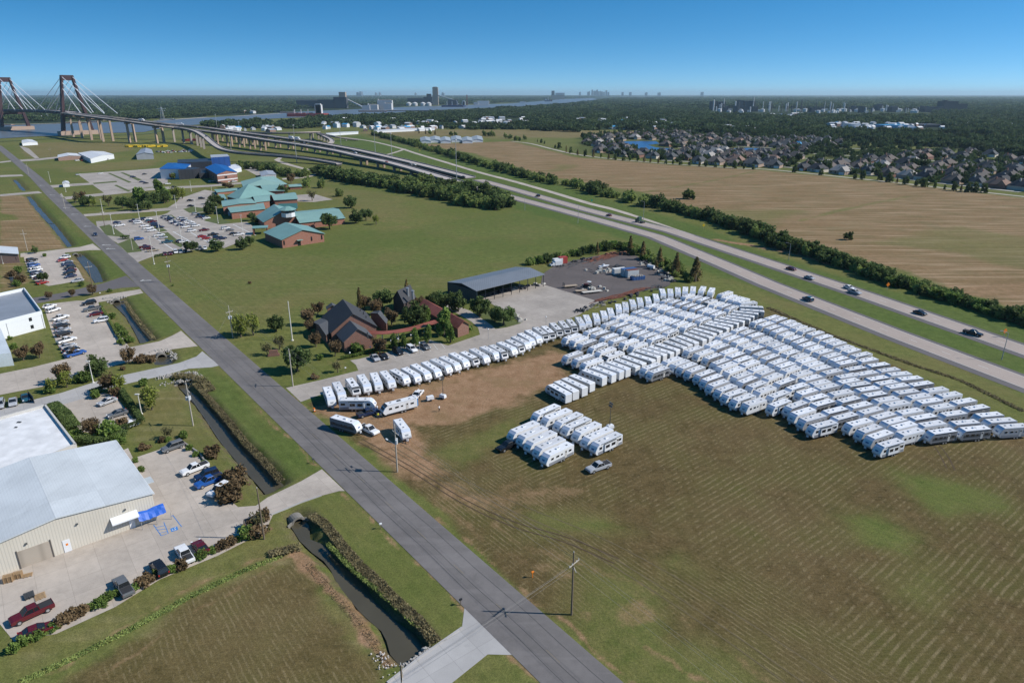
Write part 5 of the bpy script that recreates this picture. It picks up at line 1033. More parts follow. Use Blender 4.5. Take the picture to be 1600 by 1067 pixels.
def clutter(pts,n,sp,lo,hi,mat,label):
    line=P(pts); k=MB()
    for i in range(n):
        u=random.random()*(len(line)-1); j=int(u); p=line[j].lerp(line[j+1],u-j)+Vector((random.uniform(-sp,sp),random.uniform(-sp,sp),0)); a,b=random.uniform(lo,hi),random.uniform(lo*.5,hi*.7); h=random.uniform(.3,1.1); k.box(p.x,p.y,h/2+.04,a,b,h,rz=random.random()*3,tx=random.uniform(.6,1),ty=random.uniform(.6,1))
    tag(obj('scrap',k,mat),label,'scrap',kind='stuff')
SCR=[M('scrap_pale',(.45,.43,.38),.8,var=.5),M('scrap_rust',(.22,.10,.06),.9,var=.5),M('scrap_dark',(.05,.05,.055),.8,var=.4)]
clutter([(875,416),(900,411),(925,405)],14,2.5,.8,2.4,SCR[2],'dark machines and tyres in front of the back fence'); clutter([(925,424),(935,426),(948,422)],14,3,.8,2.2,SCR[0],'pale scattered parts near the white boat'); clutter([(958,415),(972,419),(980,423)],10,2,1.5,4,SCR[2],'dark trailer frames behind the containers')
clutter([(905,452),(925,449),(940,452)],12,3.5,.8,2,SCR[0],'pale pieces of equipment around the tractor'); clutter([(1008,412),(1025,422),(1040,432),(1046,440)],22,2.5,.8,2.6,SCR[0],'pale junk under the cypresses at the yard edge'); clutter([(1002,408),(1030,426),(1048,440)],22,2.5,.8,2.6,SCR[2],'dark junk under the cypresses at the yard edge'); clutter([(940,400),(965,397),(982,397)],12,2.5,1,3,SCR[1],'rusty junk by the steel beam heap')
clutter([(900,488),(920,482),(945,475),(985,463),(1040,449)],26,1.6,.6,1.8,SCR[2],'dark odds and ends behind the trailer row'); clutter([(760,462),(790,456),(820,449),(840,445)],16,2.2,1,2.6,SCR[2],'dark machines parked under the open shed'); clutter([(800,452),(830,446),(846,442)],8,2.2,1,2.2,SCR[0],'pale machines parked under the open shed'); clutter([(803,490),(812,499),(818,503)],9,1.5,.6,2,SCR[0],'white parts on the corner of the grass island')
c=at(944,419); t=thing('boat','small white boat lying in the dark yard','boat',(c.x,c.y,.5),.5); obj('hull',MB().add([(-2.6,-1,.6),(-2.6,1,.6),(1.2,1,.7),(3,0,.85),(1.2,-1,.7),(-2.5,-.5,-.2),(-2.5,.5,-.2),(1,.4,-.2),(2.2,0,0),(1,-.4,-.2)],[(0,5,6,1),(1,6,7,2),(2,7,8,3),(3,8,9,4),(4,9,5,0),(9,8,7,6,5),(0,1,2,3,4)]),WHITE,t); obj('console',MB().box(-.3,0,1.0,.9,.9,.7),WHITE,t)
for px,py,lb in ((1017,421,'white tank trailer under the yard trees'),):
    c=at(px,py); t=thing('tank_trailer',lb,'tank trailer',(c.x,c.y,0),-.7); obj('tank',MB().tube((-1.6,0,1.3),(1.6,0,1.3),.8,n=14),WHITE,t); obj('frame',MB().box(.3,0,.45,4.2,1.3,.15),DGREY,t); [obj('wheel',MB().wheel(0,s*.85,.36,.36,.2),TYRE,t) for s in(-1,1)]
# pallets and frames on the apron
PAL=M('pallet_wood',(.36,.24,.13),.9,var=.3)
def pallet(px,py,n,rz,w,l,mat,label):
    c=at(px,py); t=thing('timber_pallet' if mat is PAL else 'storage_rack',label,'pallet' if mat is PAL else 'rack',(c.x,c.y,.05),rz)
    for i in range(n):
        z=.05+i*.16; sl_=MB()
        for j in range(5): sl_.box(0,-w/2+w*(j+.5)/5,z+.08,l,w/5*.6,.03)
        obj('deck_slats',sl_,mat,t); obj('bearer',MB().box(-l*.4,0,z,.1,w,.09).box(l*.4,0,z,.1,w,.09).box(0,0,z,.1,w,.09),mat,t)
pallet(44,899,1,.5,1.1,1.3,PAL,'single pale timber pallet beside the stacked pallets'); pallet(29,902,6,.45,1.1,1.3,PAL,'tall stack of orange timber pallets by the roller door'); pallet(14,908,7,.45,1.1,1.4,PAL,'weathered grey stack of pallets nearest the picture edge')
pallet(63,932,1,RFA,1.8,1.5,PAL,'flat brown deck board behind the maroon pickup'); pallet(46,932,3,RFA,1.6,1.4,DGREY,'black metal rack frame behind the maroon pickup')
# entrance gate by the flat roofed building
c0=at(46,621);c1=at(54,630); k=MB(); t=thing('slatted_fence','dark slatted fence panel beside the teal sedan','fence',tuple(c0)); rel('panel',MB().strip([U(c0,1.9),U(c1,1.9)],.08,None,0,0,1.8),DGREY,t); [rel('post',MB().tube((p.x,p.y,0),(p.x,p.y,2.1),.06),DGREY,t) for p in (c0,c1)]
c0=at(283,682); t=thing('boundary_wall','low grey timber edging behind the warehouse parking bays','wall',tuple(c0)); rel('edging',MB().strip(P([(284,688),(312,707),(330,735),(352,752)],.5),.3,.5,0,0,.5),M('grey_timber',(.25,.24,.23),.9),t)
# school
TEAL=[metal('teal_roof_%d'%i,(.19+.03*i,.33+.03*i,.30+.02*i),.7,a,.45,.08,.8) for i,a in enumerate((.2,1.2,-.4))]; TEALD=metal('dark_teal_roof',(.05,.14,.12),.7,1.0,.5,.1); SBR=brick('orange_brick',(.36,.15,.10))
t=thing('school_building','sprawling brick school with many teal metal roofs','school',tuple(at(430,335)))
for l,he,hr,r,hip in [([(439.2,375.7),(508.2,365.6),(481,353.4),(411.2,363.5)],5.5,10,0,(0,0)),([(539.9,341.2),(521.2,325.4),(452.2,331.9),(468,349.1)],4.8,8,1,(0,0)),([(411.2,348),(473.7,341.9),(458,327),(399,338.8)],5,11,0,(0,0)),([(360.2,332.6),(414.8,326.8),(411.9,317.5),(355.2,324.7)],5.5,6.3,1,(0,0)),
 ([(347.2,323.2),(400.4,317.5),(393.2,311),(345.8,314.6)],6.5,8,1,(0,0)),([(422,313.9),(422,304.6),(393.2,307.4),(399,316.8)],6,8.5,1,(0,0)),([(465.8,311.3),(460,301),(422,305.3),(428,313.5)],6,8.5,1,(0,0)),([(373.1,312),(430.6,304),(399,292),(353.7,307.4)],6,14,0,(.48,.48)),
 ([(379.6,291.9),(449.3,288.3),(427.7,276),(376,284)],7,11,2,(.3,.3)),([(445,298.5),(442.1,288.5),(403.3,290.5),(412,299.5)],6,9,1,(0,0)),([(465.1,326),(464.4,317.8),(433.5,319),(437.1,326.5)],4,6,1,(0,0)),([(376,297),(373,294),(334.3,296.5),(338.6,301.2)],3.2,4.2,1,(0,0)),([(356,314.5),(350,304),(340.8,303.5),(348.7,314.5)],3.2,4.4,1,(0,0)),([(472,291.5),(470,287.5),(450,289),(452,292.5)],3.5,4.5,2,(0,0))]:
    he-=1.2; hr-=2.0; gable(t,C4(l,he),he,hr,SBR,TEAL[r] if l[0][0]!=465.1 else TEALD,hip=hip,oh=.8)
# clerestory tower, entry canopy, windows
c=at(450.7,341,5)
k=MB(); rel('clerestory_wall',MB().tube((c.x,c.y,6),(c.x,c.y,10.2),4.2,n=8),WHITE,t); rel('window',MB().tube((c.x,c.y,8.6),(c.x,c.y,9.7),4.28,n=8,cap=False),GLASS,t); rel('roof',MB().tube((c.x,c.y,10.2),(c.x,c.y,12.0),5.4,1.2,n=8),TEAL[0],t)
p4=sq(C4([(396,357.7),(419,356.3),(417.7,353.4),(393.2,354.2)],3.6)); rel('entry_canopy',MB().prism([(p.x,p.y) for p in p4],3.6,4.0),TEAL[0],t)
for p in p4: 
    q_=p.lerp(ctr(p4),.12); rel('post',MB().box(q_.x,q_.y,1.8,.5,.5,3.6),SBR,t)
W1=[Vector((p.x,p.y,0)) for p in C4([(439.2,375.7),(508.2,365.6),(481,353.4),(411.2,363.5)],4.3)]; fw=(W1[1]-W1[0]).normalized(); bw=(W1[3]-W1[0]).normalized(); fo=W1[0]+fw*.64+bw*.55; Lf=(W1[1]-W1[0]).length-1.3
for u in (.03,.68,.93): opening('window',t,fo+fw*Lf*u,fo+fw*(Lf*u+.7),1.6,3.8,GLASS,-bw,.08)
opening('door',t,fo+fw*Lf*.36,fo+fw*(Lf*.36+1.6),0,2.6,GLASS,-bw,.08); q_=fo+fw*(Lf*.33); rel('door_hood',MB().prism([(x.x,x.y) for x in (q_,q_+fw*3.2,q_+fw*3.2-bw*1.8,q_-bw*1.8)],3.0,3.2),TEAL[1],t)
# rooftop and yard clutter behind the kitchen
for i,(x,y) in enumerate([(361,333),(368,334),(374,333.5),(380,332.5),(386,331.5),(392,330.5)]):
    c=at(x,y+4); tt=thing('air_handler','grey air handling unit, %s from the left behind the school kitchen wing'%nth(i+1),'air handler',(c.x,c.y,0),.2,'air handlers at the school'); obj('casing',MB().box(0,0,1.3,3,2,2.4),M('unit_grey',(.5,.5,.48),.6) if i==0 else bpy.data.materials['unit_grey'],tt); obj('fan_hood',MB().tube((0,0,2.5),(0,0,2.9),.7,n=12),DGREY,tt)
# blue roofed arts centre
BLR=metal('blue_roof',(.015,.10,.33),1,.3,.35,.06,.85); BLW=metal('blue_wall',(.012,.055,.20),1.2,.5); CHAR=metal('charcoal_wall',(.035,.038,.045),1.2,.5); WHW=M('white_wall',(.66,.68,.70),.5,var=.04)
t=thing('arts_centre','large building with blue curved roof, white front and charcoal boxes','building',tuple(at(300,275)))
def bx(l,h,wm,rm,z0=0): 
    q=topq(l,h); flatb(t,[Vector((p.x,p.y,0)) for p in q],h,wm,rm,0,z0)
gable(t,C4([(248.5,264.5),(289,264.5),(299,256.5),(262,255)],9),9,10.5,WHW,BLR,oh=.6,hip=(.2,.2)); bx([(278,266),(302,264.5),(312.5,262.5),(290,260.5)],8.8,CHAR,CHAR); bx([(277,254.5),(330,252.5),(334,247.5),(277.5,249.5)],11,CHAR,CHAR); bx([(329.5,246.5),(358.5,244.5),(355,241),(328.5,242.2)],14,BLW,metal('pale_grey_roof',(.4,.42,.44),1,0)); bx([(361,266),(377,262),(370,256),(356,259)],4,WHW,WHW); bx([(311,271),(325,270),(325,262),(311,264)],5,CHAR,CHAR)
t=thing('brick_hall','brick hall with banded white stripes and curved blue roof','hall',tuple(at(352,284)))
h4=C4([(338.5,273),(371,269.5),(352,258.5),(320,262)],8); gable(t,h4,8,10.4,brick('banded_brick',(.32,.15,.11)),BLR,oh=.5)
s4=[Vector((p.x,p.y,0)) for p in h4]; f_=(s4[1]-s4[0]).normalized(); b_=(s4[3]-s4[0]).normalized(); o2=s4[0]+f_*.4+b_*.4; LL=(s4[1]-s4[0]).length-.8
for z in (2.4,6.6): opening('stone_band',t,o2+f_*.1,o2+f_*(LL-.1),z,z+.8,WHITE,-b_,.07)
for u in (.35,.42): opening('window',t,o2+f_*LL*u,o2+f_*(LL*u+1.2),3.8,5.8,GLASS,-b_,.07)
sd_=o2; BL_=(s4[3]-s4[0]).length-.8
for i in range(6): opening('window',t,sd_+b_*(1.2+i*BL_/6.5),sd_+b_*(2.6+i*BL_/6.5),1.2,6.8,GLASS,-f_,.07)
# small roadside buildings near the bridge
def small(l,h,hr,wm,rm,name,label,cat='building'):
    q=C4(l,h); g=ctr(q); t=thing(name,label,cat,(g.x,g.y,0)); gable(t,q,h,hr,wm,rm,oh=.6); return t
WRM=metal('white_metal_roof',(.68,.68,.68),1,0,.4,.04); GRM=metal('grey_metal_roof',(.32,.34,.37),1,0)
small([(90,246.5),(127,244),(120,240),(90,242.5)],4,5.5,BRT,WRM,'white_roof_shop','low brick shop with white roof near the far road bend'); small([(141,248.5),(178,241.5),(162,237),(122,239.5)],5,6.5,WHW,WRM,'white_workshop','pair of joined white metal workshops near the far road bend'); small([(212,242),(240,241),(237,234),(220,233.5)],6,8,GRM,GRM,'grey_gable_shed','grey gabled shed by the vehicle yard near the viaduct')
small([(34,224),(59,222.5),(50,218.5),(34,219.5)],4,5,WHW,WRM,'pale_shed','pale shed on the levee grass left of the bridge tower'); small([(408,276),(432,273),(426,267),(405,269)],3.5,4.5,GRM,GRM,'small_shed','small grey shed with equipment beside the viaduct bushes')
small([(97,287.5),(109,286.5),(107,283.5),(98,284)],3,3.6,WHW,WRM,'site_cabin','tiny white site cabin on the grass by the side road')
for i,x in enumerate((104,)): pass
# monument sign and yard pole
c=at(428,556); t=thing('monument_sign','small brick monument sign on the office lawn','sign',(c.x,c.y,0),.3); obj('plinth',MB().box(0,0,.3,3.4,.9,.6),BR,t); obj('panel',MB().box(0,0,1.2,2.8,.5,1.4,tx=.9),BR,t,bevel=.04)
def fpole(px,py,h,label,grp=None,r=.14,mat=CONP,name='flagpole',cat='flagpole'):
    c=at(px,py); t=thing(name,label,cat,(c.x,c.y,0),0,grp); obj('shaft',MB().tube((0,0,0),(0,0,h),r,r*.55,n=8),mat,t); obj('base',MB().tube((0,0,0),(0,0,.3),r*2.2,r*2,n=10),mat,t); obj('finial' if name=='flagpole' else 'lamp_head',MB().tube((0,0,h),(0,0,h+.25),.16,.08,n=8) if name=='flagpole' else MB().box(0,-.3,h+.05,1.0,.5,.2),mat,t); return t
fpole(457,532,13,'tall white flagpole on the lawn left of the brick office',r=.2)
fpole(221.5,647,5.5,'short white post behind the clipped hedge','short white posts',name='light_post',cat='light post'); fpole(146,598,6.5,'leaning white post beside the concrete side street','short white posts',name='light_post',cat='light post')
sl_pole=[(43.5,391),(158,362,'') ,(241,417),(196.5,367),(161,333),(218,341),(227,313),(275,325),(299,301),(298,286),(306,332),(341,349),(285,312),(251,361),(285.5,385),(380,366.5),(341,330)]
hts={}
for i,q in enumerate([(241,413,13),(178,366,11),(161,333,9),(218,342,9),(275.5,325,8.5),(306,331,8),(341,349,10),(249,361,11),(285.5,385.5,12.5),(380,367,11),(332,308,8),(299,299,8),(287,309,7),(79,285,9),(103,300,8),(5,412,8)]):
    fpole(q[0],q[1],q[2],'slim white light pole, %s counted from the street along the school lots'%nth(i+1),'white light poles around the school',r=.17,name='light_pole',cat='light pole')
# park light standards of highway and lot
GP=M('galvanised_pole',(.32,.33,.34),.5)
for i,(x,y,h,l) in enumerate([(1565,562,8.5,'curved-arm street light in the median near the parked trailers'),(903,349,11,'thin highway light beside the nearer carriageway'),(1232,407,8,'twin highway light pole beside the hedge'),(1005,346,12,'tall light pole behind the semi truck'),(820,329,9,'thin light pole left of the dark SUV')]):
    c=at(x,y); t=thing('street_light',l,'street light',(c.x,c.y,0),0,'street lights along the highway'); obj('shaft',MB().tube((0,0,0),(0,0,h),.13,.08),GP,t); obj('arm',MB().tube((0,0,h),(-1.6,.4,h+.5),.06),GP,t); obj('lamp_head',MB().box(-1.9,.45,h+.5,.8,.3,.15),GP,t)
for i,(x,y,h) in enumerate([(713.5,281,36),(613,257,34),(586.5,239,34),(533,229,34),(464,255,42),(340,205,34),(339,200,30),(362,240,36),(377,226,34)]):
    c=at(x,y); t=thing('high_mast_light','very tall high mast light, %s from the highway start towards the bridge'%nth(i+1),'high mast light',(c.x,c.y,0),0,'high mast lights at the interchange'); obj('shaft',MB().tube((0,0,0),(0,0,h),.38,.18),GP,t); obj('lamp_ring',MB().tube((0,0,h-.6),(0,0,h),1.4,1.0,n=10),GP,t)
for x,y,m,l in ((1099,358,YEL,'orange diamond warning sign right of the semi truck'),(1386,453,ORG,'orange warning sign beside the hedge and median'),(1568,527,ORG,'orange work sign behind the black pickup'),(656,238,YEL,'yellow sign beside the slip road'),(924.5,318,M('sign_green',(.01,.2,.12),.5),'green road sign beside the slip road hedge')):
    c=at(x,y); t=thing('road_sign',l,'road sign',(c.x,c.y,0),.3,'road signs on the highway'); obj('post',MB().tube((0,0,0),(0,0,2.4),.06),GP,t); obj('panel',MB().add([(0,-.06,1.3),(.95,-.06,2.25),(0,-.06,3.2),(-.95,-.06,2.25),(0,.0,1.3),(.95,.0,2.25),(0,.0,3.2),(-.95,.0,2.25)],[(0,1,2,3),(7,6,5,4),(0,4,5,1),(1,5,6,2),(2,6,7,3),(3,7,4,0)]),m,t)
for i,(x,y) in enumerate([(832,902),(720,945),(595,826),(490,724),(157,462),(540,580)]):
    c=at(x,y); t=thing('mailbox' if i!=0 else 'marker_post',['orange and white marker post in the field edge near the crossed-arm pole','black mailbox at the corner of the bottom driveway','small white marker on the road edge below the canal','small dark post at the edge of the concrete driveway','small white sign in the grass by the upper canal','white cone by the office drive'][i],'mailbox' if i else 'marker post',(c.x,c.y,0),.6); obj('post',MB().box(0,0,.5,.1,.1,1.0),WOOD if i else ORG,t); obj('box',MB().box(0,0,1.1,.5,.25,.28),[ORG,BLACK,WHITE,DGREY,WHITE,WHITE][i],t,bevel=.03)
# low lamps in front of the office
for i,(x,y) in enumerate([(547,558),(566.5,549),(579,549),(588,547),(611,539),(622,536),(632,533),(642,530),(663,525),(672,523),(656,553),(763,531),(853,511)]):
    c=at(x,y); tall=i>9; t=thing('lamp_post' ,'%s white globe lamp%s, %s'%('tall' if tall else 'low','' if tall else ' in the office planting',nth(i+1)+' from the lawn' if not tall else ['in the middle of the office parking','beside the drive at the pavilion','beside the drive at the big concrete lot'][i-10]),'lamp post',(c.x,c.y,0),0,'white globe lamps at the office'); h=3.6 if tall else 1.4; obj('post',MB().tube((0,0,0),(0,0,h),.05),GP,t); obj('globe',MB().tube((0,0,h-.1),(0,0,h+.05),.12,.26,n=10).tube((0,0,h+.05),(0,0,h+.3),.26,.1,n=10),WHITE,t)
# ------------------------------------------------------------ viaduct and bridge
VC=M('viaduct_concrete',(.36,.31,.27),.85,var=.15,sc=.05); VD=M('viaduct_deck',(.40,.35,.32),.85,var=.1,sc=.05); PIERC=M('pier_concrete',(.38,.28,.215),.85,var=.1,sc=.05); RSTEEL=M('dark_red_steel',(.045,.020,.024),.6,var=.15,sc=.02); CAB=M('white_cable',(.78,.79,.82),.5)
def at3(l): return [at(x,y,h) for x,y,h in l]
nearD=smooth(at3([(105,177.5,41),(160,184.5,38),(206,190.5,32.5),(245,196,28),(280,200.5,23),(330,206,19.5),(372,211.5,17),(422,219.5,15),(472,226.5,13.2),(522,235,11),(560,243.5,9.3),(600,252,7.6),(647,264.5,5.2),(697,279,2.6),(720,285.5,1.0)]),5)
farD=smooth(at3([(105,176.5,41),(160,181.8,38),(206,187,32.5),(245,192,28),(290,196.5,23),(330,200.5,19.5),(372,206.5,17),(435,214.5,15),(485,221.5,13),(547,232.5,10.5),(585,240.5,8.5),(647,255,5.2),(710,271,2.2),(735,277.5,1.0)]),5)
rampD=smooth(at3([(262,196.5,25.5),(300,203.5,22),(318,212,19.5),(330,222,17),(345,232,14),(368,237.5,11.5),(400,240.5,9.5),(440,243.5,7.5),(485,248.5,5),(530,256,2.5)]),5)
overD=smooth(at3([(350,205.5,13),(372,206,13),(410,207.6,13),(450,207.6,13),(480,207,13),(497,206.5,12)]),5)
loopD=smooth(at3([(495,207,11),(505,212,9),(517,218,7),(518,223,5),(508,226.5,3)]),5)
slipD=smooth(at3([(497,209,11),(520,213,8),(540,216.5,4),(560,219,1)]),5)
T1_=at(121.5,204,40)
def viaduct(name,label,line,w,step,hmin=2.2,col=2,pr=1.2,colm=None,girder=2.0,merge=0):
    t=thing(name,label,'viaduct',tuple(Vector((line[len(line)//2].x,line[len(line)//2].y,0))),0,'elevated road decks of the interchange')
    rel('deck',MB().strip(line,w,None,0,0,.35),VD,t); rel('girder',MB().strip([p-Vector((0,0,.36)) for p in line],w*.8,None,0,0,girder),M('girder_dark',(.06,.06,.065),.8) if 'girder_dark' not in bpy.data.materials else bpy.data.materials['girder_dark'],t)
    for s in(-1,1): rel('parapet',MB().strip([p+Vector((0,0,.9)) for p in line],.35,None,0,s*(w/2-.2),1.2),VC,t)
    k=MB()
    for s in (-.08,): k.strip([p+Vector((0,0,.03)) for p in line],.2,None)
    rel('lane_line',k,PAINTW,t)
    L=0; nx=step*.5
    for i in range(len(line)-1):
        a,b=line[i],line[i+1]; l=(b-a).length
        while nx<L+l:
            p=a.lerp(b,(nx-L)/l); big=merge and p.z>20.5; nx+=62 if big else step
            if p.z<hmin+girder or (big and merge==2) or (p-T1_).length<285: continue
            d=(b-a); d.z=0; d.normalize(); n=Vector((-d.y,d.x,0)); a_=math.atan2(d.y,d.x); zt=p.z-.4-girder
            if big:
                if n.y<0: n=-n
                c_=p+n*6.0; k=MB(); k.box(c_.x,c_.y,zt-1.2,3.0,23,2.4,rz=a_)
                for s in (-1,1): q=c_+n*s*7.5; k.box(q.x,q.y,(zt-2.4)/2,3.0,3.4,zt-2.4,rz=a_,tx=.85,ty=.85)
                rel('pier',k,PIERC,t); continue
            pt=obj('pier',MB(),VC,t) if 0 else None
            k=MB(); k.box(p.x,p.y,zt-.7,1.6*pr,w*.86,1.5,rz=a_)
            for s in ((-1,1) if col==2 else (0,)): q=p+n*s*w*.3; k.box(q.x,q.y,(zt-1.4)/2,1.5*pr,(1.7 if col==2 else 2.4)*pr,zt-1.4,rz=a_)
            rel('pier',k,colm or VC,t)
        L+=l
    return t
viaduct('elevated_highway','elevated deck nearer to the field rising towards the red bridge',nearD,12,40,pr=1.3,colm=PIERC,merge=1)
viaduct('elevated_highway','parallel elevated deck farther from the field rising towards the red bridge',farD,12,40,pr=1.3,colm=PIERC,merge=2)
viaduct('exit_ramp','curved exit ramp dropping from the viaduct behind the blue tower building',rampD,8,38,col=1,colm=VC,pr=1.2,girder=1.6)
viaduct('overpass_ramp','dark flat overpass ramp crossing behind the main viaduct',overD,9,40,girder=1.6); viaduct('loop_ramp','curved loop ramp at the right end of the overpass',loopD,7,30,girder=1.2,col=1); viaduct('slip_ramp','short ramp descending from the overpass to the slip road',slipD,7,40,girder=1.2)
# the cable-stayed bridge
T1=at(121.5,204,8); axd=(at(0,172.5,42)-at(105,177,41)); axd.z=0; axd.normalize(); tv=Vector((-axd.y,axd.x,0))
if tv.x<0: tv=-tv
T1.z=0; 
T2=at(24,197.5,8); T2.z=0
bax=(T2-T1).normalized(); tv=Vector((-bax.y,bax.x,0)); tv=tv if tv.x>0 else -tv
span=(T2-T1).length
deckz=lambda s:41+ (1.5 if s>0 else 0)
dl=[T1-bax*s for s in ()]
bd=smooth([nearD[0]*.5+farD[0]*.5, U(T1,41.3)]+[U(T1+bax*span*u,42+1.5*math.sin(u*PI)) for u in (.25,.5,.75,1.0)]+[U(T2+bax*300,40),U(T2+bax*900,30)],4)
t=thing('cable_stayed_bridge','dark red cable-stayed bridge with two tall H towers over the river','bridge',tuple(T1))
rel('deck',MB().strip(bd,25,None,0,0,.6),VD,t); rel('girder',MB().strip([p-Vector((0,0,.6)) for p in bd],23,None,0,0,3.6),RSTEEL,t)
for s in (-1,1): rel('parapet',MB().strip([p+Vector((0,0,1.2)) for p in bd],.5,None,0,s*12,1.3),DGREY,t)
def topz(px,py,T): 
    lo,hi=40,160
    for _ in range(40):
        m=(lo+hi)/2; p=at(px,py,m) if m!=75 else at(px,py,m+.01); 
        lo,hi=(m,hi)
        break
    return 107
for T,name,sc in ((T1,'near',1.0),(T2,'far',1.0)):
    HT=122 if 0 else 108
    sb,st=(26,9)
    tw=rel('pylon',MB(),RSTEEL,t)
    for s in (-1,1):
        k=MB(); a=T+tv*s*sb; b=T+tv*s*st; V=[]
        for p,z,w1,w2 in ((a,6,6.0,7.5),(b,HT,4.0,6.0)):
            for i,j in((-1,-1),(1,-1),(1,1),(-1,1)): q=p+tv*i*w1/2+bax*j*w2/2; V.append((q.x,q.y,z))
        k.add(V,[(3,2,1,0),(4,5,6,7),(0,1,5,4),(1,2,6,5),(2,3,7,6),(3,0,4,7)]); rel('pylon_leg',k,RSTEEL,t)
    k=MB(); 
    def beam(z0,z1,w,ww):
        pl=[T-tv*w-bax*ww,T+tv*w-bax*ww,T+tv*w+bax*ww,T-tv*w+bax*ww]; return MB().prism([(p.x,p.y) for p in pl],z0,z1)
    rel('top_beam',beam(HT-9,HT+.5,st+2,2.3),RSTEEL,t); rel('deck_beam',beam(33,37.2,21,2.2),RSTEEL,t); rel('pier_base',beam(-2,7.5 ,34,8),PIERC,t)
    for s in (-1,1):
        for dr in (-1,1):
            for i,(dist,zt) in enumerate(((150,HT-2),(100,HT-12),(55,HT-22))):
                p=T+tv*s*(st+(sb-st)*(HT-zt)/HT); q=T+bax*dr*dist+tv*s*11.5; q.z=41.5; p=U(p,zt); rel('stay_cable',MB().tube(p,q,.55,n=6),CAB,t)
bpy.data.objects.remove(tw) if 0 else None
for T in (T1+bax*-0,):
    pass
for i,(x,y,kd,co,z) in enumerate([(522,232,Sd,'black',11.2),(556,240,Su,'white',9.5),(597,245.5,Su,'black',8.0),(604,252.5,Sd,'red',7.6),(642,255.5,Su,'silver',5.5),(648,256.5,Sd,'white',5.3),(724,276,Pk,'black',1.6),(552,236,Sd,'navy',10.4),(475,224,Sd,'navy',13.3),(430,216,Pk,'black',15.3),(481,222.5,Sd,'black',13.3),(364,207,Sd,'black',17.6),(322,213,Sd,'navy',19.0),(308,199,Sd,'silver',22)]):
    c=at(x,y,z+.7); c.z=z; 
    L=nearD+farD; j=min(range(len(L)-1),key=lambda q:(L[q]-c).length); d=(L[j+1]-L[j]) if j<len(L)-1 else Vector((1,0,0)); c.z=L[j].z+.1 if (L[j]-c).length<30 else c.z
    car(kd,co,c,math.atan2(d.y,d.x),'%s %s, %s of the vehicles driving on the viaduct'%(co,CL[kd],nth(i+1)),'vehicles on the viaduct')
def boxt(t): 
    obj('cargo_box',MB().box(-1.6,0,2.3,10,2.5,2.9),WHITE,t); obj('cab',MB().side([(3.6,.6),(3.6,3.0),(4.6,3.0),(5.3,1.9),(6,1.7),(6,.6)],-1.2,1.2),WHITE,t); obj('windscreen',MB().add([(4.62,-1,2.95),(5.3,-1,2.0),(5.3,1,2.0),(4.62,1,2.95)],[(0,1,2,3)]),GLASS,t)
    for x in(-5,-4,3,5): 
        for s in(-1,1): obj('wheel',MB().wheel(x,s*1.05,.5,.5,.3),TYRE,t)
for (x,y,z,l) in ((448,215.5,14.8,'white lorry on the farther viaduct deck beside the overpass'),(459,217,14.4,'second white lorry following on the farther viaduct deck'),(279,194,24,'white lorry high on the viaduct near the exit ramp'),(192,185,34.5,'white lorry on the viaduct close to the red bridge')):
    p=at(x,y,z+1.5); L=farD; j=min(range(len(L)-1),key=lambda q:(L[q]-p).length); d=(L[j+1]-L[j]); q=L[j]; t=thing('lorry',l,'lorry',(q.x,q.y,q.z),math.atan2(d.y,d.x)); boxt(t)
# ------------------------------------------------------------ trees
HEADC=(.2,.19,.17)
LF={'oak':leafmat('oak_leaves',(0.035,0.059,0.020),(0.163,0.221,0.074)),'bright':leafmat('green_leaves',(0.071,0.129,0.029),(0.242,0.326,0.085)),'myrtle':leafmat('rusty_leaves',(.095,.066,.034),(.27,.19,.11)),
 'cypress':leafmat('cypress_leaves',(.13,.115,.045),(.33,.24,.11)),'willow':leafmat('yellow_leaves',(0.123,0.158,0.026),(0.333,0.367,0.088)),'scrub':leafmat('scrub_leaves',(0.083,0.131,0.039),(0.361,0.420,0.132)),'far':leafmat('woodland_leaves',(0.029,0.053,0.022),(0.110,0.150,0.059),rv=.35,sc=.12),'bare':leafmat('sparse_leaves',(0.088,0.088,0.044),(0.210,0.193,0.088)),'straw':leafmat('straw_leaves',(.12,.085,.05),(.27,.20,.12)),'reed':leafmat('bramble_leaves',(0.104,0.088,0.054),(0.388,0.328,0.178))}
BARK=M('tree_bark',(.12,.095,.07),.9,var=.3)
def quads(cen,nrm_r,size,rng,flat=0.0):
    n=len(cen); a=rng.normal(size=(n,3)); a[:,2]*=(1-flat); a/=np.linalg.norm(a,axis=1)[:,None]+1e-9
    b=rng.normal(size=(n,3)); b-=a*(a*b).sum(1)[:,None]; b/=np.linalg.norm(b,axis=1)[:,None]+1e-9
    s=(size*(.6+.8*rng.random(n)))[:,None]; a=a*s; b=b*s*.75
    V=np.stack([cen-a-b*.6,cen+a-b,cen+a*.8+b,cen-a*.9+b*.9],1).reshape(-1,3); return V
def meshnp(name,V,k,mat):
    n=len(V)//k; me=bpy.data.meshes.new(name); me.vertices.add(len(V)); me.vertices.foreach_set('co',V.astype(np.float32).ravel()); me.loops.add(n*k); me.loops.foreach_set('vertex_index',np.arange(n*k,dtype=np.int32))
    me.polygons.add(n); me.polygons.foreach_set('loop_start',np.arange(0,n*k,k,dtype=np.int32)); me.polygons.foreach_set('loop_total',np.full(n,k,dtype=np.int32)); me.update(calc_edges=True); me.materials.append(mat); return me
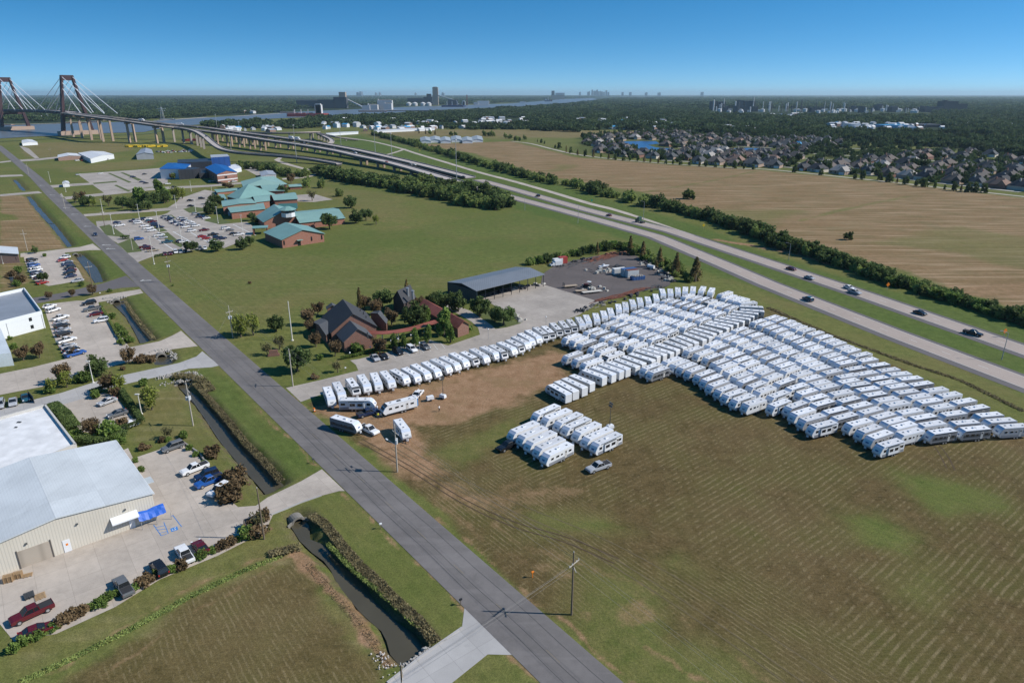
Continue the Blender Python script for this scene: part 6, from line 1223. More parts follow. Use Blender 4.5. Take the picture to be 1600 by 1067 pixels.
def crown(kind,seed,nq,mat,leaf):
    """a crown about 1 m wide radius, z from 0 (ground) to 1 in units of tree height"""
    g=np.random.default_rng(seed); C=[]
    if kind=='round': nc=26; u=g.normal(size=(nc,3)); u/=np.linalg.norm(u,axis=1)[:,None]; r=.35+.62*g.random(nc)**.5; cc=u*r[:,None]*np.array([.9,.9,.62]); cc[:,2]=cc[:,2]*.55+.62; cr=.2+.18*g.random(nc)
    elif kind=='cone': nc=24; h=g.random(nc)**.8; a=g.random(nc)*6.28; rr=(1-h)*.75*g.random(nc)**.5+.03; cc=np.stack([rr*np.cos(a),rr*np.sin(a),.12+.82*h],1); cr=.13+.22*(1-h)
    elif kind=='vase': nc=22; h=g.random(nc); a=g.random(nc)*6.28; rr=(.35+.6*h)*(.5+.5*g.random(nc)); rr[h>.85]*=.6; cc=np.stack([rr*np.cos(a),rr*np.sin(a),.38+.5*h],1); cr=.2+.14*g.random(nc)
    elif kind=='bush': nc=16; u=g.normal(size=(nc,3)); u/=np.linalg.norm(u,axis=1)[:,None]; cc=u*(.3+.5*g.random(nc))[:,None]; cc[:,2]=np.abs(cc[:,2])*.75+.15; cr=.28+.15*g.random(nc)
    elif kind=='ragged':
        nc=34; st=g.integers(0,5,nc); sa=np.array([0.,1.3,2.6,3.9,5.2])+g.random(5); sh=.55+.45*g.random(5); sh[0]=1; h=g.random(nc)**.8*sh[st]; rr=.55*(1-.35*h)+.12*g.normal(size=nc); a=sa[st]+.5*g.normal(size=nc); cc=np.stack([rr*np.cos(a),rr*np.sin(a),.06+.86*h],1); cr=.13+.15*g.random(nc)
    elif kind=='tall': nc=22; h=g.random(nc); a=g.random(nc)*6.28; rr=.5*g.random(nc)**.5*(1.1-.5*np.abs(h-.4)); cc=np.stack([rr*np.cos(a),rr*np.sin(a),.2+.72*h],1); cr=.16+.18*g.random(nc)
    idx=g.integers(0,nc,nq); d=g.normal(size=(nq,3)); d/=np.linalg.norm(d,axis=1)[:,None]; rad=cr[idx]*(.55+.5*g.random(nq)); P_=cc[idx]+d*rad[:,None]*np.array([1,1,.6 if kind!='cone' else .9])
    P_[:,2]=np.maximum(P_[:,2],.04)
    return quads(P_,0,np.full(nq,leaf),g),cc
TREES={}
def tree_proto(key,shape,mat,H,Rr,nq,leaf,seed,limbs=True,trunkh=.5,name='tree'):
    V,cc=crown(shape,seed,nq,LF[mat],1.0); V0=V.copy()
    # leaf size in metres: rescale the quads about their centres after scaling the crown
    q=V.reshape(-1,4,3); c=q.mean(1,keepdims=True); off=(q-c)*leaf; V=(c*np.array([Rr,Rr,H])+off).reshape(-1,3)
    t=thing(name,'-','tree'); o=put('crown' if shape!='bush' else 'foliage',meshnp('crown',V,4,LF[mat]),t)
    g=random.Random(seed); k=MB(); tr=.035*H+.05
    if shape!='bush':
        k.tube((0,0,-.2),(g.uniform(-.1,.1),0,H*trunkh),tr,tr*.6,n=7)
        for i in range(7):
            j=cc[g.randrange(len(cc))]; k.tube((0,0,H*trunkh*g.uniform(.55,1)),(j[0]*Rr,j[1]*Rr,j[2]*H),tr*.45,tr*.12,n=4,cap=False)
        obj('trunk',k,BARK,t)
    else:
        for i in range(4): j=cc[g.randrange(len(cc))]; k.tube((j[0]*.2,j[1]*.2,0),(j[0]*Rr,j[1]*Rr,j[2]*H*.8),.05,.02,n=4,cap=False)
        obj('stem',k,BARK,t)
    TREES.setdefault(key,[]).append(proto(t)); t['H']=H; t['R']=Rr
for s in range(2):
    tree_proto('oak','round','oak',6,3.2,2600,.22,10+s,name='oak_tree'); tree_proto('myrtle','vase','myrtle',5,2.7,2000,.17,20+s,name='crape_myrtle'); tree_proto('cypress','cone','cypress',9,2.0,1500,.2,30+s,trunkh=.85,name='cypress_tree')
    tree_proto('conifer','tall','bright',6,1.8,1900,.19,40+s,trunkh=.5,name='evergreen_tree'); tree_proto('scrub','ragged','scrub',7,3.4,1700,.27,50+s,trunkh=.45,name='scrub_tree'); tree_proto('bush','bush','bright',2,1.2,900,.13,60+s,name='bush')
    tree_proto('mbush','bush','myrtle',2,1.2,900,.13,66+s,name='bush'); tree_proto('willow','round','willow',6,2.4,900,.2,70+s,name='young_tree'); tree_proto('bare','vase','bare',4,2.0,500,.15,80+s,name='young_tree'); tree_proto('street','ragged','oak',7,2.3,700,.32,90+s,name='street_tree'); tree_proto('scrubdark','ragged','oak',5,3.2,1400,.25,96+s,trunkh=.4,name='scrub_bush')
DARKN={'oak':'dark green oak','myrtle':'rust-brown crape myrtle','cypress':'slender brown cypress','conifer':'bright green evergreen','scrub':'scrubby green tree','bush':'low green bush','mbush':'brownish bush','willow':'yellow-green young tree','bare':'thin sparse young tree','street':'dark street tree','scrubdark':'dark scrub bush'}
CATN={'bush':'bush','mbush':'bush',}
def tree(key,px,py,h,label,group=None,w=1.0,at_world=None):
    p=random.choice(TREES[key]); c=at_world or at(px,py); s=h/p['H']; o=dup(p,(c.x,c.y,0),random.random()*6.28,label,group,sc=(s*w,s*w,s)); o['category']=CATN.get(key,'tree')
    for k_ in ('H','R'): 
        if k_ in o: del o[k_]
    return o
def grove(lst,where,group,w=1.0,zz=None):
    for i,q in enumerate(lst): tree(q[0],q[1],q[2],q[3],'%s, %s %s'%(DARKN[q[0]],nth(i+1),where),group,w=q[4] if len(q)>4 else w)
grove([('oak',432,518,5.5),('oak',465,580,7.5),('myrtle',497,492,5),('myrtle',481,508,5.5),('myrtle',494,542,4.5),('myrtle',524,556,4.6),('myrtle',594,551,5.2,1.1),('myrtle',612,508,6),('myrtle',588,492,5.5),('myrtle',570,484,5),('myrtle',486,520,4.5),('cypress',563,486,8.5),('cypress',636,460,6),('oak',598,482,7),('oak',650,512,8.5,1.1),('conifer',669,508,6),('myrtle',661,484,5),('myrtle',648,482,4),('bush',558,550,3.6,1.3),('bare',528,582,3.4),('mbush',492,592,2.2),('bare',418,555,4),('bare',437,546,4.5),('bush',500,562,2),('myrtle',640,500,3.5)],'around the brick office','trees around the brick office')
grove([('conifer',617,548,5.2),('conifer',632,544,4.6),('conifer',650,541,5.6),('conifer',669,536,5.8),('conifer',694,525,9,1.2),('conifer',704,535,6.5),('bush',731,518,3)],'in the row between the red walkway and the parking','evergreens along the red walkway')
grove([('oak',688,484,6.5),('oak',702,483,6),('oak',716,487,7,1.1),('oak',750,494,7,1.1),('oak',787,508,6.5,1.1),('oak',775,502,5),('oak',676,478,5),('cypress',635,466,6)],'between the pavilion and the open shed','oaks by the open shed')
grove([('willow',377,527,7.5,.8),('willow',396,524,7.5,.8),('mbush',391,443,1.5),('bush',270,447,1),('willow',372,522,5)],'on the big lawn across the canals','trees on the lawn by the road')
# left side planting
grove([('mbush',31,482,3),('mbush',46,488,2.6),('myrtle',37,563,4.6),('myrtle',62,559,4.8),('bush',22,545,2.4),('bush',16,531,1.6),('bush',32,552,2),('mbush',26,550,1.6)],'on the lawn beside the white metal building','shrubs by the white metal building')
grove([('myrtle',77,468,3),('myrtle',114,464,3),('myrtle',145,461,4.4),('bush',172,456,1.6),('bush',128,447,2.4),('oak',69,441,4),('mbush',18,432,4),('mbush',33,440,4.4),('bush',30,425,3.5),('bush',26,447,3),('oak',55,396,3.6),('bush',70,401,2)],'beside the upper side street','trees by the upper side street')
grove([('bush',175,498,2.6),('bush',187,517,2.2),('bush',190,520,2.4),('bush',195,526,2.8),('bush',202,535,2.6),('bush',188,537,2),('myrtle',115,556,2.6),('bush',183,510,1.6)],'along the pickup lot hedge','bushes along the pickup lot')
grove([('myrtle',202,568,4.6,1.1),('mbush',222,566,3.2,1.3),('mbush',235,565,2.6,1.2),('oak',152,588,6,1.1),('myrtle',102,598,5.4),('bush',131,597,3.6,1.1),('willow',105,605,4.5),('bush',80,613,2.6),('willow',83,612,4),('mbush',192,578,1.4),('bush',95,598,2),('myrtle',172,612,4.8),('willow',190,612,5),('mbush',182,616,3),('bush',150,622,2.6),('bush',224,603,2.6,.9)],'between the two concrete driveways','trees between the driveways')
grove([('willow',238,640,6,.9),('bare',232,634,4),('myrtle',144,683,4.4),('bush',168,683,4.8),('bush',120,687,3),('mbush',192,668,3),('bush',183,692,2.4,1.3),('mbush',226,702,2,1.2),('mbush',253,690,1.5,1.2),('bush',288,683,2),('bush',263,689,1.3),('mbush',330,712,3.4),('mbush',368,754,4.6),('mbush',360,780,4.2,1.2),('bush',352,783,2.2),('bush',307,712,1.4),('bush',296,703,1.6),('bush',318,727,1.4),('bush',212,722,1.4),('bush',220,736,1.4),('bare',264,685,3)],'in the grass around the warehouse bays','bushes around the warehouse bays')
hp=P([(22,1018),(40,1006),(62,995),(84,984),(96,976),(112,966),(128,957),(142,952),(156,947),(170,938),(184,929),(200,926),(212,922),(222,915),(234,908),(246,900),(258,897),(270,893),(284,888),(300,878),(316,870),(332,863),(346,856),(360,850),(372,846)])
ks=['bush','bush','bush','bush','mbush','mbush','mbush','bush','bush','bush','bush','bush','bush','mbush','mbush','willow','bush','bush','mbush','bush','bush','bush','mbush','mbush','bush']
for i,(p,k_) in enumerate(zip(hp,ks)): tree(k_,0,0,random.uniform(1.2,1.9) if k_!='mbush' else 2.2,'%s, %s from the near end of the warehouse hedge'%('yellow-green shrub' if k_=='willow' else DARKN[k_],nth(i+1)),'bushes in the hedge along the apron',w=1.05,at_world=p)
grove([('mbush',398,836,3.6,1.2),('bush',386,840,3,1.0),('bare',405,826,3.4),('mbush',412,812,2.6)],'hiding the black SUV at the brown pole','bushes at the brown pole')
# clipped hedges
def hedge(pts,w,h,label,mat='oak',dens=260):
    line=P(pts); g=np.random.default_rng(len(pts)*7+int(pts[0][0])); L=[(line[i+1]-line[i]).length for i in range(len(line)-1)]; n=int(sum(L)*dens*w/2); C=[]
    for i,l in enumerate(L):
        m=int(n*l/sum(L)); u=g.random(m); d=(line[i+1]-line[i])/l; nn=np.array([-d.y,d.x,0]); a=np.array(line[i]); b=np.array(line[i+1]); s=(g.random(m)-.5)*w; z=h*(1-.25*g.random(m)**2)*np.sqrt(np.clip(1-(np.abs(s)/w*1.7)**4,.1,1)); e=g.random(m)<.3; z[e]*=g.random(e.sum())
        C.append(a+(b-a)*u[:,None]+nn*s[:,None]+np.stack([0*z,0*z,z],1))
    C=np.concatenate(C); V=quads(C,0,np.full(len(C),.13),g); o=put('hedge',meshnp('hedge',V,4,LF[mat])); tag(o,label,'hedge'); 
    return o
hedge([(190,614),(203,632),(215,650),(222,662)],1.6,1.5,'dark clipped hedge at the right edge of the small hedged lot'); hedge([(222,662),(205,668),(185,676),(160,682)],1.6,1.4,'clipped hedge along the bottom of the small hedged lot'); hedge([(143,618),(160,612)],2,1.6,'short dark hedge block at the top of the small hedged lot')
hedge([(83,636),(100,650),(117,673)],3.2,1.4,'wide dark ivy hedge between the flat white roof and the small lot'); hedge([(122,690),(150,694),(185,688),(192,680)],2.6,1.6,'dark hedge behind the metal warehouse')
hedge([(157,478),(170,500),(182,522),(194,540)],.8,1.0,'thin low hedge at the right edge of the pickup lot','scrub'); hedge([(532,562),(556,557),(590,547),(640,536),(672,528)],1.2,.9,'low green hedge in front of the brick office','bright'); hedge([(190,374),(202,374)],3,2.2,'two dark round shrubs clipped together at the school entrance')
hedge([(242,402),(262,398),(285,392)],1.2,1.1,'low dark hedge along the school lot')
# hedgerow by the highway and wood belt
def band(lines,n,kinds,hs,width,where,group,w=1.0):
    line=P(lines); L=np.array([(line[i+1]-line[i]).length for i in range(len(line)-1)]); cs=np.concatenate([[0],np.cumsum(L)])
    pts=[]
    for i in range(n):
        s=(i+random.uniform(.1,.9))/n*cs[-1]; j=min(int(np.searchsorted(cs,s)-1),len(L)-1); j=max(j,0); p=line[j].lerp(line[j+1],(s-cs[j])/L[j]); d=(line[j+1]-line[j]).normalized(); p=p+Vector((-d.y,d.x,0))*random.uniform(-width,width); pts.append(p)
    for i,p in enumerate(pts):
        k_=random.choice(kinds); tree(k_,0,0,random.uniform(*hs),'%s, %s %s'%(DARKN[k_],nth(i+1),where),group,w=w*random.uniform(.85,1.25),at_world=p)
band([(585,211),(640,226),(712,247),(800,272),(850,285),(900,293),(950,307),(1012,322),(1040,328)],150,['scrub','scrub','scrubdark'],(6,9.5),5,'in the hedgerow beside the slip road','hedgerow beside the slip road',1.15)
band([(1040,328),(1075,335),(1112,345),(1150,357),(1190,372),(1225,388),(1262,398)],64,['scrub','scrubdark','scrubdark','scrub'],(4.5,8),3.5,'in the hedgerow beside the brown field','hedgerow beside the brown field',1.2)
band([(1262,398),(1300,412),(1350,428),(1385,442)],42,['scrub','scrubdark'],(4.5,7),3,'in the hedgerow by the orange sign','hedgerow by the orange sign',1.15)
band([(1395,444),(1425,452),(1475,467),(1550,490),(1600,505),(1650,520)],58,['scrubdark','scrub','bush'],(2.8,5.5),3,'in the low hedgerow at the picture edge','low hedgerow at the picture edge',1.3)
band([(505,272),(560,285),(620,294),(680,306),(747,321),(790,326)],170,['scrub','scrub','scrubdark'],(7,10.5),9,'in the wood belt along the viaduct','wood belt along the viaduct',1.25)
band([(640,283),(700,292),(760,303),(800,318)],30,['scrub','scrubdark'],(6,9),5,'in the wood belt edge behind the viaduct end','wood belt edge',1.2)
band([(352,262),(400,264),(425,268),(450,274),(475,278)],26,['scrub','scrubdark'],(5,8.5),6,'in the bushes behind the school','bushes behind the school',1.1)
band([(826,416),(860,408),(900,400),(950,390),(985,388)],26,['scrub','bush','scrubdark'],(2.5,5),2,'in the low growth behind the dark yard','low growth behind the yard',1.1)
band([(978,390),(1010,404),(1040,418),(1065,432),(1085,442)],26,['scrub','scrub','bush'],(3,5.2),3,'in the hedge between the yard and the highway','hedge between yard and highway',1.0)
grove([('cypress',933,398,6),('cypress',984,398,9,1.25),('cypress',1004,406,8.5,1.25),('cypress',1030,418,9,1.25),('cypress',1056,430,9.5,1.3),('cypress',1086,440,10,1.6),('cypress',1052,424,5)],'along the yard hedge facing the highway','cypresses along the yard')
grove([('scrub',1075,311,8.5,1.3),('scrubdark',1082,312,4),('scrubdark',1325,375,4.5,1.1)],'standing alone in the brown field','lone trees in the brown field')
# trees around the school
grove([('oak',132,323,7),('oak',140,322,7),('bare',118,318,7),('willow',146,323,6),('myrtle',127,316,8),('oak',192,326,8),('oak',208,329,8),('conifer',214,320,12,1.4),('conifer',222,322,12,1.4),('oak',238,323,10),('conifer',250,306,12,1.4),('oak',257,318,9),('conifer',262,316,10,1.3),('willow',272,312,9),('willow',280,312,9),('willow',285,311,8),('oak',232,328,7),('bare',170,322,8),('oak',222,330,6)],'in the park beside the school lot','trees in the school park')
grove([('oak',299,394,5.5,1.2),('oak',338,393,6,1.3),('oak',379,390,6,1.1),('oak',391,384,5),('oak',330,335,9),('oak',335,319,7),('oak',345,321,6),('oak',327,336,7),('oak',446,354.5,6.5) if 0 else ('oak',515,358,9,1.1),('oak',556,349,8,1.2),('oak',572,345,7,1.1),('willow',588,351,6),('oak',548,325,8,1.2),('scrub',530,307,8),('scrub',479,293,10),('scrub',502,294,9),('myrtle',455,287,9),('bare',488,314,8),('myrtle',441,304,7),('oak',443,307,8),('myrtle',360,296,5,1.6),('myrtle',352,294,5,1.4),('scrub',478,275,10),('scrub',378,265,9),('myrtle',268,280,5),('willow',272,281,6),('bush',289,279,4),('oak',399,350,5,1.2),('oak',393,345,5)],'around the teal-roofed school','trees around the school')
# street trees on the field road
sp=P([(805,220.5),(812,221),(840,223),(846,224),(851,225.5),(868,232),(874,233),(885,239),(892,240),(903,243),(915,245),(928,246.5),(940,248),(952,249.5),(962,251),(975,252),(985,252),(998,253),(1008,254),(1018,255),(1030,256),(1042,257),(1053,258),(1065,258.5),(1080,259.5),(1095,261),(1105,261.5),(1120,262.5),(1135,263.5),(1150,264.3),(1165,265),(1180,266),(1245,270.5),(1287,275),(1340,281),(1352,282),(1380,283.5),(1395,286),(1407,287.5),(1420,290),(1437,292.5),(1450,294),(1467,296.5),(1482,298.5),(1497,300),(1508,301),(1520,302),(1531,302.5),(1545,303)])
for i,p in enumerate(sp): tree(random.choice(['street','street','street','cypress','conifer']) ,0,0,random.uniform(4.5,9),'street tree, %s from the far end of the field road row'%nth(i+1),'street trees along the field road',w=random.uniform(1.0,1.5),at_world=p+Vector((0,6,0)))
grove([('scrub',820,218.5,9),('scrub',808,219,9),('scrub',757,213,12),('scrub',765,213,11),('scrub',770,213.5,12),('cypress',655,209,9),('cypress',665,210,10),('cypress',680,211,10),('scrub',672,210,9),('scrub',705,212,10),('scrub',712,212.5,9),('scrub',790,216,10),('scrub',797,217,10)],'beside the grey nursery roofs','trees by the nursery roofs')
# brambles and reeds
def scrubmass(name,pts,w,h,dens,mat,label,leaf=.14,cat='brambles',z=0,flat=0.0):
    line=P(pts); g=np.random.default_rng(int(pts[0][1])); C=[]
    for i in range(len(line)-1):
        a=np.array(line[i]); b=np.array(line[i+1]); l=np.linalg.norm(b-a); m=int(l*w*dens); d=(b-a)/l; nn=np.array([-d[1],d[0],0]); u=g.random(m); s=(g.random(m)-.5)*w
        zz=h*(.15+.85*g.random(m))*(.35+.9*vnoise(u*l+i*31,s,.8,5)); C.append(a+(b-a)*u[:,None]+nn*s[:,None]+np.stack([0*zz,0*zz,zz+z],1))
    C=np.concatenate(C); V=quads(C,0,np.full(len(C),leaf),g,.8 if cat=='grass' else 0.0); tag(put(name,meshnp(name,V,4,LF[mat])),label,cat,kind='stuff')
scrubmass('brambles',[(486,806),(508,820),(530,848),(560,883),(590,910),(620,941),(650,967),(671,992),(681,1004)],1.9,.42,130,'reed','brown brambles along the bank of the nearest canal')
scrubmass('brambles',[(512,850),(552,892),(592,924),(630,958),(658,984)],.8,.3,90,'scrub','green weeds at the foot of the bramble bank')
scrubmass('brambles',[(305,600),(325,622),(352,652),(382,690),(410,718),(440,752)],1.5,.4,90,'reed','dark brambles along the middle canal bank')
scrubmass('brambles',[(196,472),(208,490),(225,512),(243,532)],1.0,.6,70,'reed','dark brambles along the narrow canal')
scrubmass('brambles',[(270,590),(290,588),(320,598),(330,612)],2.4,1.1,60,'reed','brambles around the stone culvert',cat='brambles')
def weed_disc():
    pl=P([(958,965),(966,948),(978,937),(1000,933),(1020,942),(1034,962),(1030,972),(1012,976),(1000,988),(985,995),(966,985)]); xs=[p.x for p in pl]; ys=[p.y for p in pl]; g=np.random.default_rng(4); X=g.uniform(min(xs),max(xs),9000); Y=g.uniform(min(ys),max(ys),9000); d=sdist(X,Y,pl)+(vnoise(X,Y,1.2,3)-.5)*1.2; k=d<0; X=X[k];Y=Y[k]; C=np.stack([X,Y,.32*g.random(len(X))*np.clip(-d[k],.2,1)],1)
    k=g.random(len(C))<.4; C=C[k]; C[:,2]=C[:,2]*.5+.03; tag(put('dry_weeds',meshnp('dry_weeds',quads(C,0,np.full(len(C),.085),g,.85),4,LF['straw'])),'round patch of dry brown weeds in the field corner','weeds',kind='stuff')
scrubmass('ditch_grass',[(30,1067),(110,1030),(200,985),(300,930),(380,892),(440,868)],1.3,.16,60,'scrub','rough green grass in the shallow ditch behind the hedge',.11,'grass'); scrubmass('dry_grass',[(480,880),(510,915),(550,960),(590,1010),(606,1040)],1.5,.14,28,'straw','dry straw-coloured grass on the canal bank',.07,'grass')
scrubmass('dry_grass',[(452,862),(420,868),(470,856)],2,.8,50,'reed','dry reeds where the ditch meets the canal',.13,'grass')
scrubmass('furrow_weeds',[(1200,481),(1300,524),(1420,568),(1500,594),(1600,643)],1.6,.35,30,'reed','dark weedy furrow in the highway verge',.16,'grass')
# rocks and culverts
ROCK=M('rip_rap_stone',(.36,.34,.31),.9,var=.35,sc=2); PIPE=M('culvert_dark',(.02,.02,.02),.9); HEAD=pave('headwall_stone',(.21,.195,.17),0,0,var=.4)
def rocks(pts,n,w,s,label,z0=-.6,mat=None):
    line=P(pts); k=MB()
    for i in range(n):
        u=random.random()*(len(line)-1); j=int(u); p=line[j].lerp(line[j+1],u-j)+Vector((random.uniform(-w,w),random.uniform(-w,w),0)); r=s*random.uniform(.5,1.2); k.box(p.x,p.y,z0+random.random()*.5+.1,r,r*random.uniform(.6,1),r*.7,rz=random.random()*3,tx=.7,ty=.7)
    tag(obj('rip_rap',k,mat or ROCK),label,'rocks',kind='stuff')
rocks([(628,1042),(645,1036),(660,1024),(672,1010)],220,.7,.4,'pale broken stones at the end of the nearest canal',-.7); rocks([(590,1022),(600,1035),(608,1050)],45,1.1,.22,'white broken rubble on the canal bank',-.2,M('white_rubble',(.55,.5,.45),.9))
rocks([(248,592),(262,588),(275,586),(300,583),(315,590),(250,602)],260,1.0,.4,'grey stones around the arched culvert',-.2); rocks([(222,556),(240,549),(258,546),(270,552),(272,562)],160,.9,.4,'grey stones around the small pool',-.3); rocks([(160,467),(175,466),(195,464),(168,472)],160,.9,.4,'grey stones around the upper culvert',-.3)
def culvert(px,py,w,label,up=1.9):
    c=at(px,py,-.4); t=thing('culvert',label,'culvert',(c.x,c.y,-1.2),math.atan2(RD.y,RD.x)-PI/2+.0); k=MB(); N=10
    for i in range(N):
        a0=PI*i/N;a1=PI*(i+1)/N; r=w/2; R2=r+.35
        k.add([(r*math.cos(a0),0,r*math.sin(a0)),(r*math.cos(a1),0,r*math.sin(a1)),(R2*math.cos(a1)*1.1,0,R2*math.sin(a1)),(R2*math.cos(a0)*1.1,0,R2*math.sin(a0)),(r*math.cos(a0),2,r*math.sin(a0)),(r*math.cos(a1),2,r*math.sin(a1)),(R2*math.cos(a1)*1.1,2,R2*math.sin(a1)),(R2*math.cos(a0)*1.1,2,R2*math.sin(a0))],[(0,1,2,3),(0,4,5,1),(3,2,6,7)])
    obj('headwall',k,HEAD,t); obj('pipe_opening',MB().add([(w/2*math.cos(PI*i/N),1.2,w/2*math.sin(PI*i/N)) for i in range(N+1)],[tuple(range(N+1))]),PIPE,t); [obj('wing_wall',MB().box(s_*(w/2+.8),-.2,.2,1.3,.25,1.0,rz=-s_*.6),HEAD,t) for s_ in(-1,1)]
culvert(466,812,1.9,'arched stone culvert at the head of the nearest canal'); culvert(282,599,1.8,'arched stone culvert under the concrete side street'); culvert(252,556,2.4,'small stone arch above the little pool'); culvert(182,471,2.4,'stone culvert at the head of the pickup lot canal'); culvert(118,398,2.0,'dark culvert mouth at the upper parking lot')
for l,w in (([(424,803),(470,784),(502,773)],.3),([(605,1065),(660,1022),(722,979)],.3)): tag(obj('kerb',MB().strip(P(l,.2),w,.2,0,0,.3),CONCL),'raised concrete kerb along the '+('warehouse driveway' if l[0][0]==424 else 'bottom driveway'),'kerb',kind='structure')
# ------------------------------------------------------------ woodland
def far_tree(n,nq,seed,leaf):
    V,cc=crown('round' if seed%2 else 'bush',seed,nq,LF['far'],1.0); q=V.reshape(-1,4,3); c=q.mean(1,keepdims=True); V=(c*np.array([1,1,1])+(q-c)*leaf).reshape(-1,3); me=meshnp(n,V,4,LF['far']); return bpy.data.objects.new(n,me)
wc=bpy.data.collections.new('woodland_crowns')
for i in range(4): wc.objects.link(far_tree('woodland_crown',150,i,.17))
def inst_nodes():
    g=bpy.data.node_groups.new('woodland','GeometryNodeTree'); g.interface.new_socket('Geometry',in_out='INPUT',socket_type='NodeSocketGeometry'); g.interface.new_socket('Geometry',in_out='OUTPUT',socket_type='NodeSocketGeometry')
    N=g.nodes; L=g.links; i=N.new('NodeGroupInput'); o=N.new('NodeGroupOutput'); p=N.new('GeometryNodeInstanceOnPoints'); ci=N.new('GeometryNodeCollectionInfo'); ci.inputs[0].default_value=wc; ci.inputs[1].default_value=True; ci.inputs[2].default_value=True
    p.inputs['Pick Instance'].default_value=True
    def at_(n,t): a=N.new('GeometryNodeInputNamedAttribute'); a.data_type=t; a.inputs[0].default_value=n; return a.outputs[0]
    L.new(i.outputs[0],p.inputs['Points']); L.new(ci.outputs[0],p.inputs['Instance']); L.new(at_('pick','INT'),p.inputs['Instance Index']); L.new(at_('sc','FLOAT_VECTOR'),p.inputs['Scale']); L.new(at_('ro','FLOAT_VECTOR'),p.inputs['Rotation']); L.new(p.outputs[0],o.inputs[0]); return g
GN=inst_nodes()
def woods(name,label,X,Y,Rr,H,seed,zb=0):
    g=np.random.default_rng(seed); n=len(X); me=bpy.data.meshes.new(name); me.vertices.add(n); me.vertices.foreach_set('co',np.stack([X,Y,np.zeros(n)+zb],1).astype(np.float32).ravel())
    a=me.attributes.new('pick','INT','POINT'); a.data.foreach_set('value',g.integers(0,4,n).astype(np.int32))
    r=Rr*(.65+.7*g.random(n)); h=H*(.6+.75*g.random(n)**1.3); a=me.attributes.new('sc','FLOAT_VECTOR','POINT'); a.data.foreach_set('vector',np.stack([r,r*(.8+.4*g.random(n)),h],1).astype(np.float32).ravel())
    a=me.attributes.new('ro','FLOAT_VECTOR','POINT'); a.data.foreach_set('vector',np.stack([0*r,0*r,g.random(n)*6.28],1).astype(np.float32).ravel())
    o=put(name,me); m=o.modifiers.new('w','NODES'); m.node_group=GN; tag(o,label,'woodland',kind='stuff'); return o
WP=[P(q) for q in ([(-60,188),(0,188),(60,190),(105,189),(160,188),(245,186),(330,181),(400,177),(440,176),(470,172.2),(560,169),(650,165),(720,163),(800,160.3),(850,156.5),(880,154),(930,152.3),(940,151.6),(1000,150.4),(1600,150),(1700,150),(1700,148.4),(-100,148.4),(-100,188)],
 [(495,186),(560,184),(650,179.5),(720,175.5),(800,171.5),(850,167),(900,163),(937,158),(960,154),(1100,152.5),(1700,152.5),(1700,250),(1600,246),(1540,238),(1480,231),(1380,225),(1300,219.5),(1200,213.5),(1060,206),(950,203),(905,207),(850,205),(800,203),(740,203),(640,200),(560,198),(500,200),(450,203),(420,200),(440,194)],
 [(310,196),(340,194),(380,192),(420,192),(410,201),(380,201),(340,201)])]
CLR=[P(q) for q in ([(1108,170),(1250,170),(1455,171.5),(1455,184),(1250,182),(1108,181)],[(1290,196),(1420,197),(1480,200),(1480,208.5),(1400,208.5),(1290,206.5)],[(925,173),(955,172.5),(955,176),(925,177)],[(1180,181),(1240,181),(1240,184),(1180,184)],[(740,187),(815,185),(825,196),(745,199)],[(460,178),(545,172),(700,167),(700,164.5),(600,166),(500,169),(455,172)],[(580,198),(640,195),(680,196),(640,199)],[(1020,187),(1065,187),(1065,190),(1020,190)],[(700,192),(760,191),(770,196),(700,198)])]
def scatter(y0,y1,sp,seed,keep=1.0,extra=None):
    g=np.random.default_rng(seed); A=.82*(y1*y1-y0*y0); n=int(A/sp/sp); Y=np.sqrt(y0*y0+g.random(n)*(y1*y1-y0*y0)); X=(g.random(n)*1.64-.82)*Y
    m=np.zeros(n,bool)
    for p in (extra or WP): m|=sdist(X,Y,p)<0
    for p in CLR: m&=sdist(X,Y,p)>6
    for p in LAKES: m&=sdist(X,Y,p)>16
    m&=fbm(X,Y,1/260,41)>.30+.0*Y
    m&=g.random(n)<keep
    return X[m],Y[m]
for nm,lb,y0,y1,sp,r,h,sd_ in (('woodland','nearer dense dark woodland of rounded crowns beyond the houses',650,1500,10.5,6.2,10,1),('woodland','broad dark woodland across the middle distance',1500,3500,19,11,11,2),('woodland','distant woodland fading to blue grey',3500,9000,46,30,15,3),('woodland','farthest woodland on the horizon',9000,26000,150,100,16,4)):
    X,Y=scatter(y0,y1,sp,sd_); woods(nm,lb,X,Y,r,h,sd_); print(nm,len(X))
SUB=P([(905,214),(960,207.5),(1060,208),(1200,216),(1300,221),(1400,227),(1480,233),(1540,240),(1600,249),(1720,262),(1760,318),(1600,303),(1475,291),(1375,279),(1275,269),(1200,262),(1100,257),(1000,250),(960,245.5),(925,240)])
X,Y=scatter(600,1500,15,9,.85,[SUB]); woods('garden_trees','scattered garden trees standing between the houses',X,Y,4.2,7,9)
